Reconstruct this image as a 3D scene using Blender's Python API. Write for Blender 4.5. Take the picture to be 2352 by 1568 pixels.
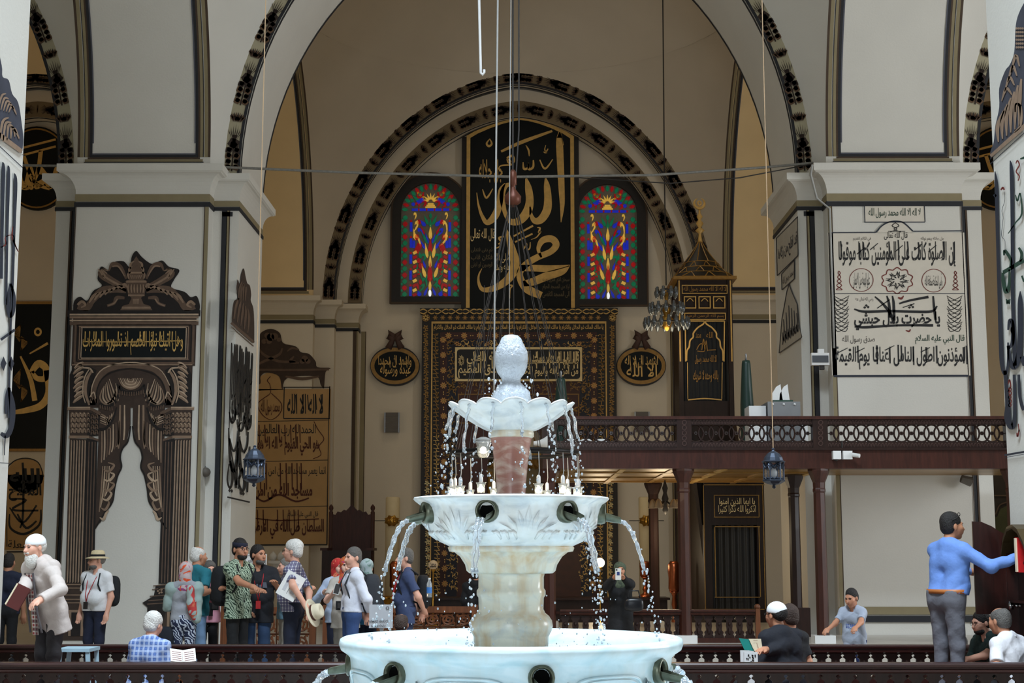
import bpy, bmesh, math, random
import numpy as np
from mathutils import Vector, Matrix, Euler
for o in list(bpy.data.objects): bpy.data.objects.remove(o)
SC = bpy.context.scene; COL = SC.collection
R = math.radians; PI = math.pi
# ------------------------------------------------------------------ camera
FPX = 3400.0; EYE = 1.60; PITCH = math.atan((1268-784)/FPX); YAW = 14/FPX
cam = bpy.data.cameras.new('camera'); cam.sensor_width = 36; cam.lens = 36*FPX/2352
cam.clip_start = .1; cam.clip_end = 300
camo = bpy.data.objects.new('camera', cam); COL.objects.link(camo)
camo.location = (0, 0, EYE); camo.rotation_euler = (PI/2+PITCH, 0, YAW); SC.camera = camo
# ------------------------------------------------------------------ world, daylight, fill lights, exposure
SC.view_settings.view_transform = 'Standard'; SC.view_settings.look = 'None'
SC.view_settings.gamma = 1; SC.view_settings.use_curve_mapping = False
SC.view_settings.exposure = 0.0
w = bpy.data.worlds.new('world'); SC.world = w; w.use_nodes = True
bgn = w.node_tree.nodes['Background']; bgn.inputs[0].default_value = (.80, .88, 1.0, 1); bgn.inputs[1].default_value = .05
def area(name, loc, rot, sx, sy, power, col):
    l = bpy.data.lights.new(name, 'AREA'); l.shape = 'RECTANGLE'; l.size = sx; l.size_y = sy; l.energy = power; l.color = col
    o = bpy.data.objects.new(name, l); COL.objects.link(o); o.location = loc; o.rotation_euler = rot; return o
# daylight falling through the glazed opening in the dome above the fountain
area('oculus_daylight', (0, 5.2, 18.6), (0, 0, 0), 6, 6, 5500, (.76, .89, 1)).data.spread = R(140)
# unseen fill lights added under the two domes beyond; no drum windows modelled
area('dome_fill', (0, 18.6, 15.9), (0, 0, 0), 3, 3, 20, (.95, .97, 1))
area('dome_fill', (0, 31.8, 15.9), (0, 0, 0), 3, 3, 85, (1, .88, .68)).data.spread = R(110)
# unseen fill light added behind the viewer to brighten the fountain front
area('front_fill', (-1.2, -5.5, 3.4), (R(86), 0, R(-4)), 3.2, 4.5, 420, (.86, .94, 1))
# unseen light assumed in the right-hand aisle, added to brighten the right pier
area('side_fill', (17.8, 15.5, 4.8), (0, R(90), R(18)), 5, 7, 1620, (.90, .95, 1))
# ------------------------------------------------------------------ pixel -> place
_M = Euler((PI/2+PITCH, 0, YAW)).to_matrix()
def ray(px, py): return _M @ Vector(((px-1176)/FPX, (784-py)/FPX, -1))
def at(px, py, Y):
    d = ray(px, py); t = Y/d.y; return Vector((d.x*t, Y, EYE+d.z*t))
def atX(px, py, X):
    d = ray(px, py); t = X/d.x; return Vector((X, d.y*t, EYE+d.z*t))
def ppm(Y): return FPX/(Y*math.cos(PITCH))          # pixels per metre near eye height
# ------------------------------------------------------------------ materials
STUFFY = {'lettering', 'painted_relief', 'garland_leaves', 'urn_and_scrolls', 'crest_relief', 'ornament', 'line', 'moulding', 'edge_line', 'painted_border', 'gold_ribs'}
MATS = {}
def lin(c):
    out = []
    for v in c[:3]:
        v = v/255
        out.append(v/12.92 if v <= .04045 else ((v+.055)/1.055)**2.4)
    return (*out, 1)
def mat(name, rgb, rough=.6, metal=0, var=.08, scale=6, bump=0, emit=0, spec=.5, trans=0, alpha=1, coat=0, bscale=None):
    if name in MATS: return MATS[name]
    m = bpy.data.materials.new(name); m.use_nodes = True; nt = m.node_tree; N = nt.nodes; L = nt.links
    b = N['Principled BSDF']; c = lin(rgb)
    b.inputs['Base Color'].default_value = c; b.inputs['Roughness'].default_value = rough
    b.inputs['Metallic'].default_value = metal; b.inputs['Specular IOR Level'].default_value = spec
    b.inputs['Transmission Weight'].default_value = trans; b.inputs['Alpha'].default_value = alpha
    b.inputs['Coat Weight'].default_value = coat
    if emit: b.inputs['Emission Color'].default_value = c; b.inputs['Emission Strength'].default_value = emit
    if var or bump:
        g = N.new('ShaderNodeNewGeometry'); n = N.new('ShaderNodeTexNoise')
        n.inputs['Scale'].default_value = scale; n.inputs['Detail'].default_value = 5
        L.new(g.outputs['Position'], n.inputs['Vector'])
        if var:
            r = N.new('ShaderNodeMapRange'); r.inputs[1].default_value = .25; r.inputs[2].default_value = .75
            r.inputs[3].default_value = 1-var; r.inputs[4].default_value = 1+var
            L.new(n.outputs[0], r.inputs[0])
            h = N.new('ShaderNodeHueSaturation'); h.inputs['Color'].default_value = c
            L.new(r.outputs[0], h.inputs['Value']); L.new(h.outputs[0], b.inputs['Base Color'])
        if bump:
            n2 = n
            if bscale:
                n2 = N.new('ShaderNodeTexNoise'); n2.inputs['Scale'].default_value = bscale; n2.inputs['Detail'].default_value = 4
                L.new(g.outputs['Position'], n2.inputs['Vector'])
            bp = N.new('ShaderNodeBump'); bp.inputs['Strength'].default_value = bump; bp.inputs['Distance'].default_value = .02
            L.new(n2.outputs[0], bp.inputs['Height']); L.new(bp.outputs[0], b.inputs['Normal'])
    MATS[name] = m; return m
def wood(name, rgb, rough=.35, scale=3, stretch=(1, 1, .12)):
    m = mat(name, rgb, rough+.08, var=0, coat=.04, spec=.35); nt = m.node_tree; N = nt.nodes; L = nt.links; b = N['Principled BSDF']
    g = N.new('ShaderNodeNewGeometry'); mp = N.new('ShaderNodeMapping'); mp.inputs['Scale'].default_value = stretch
    n = N.new('ShaderNodeTexNoise'); n.inputs['Scale'].default_value = scale*6; n.inputs['Detail'].default_value = 6; n.inputs['Distortion'].default_value = 1.2
    r = N.new('ShaderNodeMapRange'); r.inputs[1].default_value = .3; r.inputs[2].default_value = .7; r.inputs[3].default_value = .65; r.inputs[4].default_value = 1.35
    h = N.new('ShaderNodeHueSaturation'); h.inputs['Color'].default_value = lin(rgb)
    L.new(g.outputs['Position'], mp.inputs[0]); L.new(mp.outputs[0], n.inputs['Vector']); L.new(n.outputs[0], r.inputs[0])
    L.new(r.outputs[0], h.inputs['Value']); L.new(h.outputs[0], b.inputs['Base Color']); return m
PLASTER = mat('plaster', (214, 211, 203), .85, var=.03, scale=1.3, bump=.10, bscale=35)
PLASTER2 = mat('plaster_warm', (212, 200, 180), .85, var=.035, scale=1.1, bump=.10, bscale=30)
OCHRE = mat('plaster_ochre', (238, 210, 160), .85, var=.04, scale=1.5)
BAND = mat('band_cream', (172, 164, 138), .85, var=.06, scale=5)
BANDB = mat('band_dim', (124, 108, 82), .85, var=.08, scale=5)
GREENISH = mat('trim_olive', (140, 128, 98), .8, var=.06)
BROWNLINE = mat('trim_brown', (72, 56, 42), .8, var=.1)
BLACKLINE = mat('trim_black', (34, 35, 40), .75, var=.1)
BLUEGREY = mat('trim_bluegrey', (84, 86, 96), .8, var=.06)
INK = mat('ink_black', (26, 26, 28), .7, var=.1)
INKB = mat('ink_blueblack', (34, 40, 54), .7, var=.1)
INKRED = mat('ink_red', (112, 40, 34), .7, var=.1)
INKGREEN = mat('ink_green', (30, 62, 48), .7, var=.1)
GARL = mat('garland_brown', (46, 32, 25), .8, var=.25, scale=14)
GARL2 = mat('garland_tan', (94, 70, 50), .8, var=.2, scale=14)
BOARD = mat('board_black', (9, 15, 17), .6, var=.12, scale=3, spec=.25)
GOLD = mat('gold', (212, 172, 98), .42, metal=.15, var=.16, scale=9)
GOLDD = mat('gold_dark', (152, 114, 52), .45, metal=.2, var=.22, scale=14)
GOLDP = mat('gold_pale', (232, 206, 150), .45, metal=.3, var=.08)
DARKFR = mat('frame_dark', (26, 20, 17), .5, var=.15)
WOODD = wood('wood_dark', (40, 22, 17), .32)
WOODM = wood('wood_red', (60, 28, 19), .35)
WOODH = wood('wood_rail', (48, 23, 20), .28, stretch=(.12, 1, 1))
WOODB = wood('wood_brown', (104, 60, 34), .45)
METAL = mat('steel_grey', (150, 152, 155), .4, metal=.7, var=.05)
WHITEP = mat('white_paint', (225, 225, 224), .5, var=.03)
BRASS = mat('brass', (196, 150, 70), .25, metal=.9, var=.1)
COPPER = mat('copper', (176, 96, 58), .28, metal=.85, var=.15)
CABLE = mat('cable_dark', (40, 36, 34), .6, var=0)
CABLEW = mat('cable_grey', (165, 165, 162), .6, var=.1)
MARBLE = mat('floor_marble', (190, 184, 174), .3, var=.1, scale=2)
# ------------------------------------------------------------------ mesh collecting
class MB:
    def __init__(s): s.v = []; s.f = []
    def add(s, vs, fs):
        n = len(s.v); s.v += [tuple(p) for p in vs]; s.f += [tuple(i+n for i in q) for q in fs]; return s
    def box(s, x0, x1, y0, y1, z0, z1):
        return s.add([(x0,y0,z0),(x1,y0,z0),(x1,y1,z0),(x0,y1,z0),(x0,y0,z1),(x1,y0,z1),(x1,y1,z1),(x0,y1,z1)],
                     [(0,3,2,1),(4,5,6,7),(0,1,5,4),(1,2,6,5),(2,3,7,6),(3,0,4,7)])
    def grid(s, rows, close=False):
        n = len(rows[0]); vs = [p for r in rows for p in r]; fs = []
        for i in range(len(rows)-1):
            for j in range(n if close else n-1):
                k = (j+1) % n; fs.append((i*n+j, i*n+k, (i+1)*n+k, (i+1)*n+j))
        return s.add(vs, fs)
    def lathe(s, prof, c=(0,0,0), n=32, cap=True, sc=None):
        rows = []
        for r, z in prof:
            rows.append([(c[0]+r*math.cos(2*PI*k/n)*(sc(k/n, z) if sc else 1), c[1]+r*math.sin(2*PI*k/n)*(sc(k/n, z) if sc else 1), c[2]+z) for k in range(n)])
        b = len(s.v); s.grid(rows, True)
        if cap:
            s.f.append(tuple(b+k for k in range(n))[::-1]); e = b+n*(len(rows)-1); s.f.append(tuple(e+k for k in range(n)))
        return s
    def tube(s, pts, r, n=6, cap=True):
        pts = [Vector(p) for p in pts]; rows = []; rr = r if hasattr(r, '__len__') else [r]*len(pts); up = None
        for i, p in enumerate(pts):
            t = (pts[min(i+1, len(pts)-1)]-pts[max(i-1, 0)])
            t = t.normalized() if t.length > 1e-9 else Vector((0, 0, 1))
            if up is None: up = Vector((0,0,1)) if abs(t.z) < .9 else Vector((1,0,0))
            u = up - t*up.dot(t); u = u.normalized() if u.length > 1e-6 else t.orthogonal().normalized(); v = t.cross(u); up = u
            rows.append([p+(u*math.cos(2*PI*k/n)+v*math.sin(2*PI*k/n))*rr[i] for k in range(n)])
        b = len(s.v); s.grid(rows, True)
        if cap:
            s.f.append(tuple(b+k for k in range(n))[::-1]); e = b+n*(len(rows)-1); s.f.append(tuple(e+k for k in range(n)))
        return s
    def ball(s, c, rx, ry=None, rz=None, n=10, m=7):
        ry = ry or rx; rz = rz or rx; rows = []
        for i in range(m+1):
            a = -PI/2+PI*i/m
            rows.append([(c[0]+rx*math.cos(a)*math.cos(2*PI*k/n)+1e-6*k, c[1]+ry*math.cos(a)*math.sin(2*PI*k/n), c[2]+rz*math.sin(a)) for k in range(n)])
        return s.grid(rows, True)
    def prism(s, pts, d):                                   # flat outline (3D points) thickened along vector d
        n = len(pts); d = Vector(d); pts = [Vector(p) for p in pts]
        return s.add(pts+[p+d for p in pts], [tuple(range(n)), tuple(range(2*n-1, n-1, -1))]+[(i, i+n, (i+1)%n+n, (i+1)%n) for i in range(n)])
def obj(name, mb, m, parent=None, smooth=False, label=None, cat=None, group=None, kind=None):
    me = bpy.data.meshes.new(name)
    if isinstance(mb, MB): me.from_pydata(mb.v, [], mb.f)
    else: me = mb
    if m and not me.materials: me.materials.append(m)
    if smooth: me.polygons.foreach_set('use_smooth', [True]*len(me.polygons))
    o = bpy.data.objects.new(name, me); COL.objects.link(o)
    if parent:
        o.parent = parent; o.matrix_parent_inverse = Matrix.Translation(-ABS(parent)) if not parent.rotation_euler.z else parent.matrix_world.inverted()
    return tag(o, label, cat, group, kind)
def ABS(o):
    v = Vector(o.location)
    while o.parent: o = o.parent; v = v  # parts keep zero location
    return v if not o.parent and o.type == 'EMPTY' else Vector((0,0,0))
def tag(o, label=None, cat=None, group=None, kind=None):
    if o.parent and o.name.split('.')[0] in STUFFY: kind = 'stuff'
    if label: o['label'] = label
    if cat: o['category'] = cat
    if group: o['group'] = group
    if kind: o['kind'] = kind
    return o
def thing(name, label, cat, loc=(0,0,0), group=None, kind=None):
    o = bpy.data.objects.new(name, None); o.empty_display_size = .1; COL.objects.link(o); o.location = loc
    return tag(o, label, cat, group, kind)
def inst(o, loc, parent=None, rz=None, scale=None):
    c = o.copy(); COL.objects.link(c); c.parent = parent
    if parent is not None: c.matrix_parent_inverse = Matrix.Translation(-Vector(parent.location))
    c.location = loc
    if rz is not None: c.rotation_euler.z = rz
    if scale: c.scale = scale
    return c
# ------------------------------------------------------------------ flat painting on walls: a plane is (axis, value, lift)
def PL(p, pl):
    ax, val = pl
    return at(p[0], p[1], val) if ax == 'y' else atX(p[0], p[1], val)
def poly(mb, pts, pl): return mb.add([PL(p, pl) for p in pts], [tuple(range(len(pts)))])
def rect(mb, x0, y0, x1, y1, pl):                          # upright rectangle (its sides are plumb in the place)
    if pl[0] != 'y': return poly(mb, [(x0,y1),(x1,y1),(x1,y0),(x0,y0)], pl)
    ym = (y0+y1)/2; a = at(x0, ym, pl[1]).x; b = at(x1, ym, pl[1]).x; xm = (x0+x1)/2; t = at(xm, y0, pl[1]).z; u = at(xm, y1, pl[1]).z
    return mb.add([(a,pl[1],u),(b,pl[1],u),(b,pl[1],t),(a,pl[1],t)], [(0,1,2,3)])
def slab(mb, x0, y0, x1, y1, Y, th):                       # board with its front face at depth Y
    ym = (y0+y1)/2; a = at(x0, ym, Y).x; b = at(x1, ym, Y).x; xm = (x0+x1)/2
    return mb.box(a, b, Y, Y+th, at(xm, y1, Y).z, at(xm, y0, Y).z)
def bars(mb, x0, y0, x1, y1, t, Y, th):
    slab(mb,x0,y0,x1,y0+t,Y,th); slab(mb,x0,y1-t,x1,y1,Y,th)
    A = at(x0,(y0+y1)/2,Y).x; B = at(x1,(y0+y1)/2,Y).x; k = t/ (FPX/(Y*.99+1)); zt = at(x0,y0+t,Y).z; zb = at(x0,y1-t,Y).z
    mb.box(A,A+k,Y,Y+th,zb,zt); mb.box(B-k,B,Y,Y+th,zb,zt); return mb
def frame(mb, x0, y0, x1, y1, t, pl):
    rect(mb,x0,y0,x1,y0+t,pl); rect(mb,x0,y1-t,x1,y1,pl); rect(mb,x0,y0+t,x0+t,y1-t,pl); rect(mb,x1-t,y0+t,x1,y1-t,pl); return mb
def spline(pts, n=6, closed=False):
    P = [tuple(map(float, p)) for p in pts]; out = []; N = len(P)
    for i in range(N if closed else N-1):
        p0 = P[(i-1) % N] if (closed or i) else P[0]; p1 = P[i]; p2 = P[(i+1) % N]; p3 = P[(i+2) % N] if (closed or i+2 < N) else P[-1]
        for k in range(n):
            t = k/n
            out.append(tuple(.5*((2*b)+(-a+c)*t+(2*a-5*b+4*c-d)*t*t+(-a+3*b-3*c+d)*t**3) for a, b, c, d in zip(p0, p1, p2, p3)))
    if not closed: out.append(P[-1])
    return out
def stroke(mb, pts, pl, n=5, wd=None):                     # pts (x, y, width) in picture pixels -> ribbon on a wall plane
    if wd is not None: pts = [(p[0], p[1], wd) for p in pts]
    S = spline(pts, n) if len(pts) > 2 else pts
    a = []; b = []
    for i, (x, y, wv) in enumerate(S):
        x0, y0 = S[max(i-1,0)][:2]; x1, y1 = S[min(i+1,len(S)-1)][:2]
        dx, dy = x1-x0, y1-y0; l = math.hypot(dx, dy) or 1; nx, ny = -dy/l, dx/l
        a.append(PL((x+nx*wv/2, y+ny*wv/2), pl)); b.append(PL((x-nx*wv/2, y-ny*wv/2), pl))
    return mb.grid([a, b])
def disc(mb, cx, cy, rx, ry, pl, n=32, r0=0):
    if not r0: return poly(mb, [(cx+rx*math.cos(2*PI*k/n), cy-ry*math.sin(2*PI*k/n)) for k in range(n)], pl)
    A = [PL((cx+rx*math.cos(2*PI*k/n), cy-ry*math.sin(2*PI*k/n)), pl) for k in range(n)]
    B = [PL((cx+rx*r0*math.cos(2*PI*k/n), cy-ry*r0*math.sin(2*PI*k/n)), pl) for k in range(n)]
    return mb.grid([A, B], True)
# ------------------------------------------------------------------ Arabic lettering (joined forms laid out right to left)
_F = {'ا':(0xFE8D,0xFE8E),'أ':(0xFE83,0xFE84),'إ':(0xFE87,0xFE88),'آ':(0xFE81,0xFE82),'ب':(0xFE8F,),'ة':(0xFE93,0xFE94),'ت':(0xFE95,),'ث':(0xFE99,),'ج':(0xFE9D,),'ح':(0xFEA1,),'خ':(0xFEA5,),
 'د':(0xFEA9,0xFEAA),'ذ':(0xFEAB,0xFEAC),'ر':(0xFEAD,0xFEAE),'ز':(0xFEAF,0xFEB0),'س':(0xFEB1,),'ش':(0xFEB5,),'ص':(0xFEB9,),'ض':(0xFEBD,),'ط':(0xFEC1,),'ظ':(0xFEC5,),'ع':(0xFEC9,),'غ':(0xFECD,),
 'ف':(0xFED1,),'ق':(0xFED5,),'ك':(0xFED9,),'ل':(0xFEDD,),'م':(0xFEE1,),'ن':(0xFEE5,),'ه':(0xFEE9,),'و':(0xFEED,0xFEEE),'ؤ':(0xFE85,0xFE86),'ى':(0xFEEF,0xFEF0),'ي':(0xFEF1,)}
def shape_ar(t):
    out = []; i = 0; prev = False
    while i < len(t):
        c = t[i]
        if c not in _F: out.append(c); prev = False; i += 1; continue
        nxt = t[i+1] if i+1 < len(t) else ' '
        if c == 'ل' and nxt in 'اأإآ':
            base = {'ا':0xFEFB,'أ':0xFEF7,'إ':0xFEF9,'آ':0xFEF5}[nxt]; out.append(chr(base+(1 if prev else 0))); prev = False; i += 2; continue
        f = _F[c]
        if len(f) == 2: out.append(chr(f[1] if prev else f[0])); prev = False
        else:
            j = nxt in _F; b = f[0]
            out.append(chr(b+(3 if prev and j else 2 if j else 1 if prev else 0))); prev = j
        i += 1
    return ''.join(out)[::-1]
_tc = bpy.data.curves.new('lettering', 'FONT'); _tc.resolution_u = 2; _to = bpy.data.objects.new('lettering', _tc); COL.objects.link(_to)
_TXT = {}
def glyphs(t, arabic=True, bold=0):
    k = (t, arabic, bold)
    if k not in _TXT:
        _tc.body = shape_ar(t) if arabic else t; _tc.offset = bold
        dg = bpy.context.evaluated_depsgraph_get(); m = bpy.data.meshes.new_from_object(_to.evaluated_get(dg))
        vs = np.array([v.co[:2] for v in m.vertices]) if len(m.vertices) else np.zeros((1, 2))
        fs = [tuple(p.vertices) for p in m.polygons]; bpy.data.meshes.remove(m)
        lo, hi = vs.min(0), vs.max(0); _TXT[k] = ((vs-lo)/np.maximum(hi-lo, 1e-6), fs)
    return _TXT[k]
def text(mb, t, box, pl, arabic=True, bold=.004):          # box: (x0,y0,x1,y1) or four corners TL,TR,BR,BL in pixels
    uv, fs = glyphs(t, arabic, bold)
    if len(box) == 4 and not hasattr(box[0], '__len__'):
        x0, y0, x1, y1 = box; q = [(x0,y0),(x1,y0),(x1,y1),(x0,y1)]
    else: q = box
    A, B, C, D = [PL(p, pl) for p in q]
    return mb.add([D*(1-u)*(1-v)+C*u*(1-v)+A*(1-u)*v+B*u*v for u, v in uv], fs)
# ================================================================== the building
Y1 = 24.0; Y2 = 36.6; XM = 5.13; XP = 4.70; XO = 7.35; CXA = XM+ (XO-XM) + XM      # aisle axis = 12.48
ZS = EYE+6.29                                              # springing of every arch
def arch_x(w, rise, h):                                    # blunt pointed arch: half two-centred, half elliptical
    d = (rise*rise-w*w)/(2*w); RR = w+d; return .5*max(0, math.sqrt(max(0, RR*RR-h*h))-d)+.5*w*math.sqrt(max(0, 1-(h/rise)**2))
def arch(w, rise, n=28): return [(arch_x(w, rise, rise*math.sin(PI/2*k/n)), rise*math.sin(PI/2*k/n)) for k in range(n+1)]
def both(prof): return [(-x, h) for x, h in prof]+[(x, h) for x, h in prof[::-1][1:]]
RISE = 1.225
def trans_arch(name, cx, y0, y1, wi, wo, label, m=PLASTER, mband=BAND, zs=ZS, soff=True):
    I = both(arch(wi, wi*RISE)); O = both(arch(wo, wi*RISE+(wo-wi)*1.1)); t = thing(name, label, None, (cx, y0, 0), kind='structure')
    f = MB(); f.grid([[(cx+x, y0, zs+h) for x, h in I], [(cx+x, y0, zs+h) for x, h in O]]); obj('archivolt', f, mband, t)
    if soff:
        s = MB(); s.grid([[(cx+x, y0, zs+h) for x, h in I], [(cx+x, y1, zs+h) for x, h in I]])
        s.grid([[(cx+x, y1, zs+h) for x, h in O], [(cx+x, y1, zs+h) for x, h in I]]); obj('soffit', s, m, t, True)
        e = MB(); 
        for yy in (y0+.02, y1-.10): e.grid([[(cx+x*.9985, yy, zs+h*.9985) for x, h in I], [(cx+x*.9985, yy+.08, zs+h*.9985) for x, h in I]])
        obj('edge_line', e, BLACKLINE, t)
    ln = MB(); k = .05/wi
    ln.grid([[(cx+x, y0-.006, zs+h) for x, h in I], [(cx+x*(1+k), y0-.006, zs+h*(1+k)) for x, h in I]]); obj('edge_line', ln, BLACKLINE, t)
    return t
def pendentives(name, cx, y0, y1, wx, wl, wt, rise, m, label, dome=True, oculus=0, zs=ZS):
    t = thing(name, label, None, (cx, (y0+y1)/2, zs), kind='structure'); cy = (y0+y1)/2; wy = (y1-y0)/2
    for sx in (-1, 1):
        for sy in (-1, 1):
            rows = []
            for i in range(25):
                h = rise*math.sin(PI/2*i/24); xa = arch_x(wt, rise, h)/wx; yb = arch_x(wl, rise, h)/wy
                a0 = math.atan2(1, xa); a1 = math.atan2(yb, 1); r0 = math.hypot(1, xa); r1 = math.hypot(1, yb)
                rows.append([(cx+sx*wx*(r0+(r1-r0)*k/10)*math.cos(a0+(a1-a0)*k/10), cy+sy*wy*(r0+(r1-r0)*k/10)*math.sin(a0+(a1-a0)*k/10), zs+h) for k in range(11)])
            obj('pendentive', MB().grid(rows), m, t, True)
    if dome:
        rows = []; f0 = math.atan(.81)                      # cap starts at the slope on which the pendentives end
        for i in range(11):
            f = f0+(PI/2-f0)*i/10*(1 if not oculus else .5); q = math.cos(f)/math.cos(f0); rows.append([(cx+wx*q*math.cos(2*PI*k/48), cy+wy*q*math.sin(2*PI*k/48), zs+rise+wx/math.cos(f0)*(math.sin(f)-math.sin(f0))) for k in range(48)])
        obj('dome', MB().grid(rows, True), m, t, True)
    return t
def cornice(mb, x0, x1, y0, y1, z1, h=.62, p=.30, n=7):
    prof = [(0, z1-h)]+[(p*(1-math.cos(PI/2*i/n))*.86, z1-h+ (h*.70)*math.sin(PI/2*i/n)) for i in range(1, n+1)]+[(p*.9, z1-h*.28), (p, z1-h*.26), (p, z1)]
    rows = [[(x0-o,y0-o,z),(x1+o,y0-o,z),(x1+o,y1+o,z),(x0-o,y1+o,z)] for o, z in prof]
    mb.grid(rows, True); b = len(mb.v); mb.f.append((b-4, b-3, b-2, b-1)); return mb
def pier(label, sx, y0, y1, dx=0):
    XP, XM, XO = [q+dx for q in (4.70, 5.13, 7.35)]
    t = thing('pier', label, None, (sx*(XM+XO)/2, (y0+y1)/2, 0), kind='structure')
    xa, xb = sorted((sx*XM, sx*XO)); obj('shaft', MB().box(xa, xb, y0, y1, 0, ZS-.3), PLASTER, t)
    for q in (0, 1):
        a, b = sorted((sx*(XP if q == 0 else XO), sx*(XM if q == 0 else XO+.43)))
        obj('pilaster', MB().box(a, b, y0+.35, y1-.35, 0, ZS-.3), PLASTER, t)
        obj('pilaster_cornice', cornice(MB(), a, b, y0+.35, y1-.35, ZS-.0, .43, .20), PLASTER, t)
    obj('cornice', cornice(MB(), xa, xb, y0, y1, ZS+.06, .46, .26), PLASTER, t)
    g = MB(); k = MB(); z = ZS-.40                              # painted mouldings under the cornice
    g.box(xa-.012, xb+.012, y0-.012, y1+.012, z-.125, z); k.box(xa-.02, xb+.02, y0-.02, y1+.02, z-.215, z-.135)
    for q in (0, 1):
        a, b = sorted((sx*(XP if q == 0 else XO), sx*(XM if q == 0 else XO+.43)))
        g.box(a-.012, b+.012, y0+.338, y1-.338, z-.13, z-.03); k.box(a-.02, b+.02, y0+.33, y1-.33, z-.20, z-.14)
    obj('moulding', g, GREENISH, t); obj('moulding', k, BLACKLINE, t); return t
fl = obj('floor', MB().box(-20, 20, -6, 38, -.1, 0), MARBLE, kind='structure', label='pale marble floor')
pier('cream pier with painted curtain mural on its face', -1, Y1, Y1+3)
pier('cream pier behind the wooden gallery with black calligraphy panel', 1, Y1, Y1+3)
pier('bright near pier cut by the left edge of the picture', -1, 11.0, 14.0)
pier('bright near pier cut by the right edge of the picture', 1, 11.0, 14.0, -.2)
AB = 12.48
for s, nm in ((0, 'over the nave'), (-1, 'over the left aisle'), (1, 'over the right aisle')):
    trans_arch('transverse_arch', s*AB, Y1+.35, Y1+2.65, XP, XP+.27, 'wide pointed arch with painted garland '+nm)
# longitudinal arches (their soffits carry painted panels)
def long_arch(sx, y0, y1, label, panel, m):
    t = thing('longitudinal_arch', label, None, (sx*(XM+XO)/2, (y0+y1)/2, 0), kind='structure'); cy = (y0+y1)/2; wv = (y1-y0)/2
    P = both(arch(wv, 5.95)); xa, xb = sx*XM, sx*XO
    obj('soffit', MB().grid([[(xa, cy+x, ZS+h) for x, h in P], [(xb, cy+x, ZS+h) for x, h in P]]), m, t, True)
    # painted border lines of the far half, following the curve
    far = [(x, h) for x, h in arch(wv, 5.95, 40)]
    def inset(u, d, base):                                  # u across 0..1, d lift, base cut above springing
        return [(xa+(xb-xa)*u, cy+x*(1-d/wv), ZS+h*(1-d/6)) for x, h in far if h >= base]
    for (u0, u1, base, mm, d) in panel:
        A = inset(u0, d, base); B = inset(u1, d, base); A2 = inset(1-u0, d, base); B2 = inset(1-u1, d, base)
        b = MB().grid([A, B]).grid([A2, B2]); n = 1
        C0 = [(xa+(xb-xa)*u, ) for u in (u0, 1-u0)]
        hh = (u1-u0)*(XO-XM); x_ = arch_x(wv, 5.95, base)
        b.add([(C0[0][0], cy+x_*(1-d/wv), ZS+base*(1-d/6)), (C0[1][0], cy+x_*(1-d/wv), ZS+base*(1-d/6)), (C0[1][0], cy+arch_x(wv, 5.95, base+hh)*(1-d/wv), ZS+(base+hh)*(1-d/6)), (C0[0][0], cy+arch_x(wv, 5.95, base+hh)*(1-d/wv), ZS+(base+hh)*(1-d/6))], [(0,1,2,3)])
        obj('painted_border', b, mm, t)
    return t
PAN = [(.0, .018, .02, BROWNLINE, .008), (.018, .045, .03, GREENISH, .006), (.050, .056, .14, BLACKLINE, .008), (.056, .078, .15, GREENISH, .006), (.078, .092, .20, BROWNLINE, .008), (.092, .112, .23, BLACKLINE, .01), (.112, .122, .275, BLUEGREY, .012)]
for sx, nm in ((-1, 'left'), (1, 'right')):
    long_arch(sx, 14.0, Y1, 'arch soffit with bordered grey panel above the '+nm+' pier', PAN, PLASTER)
    long_arch(sx, Y1+3, Y2, 'shadowed arch soffit with bordered ochre panel beyond the '+nm+' pier', PAN, OCHRE)
    pendentives('aisle_vault', sx*AB, Y1+2.65, Y2+.3, XM, 4.8, XP+.27, 5.95, OCHRE, 'vault of the '+nm+' aisle beyond the piers')
    pendentives('aisle_vault', sx*AB, 13.65, Y1+.35, XM, 5.0, XP+.27, 5.95, PLASTER, 'vault of the '+nm+' aisle before the piers')
pendentives('nave_vault', 0, 13.65, Y1+.35, XM, 5.0, XP+.27, 5.95, PLASTER, 'vault of the nave before the wide arch')
pendentives('prayer_vault', 0, Y1+2.65, Y2+.3, XM, 4.8, 4.95, 5.95, PLASTER2, 'dim vault above the prayer niche')
pendentives('fountain_vault', 0, 1.0, 11.35, XM, 5.0, XP+.27, 5.95, PLASTER, 'vault open to the sky above the fountain', oculus=1)
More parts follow.
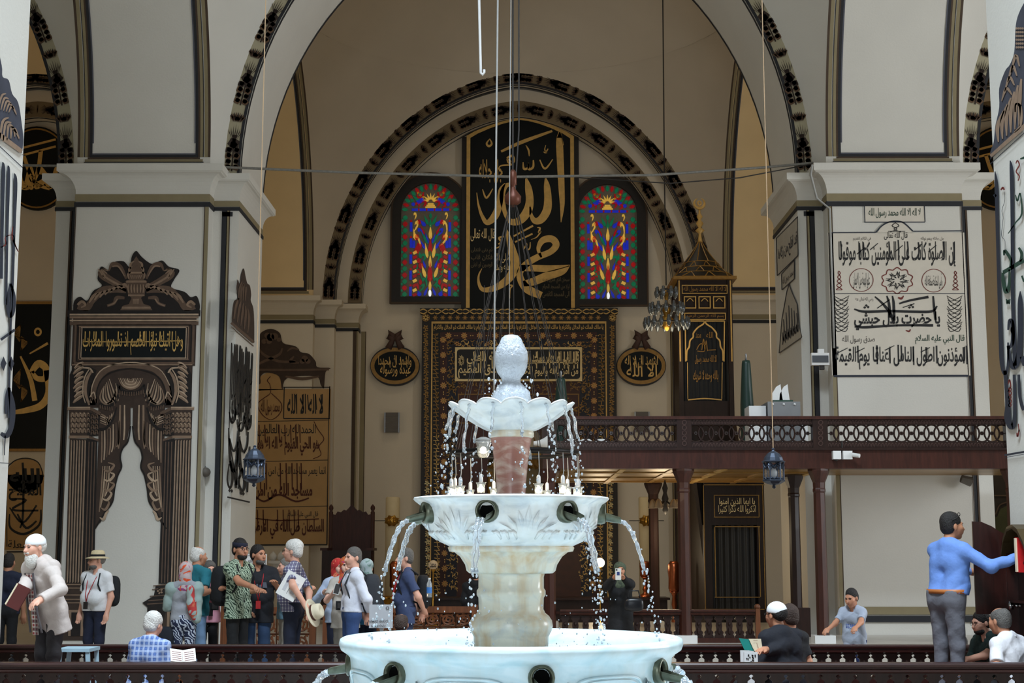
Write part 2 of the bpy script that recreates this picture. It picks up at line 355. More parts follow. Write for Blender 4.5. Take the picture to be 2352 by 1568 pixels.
# ---- qibla wall
WALL = 37.6
NX0, NX1, NZ = -.95, 1.02, 4.15                             # opening of the prayer niche
obj('wall_back', MB().box(-19, NX0, WALL, WALL+.4, 0, ZS+12).box(NX1, 19, WALL, WALL+.4, 0, ZS+12).box(NX0, NX1, WALL, WALL+.4, NZ, ZS+12), PLASTER2, kind='structure', label='cream wall holding the prayer niche and windows')
for s in (-1, 1): obj('wall_left' if s < 0 else 'wall_right', MB().box(*sorted((s*18.6, s*19)), -8, WALL, 0, 20), PLASTER2, kind='structure', label='outer side wall beyond the aisle')
def engaged(sx, label):
    t = thing('engaged_pier', label, None, (sx*(XM+XO)/2, Y2, 0), kind='structure')
    def b(x0, x1, y0): a, c = sorted((sx*x0, sx*x1)); return a, c, y0, WALL+.02
    k = MB(); g = MB()
    for i, (x0, x1, y0, dz) in enumerate(((XM, XO, Y2, .06), (4.63, XM, Y2+.3, .0), (4.06, 4.63, Y2+.6, -.05), (XO, XO+.5, Y2+.3, 0), (XO+.5, XO+1.07, Y2+.6, -.05))):
        A = b(x0, x1, y0); obj('shaft' if i == 0 else 'pilaster', MB().box(*A, 0, ZS-.3), PLASTER2, t)
        obj('cornice', cornice(MB(), *A, ZS+dz, .46, .20), PLASTER2, t); z = ZS+dz-.46
        g.box(A[0]-.01, A[1]+.01, A[2]-.01, A[3], z-.12, z); k.box(A[0]-.015, A[1]+.015, A[2]-.015, A[3], z-.22, z-.14)
    obj('moulding', g, GREENISH, t); obj('moulding', k, BLACKLINE, t)
engaged(-1, 'engaged pier left of the prayer niche'); engaged(1, 'engaged pier behind the pulpit')
for s, nm in ((0, 'niche'), (-1, 'left aisle'), (1, 'right aisle')):
    trans_arch('wall_arch', s*AB, Y2+.3, Y2+.6, 4.63, 4.97, 'outer blind arch of the '+nm+' wall', PLASTER2, BANDB)
    trans_arch('wall_arch', s*AB, Y2+.6, WALL+.05, 4.0, 4.66, 'inner blind arch of the '+nm+' wall', PLASTER2, PLASTER2)
# ================================================================== painted decoration
def Z(py, Y, px=1190): return at(px, py, Y).z
# ---- garlands along the arches
def garland(cx, y0, w, rise, width, L, name, label, parent=None, zs=ZS, off=.05):
    pts = both(arch(w, rise, 60)); half = pts[:61]
    d = [0]
    for a, b in zip(half, half[1:]): d.append(d[-1]+math.hypot(b[0]-a[0], b[1]-a[1]))
    tot = d[-1]
    def loc(s, t):
        s = max(0, min(tot-1e-4, s)); i = next(k for k in range(60) if d[k+1] >= s); u = (s-d[i])/(d[i+1]-d[i]); a, b = half[i], half[i+1]
        x = a[0]+(b[0]-a[0])*u; h = a[1]+(b[1]-a[1])*u; tx, th = (b[0]-a[0])/(d[i+1]-d[i]), (b[1]-a[1])/(d[i+1]-d[i])
        return x-th*t, h+tx*t
    mb = MB(); mc = MB(); rnd = random.Random(5)
    def P(m, pts, sgn): m.add([(cx+sgn*-loc(s, t)[0]*-1 if False else cx-sgn*-loc(s, t)[0], y0-.012, zs+loc(s, t)[1]) for s, t in pts], [tuple(range(len(pts)))])
    def leaf(m, s, t, r, sg, n=9):
        P(m, [(s+r*(1+.22*(k % 2))*math.cos(2*PI*k/n)*.95, t+r*(1+.22*(k % 2))*math.sin(2*PI*k/n)) for k in range(n)], sg)
    for sg in (1, -1):
        s = .08
        while s < tot-.1:
            q = min(1, (tot-s)/L)
            if q < .3: break
            W = width; U = L
            P(mb, [(s, -.012), (s+U*.42, -.012), (s+U*.42, .012), (s, .012)], sg)                # stem
            for k in range(4):
                for e in (-1, 1): leaf(mb if k % 2 else mc, s+U*(.06+.085*k), e*W*.24, W*(.19 if k != 1 else .15), sg); leaf(mb, s+U*(.06+.085*k)+.012, e*W*.22, W*.13, sg)
            leaf(mb, s+U*.42, 0, W*.31, sg, 11); leaf(mc, s+U*.40, 0, W*.2, sg)
            for k in range(-3, 4):                                                               # spiky bunch
                P(mb, [(s+U*.46, k*W*.03), (s+U*.58, k*W*.115-W*.025), (s+U*(.73-.035*abs(k)), k*W*.14), (s+U*.58, k*W*.115+W*.025)], sg)
            P(mb, [(s+U*.44, -W*.09), (s+U*.55, -W*.15), (s+U*.55, W*.15), (s+U*.44, W*.09)], sg)
            for k in range(-5, 6):                                                               # feathery head
                a = k*.23; P(mc if k % 2 else mb, [(s+U*.74, k*.012), (s+U*.80+W*.1*math.cos(a), W*.40*math.sin(a)-.02), (s+U*.80+W*.38*math.cos(a), W*.52*math.sin(a)), (s+U*.80+W*.1*math.cos(a), W*.40*math.sin(a)+.02)], sg)
            leaf(mc, s+U*.79, 0, W*.14, sg)
            s += U
    t = parent or thing(name, label, 'painting', (cx, y0, zs))
    obj('garland_leaves', mb, GARL, t); obj('garland_leaves', mc, GARL2, t); return t
garland(0, Y1+.35, XP+.14, (XP+.14)*RISE, .29, 1.16, 'painted_garland', 'dark leaf garland painted along the wide near arch')
garland(-AB, Y1+.35, XP+.14, (XP+.14)*RISE, .29, 1.16, 'painted_garland', 'dark leaf garland on the aisle arch at upper left')
garland(AB, Y1+.35, XP+.14, (XP+.14)*RISE, .29, 1.16, 'painted_garland', 'dark leaf garland on the aisle arch at upper right')
for s, nm in ((0, 'above the niche wall'), (-1, 'on the left aisle wall'), (1, 'on the right aisle wall')):
    garland(s*AB, Y2+.3, 4.80, 4.80*RISE, .34, .98, 'painted_garland', 'outer leaf garland arching '+nm)
    I = both(arch(4.0, 4.0*RISE)); k = .34/4
    b = thing('painted_garland', 'inner leaf garland arching '+nm, 'painting', (s*AB, Y2+.6, ZS))
    obj('band', MB().grid([[(s*AB+x, Y2+.592, ZS+h) for x, h in I], [(s*AB+x*(1+k), Y2+.592, ZS+h*(1+k)) for x, h in I]]), BANDB, b)
    garland(s*AB, Y2+.585, 4.17, 4.17*RISE, .30, .92, '', '', b)
# ---- border lines on the piers (world metres)
def lines(mb, x0, x1, y, z0, z1): return mb.add([(x0,y,z0),(x1,y,z0),(x1,y,z1),(x0,y,z1)], [(0,1,2,3)])
for sx, nm in ((-1, 'left'), (1, 'right')):
    t = thing('painted_border', 'dark upright border lines on the '+nm+' pier edges', 'painting', (sx*6.2, Y1, 0))
    k = MB(); g = MB(); b = MB(); zt = ZS-.60; yf = Y1+.335
    for c, m, wd in ((4.98, k, .09), (4.90, g, .04), (4.86, b, .018), (7.42, k, .09), (7.50, b, .04)): lines(m, *sorted((sx*c, sx*(c-wd if c < 6 else c+wd))), yf, 0, zt)
    lines(k, *sorted((sx*4.98, sx*4.80)), yf, zt-.10, zt-.02)
    lines(g, *sorted((sx*5.13, sx*5.19)), Y1-.012, 0, zt); lines(b, *sorted((sx*5.19, sx*5.205)), Y1-.012, 0, zt); lines(b, *sorted((sx*7.33, sx*7.345)), Y1-.012, 0, zt)
    obj('line', k, BLACKLINE, t); obj('line', g, GREENISH, t); obj('line', b, BROWNLINE, t)
    t = thing('painted_border', 'dark border lines round the wall bay edge, '+nm+' of the niche', 'painting', (sx*4, Y2, 0))
    k = MB(); g = MB()
    lines(k, *sorted((sx*4.10, sx*4.19)), Y2+.585, 0, ZS-.70); lines(g, *sorted((sx*4.06, sx*4.10)), Y2+.585, 0, ZS-.70); lines(g, *sorted((sx*4.03, sx*3.92)), WALL-.01, 0, ZS-.68); lines(k, *sorted((sx*3.92, sx*3.90)), WALL-.01, 0, ZS-.68)
    obj('line', k, BROWNLINE, t); obj('line', g, GREENISH, t)
# dado moulding low on the right pier
d = MB(); d.box(XM-.02, XO+.02, Y1-.03, Y1, .62, .74); e = MB(); e.box(XM-.02, XO+.02, Y1-.035, Y1, .50, .60)
t = thing('trim_1', 'olive and black dado band low on the right pier', None, (6.2, Y1, .5), kind='structure'); obj('band', d, GREENISH, t); obj('band', e, BLACKLINE, t)
# ---- trompe-l'oeil mural on the left pier
MU = [mat('mural_%d' % i, c, .85, var=.18, scale=9) for i, c in enumerate(((30,24,22), (62,48,40), (98,78,64), (140,116,96), (182,158,134)))]
mu = thing('wall_painting', 'brown painted niche with curtain, columns and urn crest on the left pier', 'mural', at(300, 1400, Y1-.01))
def layer(i): return ('y', Y1-.012-.004*i)
def mir(pts): return [(600-p[0],)+tuple(p[1:]) for p in pts]
crest = [(168,714),(170,692),(184,681),(200,690),(214,668),(234,656),(224,640),(232,612),(250,620),(262,602),(284,600),(297,612),(303,588),(313,576),(324,588),(338,600),(352,606),(372,598),(388,612),(412,620),(400,642),(394,660),(424,670),(438,682),(452,680),(459,700),(458,714)]
obj('crest', poly(MB(), spline(crest[:1]*2+crest[1:-1]+crest[-1:]*2, 5), layer(0)), MU[0], mu)
c = MB(); c2 = MB(); c3 = MB()
for M_ in (lambda p: p, lambda p: [(626-q[0],)+tuple(q[1:]) for q in p]):
    stroke(c, M_([(180,700,20),(200,706,16),(212,690,14),(235,668,18),(262,664,16),(290,668,10)]), layer(1))      # acanthus volute
    for k in range(7): stroke(c2, M_([(205+12*k,695-6*k,3),(214+12*k,680-4.5*k,7),(226+11*k,672-2*k,3)]), layer(2))
    stroke(c2, M_([(178,700,5),(188,692,6),(196,700,5),(186,706,3)]), layer(2))
    stroke(c, M_([(292,664,14),(262,648,16),(236,632,18),(228,622,8)]), layer(1)); stroke(c3, M_([(286,660,4),(258,646,5),(236,632,4)]), layer(2))
    for k in range(4): stroke(c3, M_([(240+3*k,640-6*k,2),(232+2*k,626-3*k,4),(226+6*k,618,2)]), layer(2))
    stroke(c, M_([(290,640,5),(276,612,9),(258,606,8),(250,622,3)]), layer(1)); stroke(c3, M_([(286,634,2),(272,612,4),(258,612,3)]), layer(2))
    stroke(c, M_([(286,684,6),(268,684,9),(262,696,7),(246,702,6)]), layer(1)); stroke(c3, M_([(270,686,3),(262,696,3),(248,702,3)]), layer(2))
    for k in range(3): stroke(c3, M_([(308-k*4,600+k*12,2),(300-k*3,606+k*12,5),(300-k*2,620+k*10,3)]), layer(2))
poly(c, [(276,712),(350,712),(344,702),(330,698),(324,684),(332,676),(338,646),(330,642),(332,628),(322,602),(313,588),(304,602),(294,628),(296,642),(288,646),(294,676),(302,684),(296,698),(282,702)], layer(1))
rect(c2, 280, 704, 346, 709, layer(2)); rect(c2, 294, 676, 332, 680, layer(2)); rect(c2, 290, 644, 336, 649, layer(2)); rect(c2, 296, 624, 330, 628, layer(2))
for k in range(6): stroke(c3, [(296+6.5*k,672,2),(294+7.2*k,662,4),(295+6.8*k,653,2)], layer(3)); stroke(c3, [(302+4*k,640,1.5),(300+5*k,632,3)], layer(3)); stroke(c3, [(306+2.4*k,698,1.2),(306+2.4*k,686,2.4)], layer(3))
obj('urn_and_scrolls', c, MU[2], mu); obj('urn_and_scrolls', c2, MU[3], mu); obj('urn_and_scrolls', c3, MU[3], mu)
a = MB(); b = MB(); c = MB(); dk = MB(); hl = MB()
rect(dk, 155, 712, 460, 726, layer(1)); rect(a, 166, 726, 450, 840, layer(0)); rect(a, 163, 836, 441, 936, layer(0))
for y0, y1, m in ((720,724,hl), (726,731,c), (734,737,hl), (738,746,b)): rect(m, 160, y0, 456, y1, layer(2))
frame(b, 170, 742, 446, 836, 5, layer(1)); frame(c, 181, 748, 433, 826, 2.2, layer(2)); frame(hl, 186, 751, 428, 823, 2, layer(3)); frame(dk, 176, 745, 440, 831, 3, layer(2))
rect(c, 165, 836, 442, 839, layer(2))
stroke(b, [(213,930,15),(216,888,15),(240,852,15),(272,840,15),(300,838,15),(330,840,15),(362,852,15),(384,888,15),(388,930,15)], layer(1))
stroke(hl, [(210,925,2),(212,885,2.5),(238,846,2.5),(300,832,3),(364,846,2),(390,885,2)], layer(2)); stroke(dk, [(221,930,3),(224,890,3),(246,860,3),(300,846,3),(356,860,3),(378,890,3),(380,930,3)], layer(2))
for f_ in (lambda p: p, mir):                                 # side scroll corbels, capitals, shafts, pedestals
    poly(dk, f_([(160,935),(160,860),(168,842),(200,838),(222,850),(216,870),(208,900),(222,930)]), layer(1))
    for k in range(8): stroke(c, f_([(168+4*(k % 3),925-11*k,3),(178+3*(k % 2),915-11*k,9),(192,908-11*k,4)]), layer(2)); stroke(hl, f_([(170,922-11*k,1.2),(180,912-11*k,3.2),(190,908-11*k,1.5)]), layer(3))
    stroke(c, f_([(205,930,4),(196,900,7),(200,870,7),(212,850,5)]), layer(2)); stroke(hl, f_([(196,925,2),(190,900,3),(194,868,3),(206,846,2)]), layer(3)); stroke(hl, f_([(214,856,3),(206,846,4),(190,844,3)]), layer(3))
    stroke(b, f_([(205,925,3),(216,910,8),(222,925,5)]), layer(2)); stroke(hl, f_([(206,912,1.5),(215,900,3),(220,915,2)]), layer(3))
    rect(c, *((155,934,207,941) if f_ is not mir else (393,934,446,941)), layer(2)); poly(b, f_([(207,934),(232,946),(232,955),(207,941)]), layer(2)); rect(hl, *((156,934,207,936.5) if f_ is not mir else (393,934,445,936.5)), layer(3))
    poly(a, f_([(158,941),(207,941),(230,954),(226,1000),(205,1003),(160,1000)]), layer(1)); poly(dk, f_([(200,945),(230,956),(225,1000),(200,1003)]), layer(1.5))
    for r_ in range(4):
        for k in range(5): stroke(c if k < 4 else b, f_([(163+9*k,958+12*r_,2),(166+9*k,949+12*r_,6.5),(170+9*k,957+12*r_,2)]), layer(2)); stroke(hl, f_([(165+9*k,952+12*r_,1),(167+9*k,948+12*r_,2.2)]), layer(3))
        for k in range(2): stroke(b, f_([(209+9*k,962+12*r_,2),(212+9*k,953+12*r_,6),(216+9*k,961+12*r_,2)]), layer(2))
    rect(c, *((158,1000,204,1006) if f_ is not mir else (396,1000,441,1006)), layer(2)); poly(b, f_([(204,1000),(226,1008),(226,1013),(204,1006)]), layer(2))
    bx = 150 if f_ is not mir else 158                            # the shaft leans with the picture's plumb line
    S = lambda x, y: (x-(y-1006)*.030, y) if f_ is not mir else (600-x-(y-1006)*.030, y)
    poly(a, [S(160,1006), S(224,1010), S(226,1340), S(160,1340)], layer(1)); poly(dk, [S(199,1006), S(224,1012), S(226,1340), S(199,1340)], layer(1.5))
    for k in range(6):
        stroke(c, [S(164+6.3*k,1010)+(2.4,), S(164+6.3*k,1338)+(2.4,)], layer(2)); stroke(hl, [S(165.5+6.3*k,1012)+(1.0,), S(165.5+6.3*k,1336)+(1.0,)], layer(3)); stroke(dk, [S(167.3+6.3*k,1010)+(2,), S(167.3+6.3*k,1338)+(2,)], layer(2))
    for k in range(3): stroke(b, [S(205+7*k,1014)+(2.4,), S(205+7*k,1338)+(2.4,)], layer(2))
    P_ = lambda pts: [S(*p) for p in pts]
    poly(a, P_([(150,1340),(232,1344),(236,1368),(248,1380),(262,1384),(250,1392),(250,1470),(146,1470),(146,1340)]), layer(1)); poly(dk, P_([(206,1342),(232,1344),(236,1368),(262,1384),(250,1394),(250,1470),(222,1470),(206,1400)]), layer(1.5))
    for y_ in (1342, 1350, 1366, 1376, 1384): stroke(c, [S(152,y_)+(2.4,), S(206,y_)+(2.4,)], layer(2)); stroke(b, [S(206,y_)+(2.2,), S(238+(y_-1342)*.3,y_+3)+(2.2,)], layer(2))
    for a_ in range(5): stroke(c, [S(222+7*math.cos(a_*1.26),1357+7*math.sin(a_*1.26))+(4,), S(222,1357)+(3,)], layer(2))
    poly(c, P_([(170,1400),(204,1400),(204,1460),(170,1460)]), layer(2)); poly(dk, P_([(176,1406),(198,1406),(198,1460),(176,1460)]), layer(3)); stroke(c, [S(228,1400)+(2,), S(228,1466)+(2,)], layer(2))
    # drapes
    D = lambda pts: [((x, y)+tuple(r)) if f_ is not mir else ((604-x-(y-1000)*.02, y)+tuple(r)) for x, y, *r in pts]
    poly(a, D([(226,905),(240,880),(262,862),(300,852),(300,975),(296,990),(292,1014),(280,1030),(276,1046),(278,1070),(270,1090),(268,1105),(262,1120),(258,1150),(240,1175),(232,1198),(216,1212),(222,1100),(226,1010)]), layer(1))
    stroke(dk, D([(300,978,3),(294,1012,4),(281,1030,4),(276,1050,4),(279,1072,4),(270,1092,4),(263,1122,4),(258,1152,4),(240,1178,4),(218,1214,3)]), layer(2))
    for k in range(6): stroke((c, hl)[k % 2], D([(236+3*k,890-4*k,1.5),(230+7*k,915-1*k,3.5),(246+5*k,928-2*k,3.5),(266,905-5*k,1.5)]), layer(2))
    stroke(dk, D([(228,926,5),(248,934,6),(268,918,6),(275,885,4)]), layer(3)); 
    for k in range(9): stroke(b, D([(230+5.4*k,930+(4-abs(k-4)*1.2)-max(0,k-5)*9,2),(231+5.4*k,939+(4-abs(k-4)*1.2)-max(0,k-5)*9,2.6)]), layer(4))
    for k in range(5): stroke((c, hl)[k % 2], D([(230,950+5*k,1.5),(240+3*k,955+6*k,3.5),(252-1*k,965+4*k,3),(262-5*k,945+4*k,1.5)]), layer(2))
    stroke(dk, D([(226,985,5),(242,984,6),(258,965,5),(268,935,3)]), layer(3))
    for k in range(7): stroke((c, hl, b)[k % 3], D([(234+6.5*k,990-4*k,2.5),(234+6.5*k,1030-3*k,3.5),(233+5.8*k,1062-6*k,2.5)]), layer(2))
    for k in range(4): stroke((c, hl)[k % 2], D([(236+5*k,1070,2),(233+5*k,1120,3.4),(228+3*k,1175-10*k,2)]), layer(2))
    for k in range(6): stroke(hl if k % 2 else c, D([(248+2*(k % 2),1062+22*k,2),(262-3*(k > 2)*(k-2)*2,1068+22*k,5),(250-4*(k > 2)*(k-2),1082+22*k,6),(238-3*(k > 2)*(k-2),1078+22*k,2)]), layer(3))
    stroke(hl, D([(286,930,3),(286,985,4),(284,1010,3)]), layer(2)); stroke(c, D([(276,930,4),(274,1000,5),(272,1030,3)]), layer(2))
for k in range(7): stroke((c, hl)[k % 2], [(272+4*k,868,1.5),(282+2.6*k,886-2*k,3),(300,893-3.4*k,3.4),(318-2.6*k,886-2*k,3),(328-4*k,868,1.5)], layer(4))
stroke(dk, [(268,882,4),(284,898,6),(300,901,7),(318,898,6),(332,882,4)], layer(3))
for k in range(12): stroke(b, [(270+5.4*k,895+5*math.sin(PI*k/11),2),(270+5.4*k,904+5*math.sin(PI*k/11),2.6)], layer(4))
for m_, q in ((a, 1), (b, 2), (c, 3), (dk, 0), (hl, 4)): obj('painted_relief', m_, MU[q], mu)
pl = obj('plaque', rect(MB(), 188, 753, 426, 821, layer(3)), BOARD, mu)
tx = MB(); text(tx, 'وهل اتيك نبؤا الخصم اذ تسوروا المحراب', (190, 760, 420, 815), layer(4), bold=.006)
for x_ in (196, 206, 216, 221, 272, 322, 330, 352, 368, 390, 396): stroke(tx, [(x_,761,2.6),(x_-1,786,2)], layer(4))
stroke(tx, [(192,784,2),(300,785,2.2),(418,782,2)], layer(4)); obj('lettering', tx, GOLD, mu)
# ---- calligraphy panel on the inner side of the left pier (receding face)
XS = -XP+.012; sp = ('x', XS); sp2 = ('x', XS+.006)
t = thing('wall_calligraphy', 'tall black lettering panel with painted crest on the receding pier side', 'calligraphy', atX(545, 1145, XS))
c_ = MB(); poly(c_, spline([(532,742),(533,716),(537,692),(546,684),(543,662),(546,642),(551,652),(554,630),(560,616),(564,634),(568,650),(574,656),(577,676),(576,690),(582,708),(584,742),(584,788)], 4), sp); obj('crest', c_, MU[1], t)
c_ = MB()
for k in range(5): stroke(c_, [(537+8*k,732+8*k,2),(542+7.5*k,702+7*k,5.5),(549+5*k,684+6*k,2)], sp2)
for k in range(4): stroke(c_, [(548+5*k,690,2),(550+5*k,664-8*(k == 2),4.5),(556+3*k,646+4*k,2)], sp2)
stroke(c_, [(531,741,6),(583,786,6)], sp2); stroke(c_, [(531,750,2),(583,795,2)], sp2); obj('crest_relief', c_, MU[2], t)
b = MB(); stroke(b, [(522,1141,3.4),(574,1153,3.4)], sp2); rnd = random.Random(2)
q = lambda u, v: (529.5+54*u-9*v, (760+42*u)*(1-v)+(1130+12*u)*v)
def ql(pts): return [q(u, v)+(w_,) for u, v, w_ in pts]
for k in range(15):
    u = .05+.063*k; v0 = .02+.05*rnd.random()+(.10 if k % 4 == 1 else 0); v1 = .40+.22*rnd.random(); stroke(b, ql([(u,v0,1.2),(u+.012,v0+.03,3.4),(u,(v0+v1)/2,2.8),(u-.01,v1,2)]), sp2)
for u, v, s_ in ((.18,.50,1),(.55,.52,1.1),(.85,.50,.9),(.28,.66,1.2),(.70,.64,1.2)): stroke(b, ql([(u-.16*s_,v,2),(u-.04*s_,v+.06*s_,4.6),(u+.10*s_,v+.02*s_,4.2),(u+.13*s_,v-.06*s_,2.4)]), sp2)
stroke(b, ql([(.02,.60,3),(.10,.78,6),(.26,.86,7),(.40,.78,5),(.42,.66,3)]), sp2); stroke(b, ql([(.50,.62,3),(.56,.80,6),(.74,.86,6),(.90,.76,5),(.94,.66,2.5)]), sp2)
stroke(b, ql([(.12,.80,4),(.24,.90,6),(.14,.97,5),(.02,.92,4),(.08,.82,3)]), sp2); stroke(b, ql([(.62,.82,4),(.78,.90,6),(.68,.97,5),(.52,.92,4),(.60,.83,3)]), sp2)
stroke(b, ql([(.04,.66,3),(.42,.94,4)]), sp2); stroke(b, ql([(.44,.70,3),(.40,.96,4.5)]), sp2); stroke(b, ql([(.92,.70,3),(.88,.97,4)]), sp2)
for k in range(22): x, y = q(.05+.9*rnd.random(), .1+.85*rnd.random()); stroke(b, [(x-1.6,y+4,3),(x+2.4,y-4,1.6)], sp2)
for u in (.12, .22, .62, .72): x, y = q(u, .985); poly(b, [(x-3,y),(x,y+5),(x+3,y),(x,y-5)], sp2)
text(b, 'ابو بكر الصديق', [q(.05,.34), q(.95,.34), q(.95,.56), q(.05,.56)], sp2, bold=.02); obj('lettering', b, INK, t)
# ---- right pier: panels on front and inner side
pp = lambda i: ('y', Y1-.012-.005*i)
T6 = lambda x, y: (1740+x*.357, 340+y*.357)
def tb(x0, y0, x1, y1): a = T6(x0, y0); b = T6(x1, y1); return (*a, *b)
PANELW = mat('panel_white', (214, 206, 192), .8, var=.04)
t = thing('wall_calligraphy', 'large cream panel of black calligraphy on the right pier front', 'calligraphy', at(2060, 865, Y1))
b = MB(); rect(b, 1906, 534, 2222, 862, pp(0)); poly(b, [T6(770,545),(T6(800,500)),(T6(850,470)),(T6(910,470)),(T6(960,500)),(T6(1000,545))], pp(0)); rect(b, 1987, 471, 2123, 509, pp(0)); obj('ground', b, PANELW, t)
b = MB(); frame(b, 1985, 470, 2125, 511, 2, pp(1)); stroke(b, [T6(462,544)+(2.4,), T6(760,542)+(2.4,)], pp(1)); stroke(b, [T6(1000,535)+(2.4,), T6(1318,532)+(2.4,)], pp(1))
stroke(b, [T6(760,542)+(3,), T6(800,500)+(3,), T6(845,476)+(3,), T6(890,470)+(3,), T6(940,480)+(3,), T6(1000,535)+(3,)], pp(1))
stroke(b, [T6(478,936)+(1.6,), T6(1335,936)+(1.6,)], pp(1)); stroke(b, [T6(490,1466)+(4.5,), T6(1356,1464)+(4.5,)], pp(1)); obj('border', b, INKB, t)
b = MB(); g = MB(); r = MB(); s_ = MB()
text(g, 'لا اله الا الله محمد رسول الله', tb(715,385,1050,450), pp(1)); text(b, 'قال الله تعالى', tb(815,540,965,590), pp(1))
text(s_, 'في الكلام القديم', tb(615,570,730,600), pp(1)); text(s_, 'جل جلاله وعم نواله', tb(1050,570,1200,600), pp(1))
stroke(b, [T6(840,535)+(1.6,), T6(950,535)+(1.6,)], pp(1))
for e in (-1, 1): stroke(b, [T6(888,480)+(1.5,), T6(888+e*22,500)+(1.8,), T6(888-e*10,520)+(1.8,), T6(888+e*34,540)+(1.5,)], pp(1))
text(b, 'إن الصلوة كانت على المؤمنين كتابا موقوتا', tb(522,600,1275,770), pp(1), bold=.012)
for x_, y0, y1 in ((535,598,700),(655,610,710),(680,605,700),(845,600,700),(905,590,720),(965,600,720),(1035,605,700),(1195,600,700),(1262,605,745)): stroke(b, [T6(x_,y0)+(3,), T6(x_+4,(y0+y1)/2)+(3.2,), T6(x_+2,y1)+(2.2,)], pp(1))
for x_, y_ in ((775,612),(935,625),(1060,615),(1150,625),(690,640)): stroke(b, [T6(x_,y_)+(1.6,), T6(x_-50,y_+42)+(2.2,)], pp(1))
for cx, cy in ((668,848),(1134,852)):
    disc(r, *T6(cx,cy), 28, 27, pp(1), 40, .945)
text(b, 'علو الهمة من الايمان', tb(615,800,722,905), pp(1)); text(b, 'رأس الحكمة مخافة الله', tb(1078,800,1190,905), pp(1))
cx, cy = T6(899,852)
for k in range(10): stroke(r, [(cx+31*math.cos(2*PI*k/10),cy+25*math.sin(2*PI*k/10),2), (cx+37*math.cos(2*PI*(k+.5)/10),cy+30*math.sin(2*PI*(k+.5)/10),2.4), (cx+31*math.cos(2*PI*(k+1)/10),cy+25*math.sin(2*PI*(k+1)/10),2)], pp(1))
for k in range(8):
    a_ = 2*PI*k/8; stroke(b, [(cx+26*math.cos(a_),cy+21*math.sin(a_),1.4), (cx+14*math.cos(a_+.5),cy+12*math.sin(a_+.5),1.6), (cx+22*math.cos(a_+PI/4),cy+18*math.sin(a_+PI/4),1.4), (cx+7*math.cos(a_+1.3),cy+6*math.sin(a_+1.3),1.4), (cx+26*math.cos(a_+1.0),cy+21*math.sin(a_+1.0),1.2)], pp(1))
for x_ in (530, 1278):
    for e in (-1, 1): stroke(r, [T6(x_-6,790)+(1.6,)]+[T6(x_-4+e*(7+3*k)*(1 if k % 2 else -1),805+26*k)+(1.9,) for k in range(5)]+[T6(x_-4,912)+(1.6,)], pp(1), 4)
for x0, e in ((540, 1), (1268, 1)):                            # mirrored monograms at both sides
    for k in range(8): 
        y_ = 950+28*k; stroke(b, [T6(x0-50+7*(k%3),y_)+(1.3,), T6(x0+20,y_+34)+(1.7,), T6(x0+46-5*(k%2),y_+10)+(1.2,)], pp(1)); stroke(b, [T6(x0+50-7*(k%3),y_)+(1.3,), T6(x0-20,y_+34)+(1.7,), T6(x0-46+5*(k%2),y_+10)+(1.2,)], pp(1))
text(b, 'يا حضرت بلال حبشي', tb(622,1050,1175,1172), pp(1), bold=.03)
for P_ in ([(755,955,3),(800,995,5),(850,1055,7),(880,1130,6)], [(832,950,3),(846,1000,6),(852,1090,6)], [(868,950,3),(876,1000,6),(880,1110,6)], [(912,1000,4),(980,980,5),(1100,957,6)], [(935,1025,2),(1010,1000,2)],
           [(1130,952,4),(1136,1020,5.5),(1146,1105,5.5)], [(622,1035,3),(690,1052,6),(850,1048,6),(1000,1052,6),(1120,1050,6),(1156,1015,3)], [(625,1150,3),(700,1152,6),(900,1140,5),(1130,1140,6)], [(770,1030,2),(850,975,2.4)]):
    stroke(b, [T6(x, y)+(w_,) for x, y, w_ in P_], pp(1))
for x_, y_ in ((690,1025),(712,1022),(700,1012),(978,1025),(1000,1022),(988,1010)): poly(b, [T6(x_-9,y_), T6(x_,y_+9), T6(x_+9,y_), T6(x_,y_-9)], pp(1))
for P_ in ([(905,960,3),(925,968,5),(940,950,2)], [(955,1172,2),(975,1178,4),(985,1165,2)]): stroke(r, [T6(x,y)+(w_,) for x, y, w_ in P_], pp(1))
text(s_, 'رضي الله تعالى عنه', tb(630,958,745,992), pp(1)); text(s_, 'صدق رسول الله', tb(545,1205,755,1258), pp(1)); text(g, 'قال النبي عليه السلام', tb(1015,1200,1332,1262), pp(1), bold=.012)
text(b, 'المؤذنون اطول الناس اعناقا يوم القيمة', tb(500,1275,1350,1425), pp(1), bold=.016)
for x_, y0, y1 in ((645,1270,1380),(768,1268,1390),(850,1290,1385),(905,1265,1390),(925,1268,1370),(1003,1275,1395),(1085,1280,1380),(1152,1270,1385),(1325,1280,1385),(1345,1270,1390)): stroke(b, [T6(x_,y0)+(3.4,), T6(x_+3,y1)+(3,)], pp(1))
for x_, y_ in ((580,1285),(690,1285),(880,1270),(1110,1282)): stroke(b, [T6(x_,y_)+(1.6,), T6(x_-60,y_+30)+(2.2,)], pp(1))
obj('lettering', b, INK, t); obj('lettering', g, INKGREEN, t); obj('lettering', r, INKRED, t); obj('lettering', s_, mat('ink_grey', (96,90,84), .8), t)
XR = XP-.012; sp = ('x', XR); sp2 = ('x', XR-.006); T4 = lambda x, y: (1400+x*.357, 440+y*.357)
t = thing('wall_calligraphy', 'grey stepped lettering panel on the inner side of the right pier', 'calligraphy', atX(1812, 800, XR))
b = MB(); k = MB()
def quadf(pts):
    poly(b, [T4(*p) for p in pts], sp)
    for p, q_ in zip(pts, pts[1:]+pts[:1]): stroke(k, [T4(*p)+(1.6,), T4(*q_)+(1.6,)], sp2)
quadf([(1072,300),(1210,160),(1212,410),(1078,540)]); quadf([(1106,530),(1188,440),(1188,560),(1108,632)])
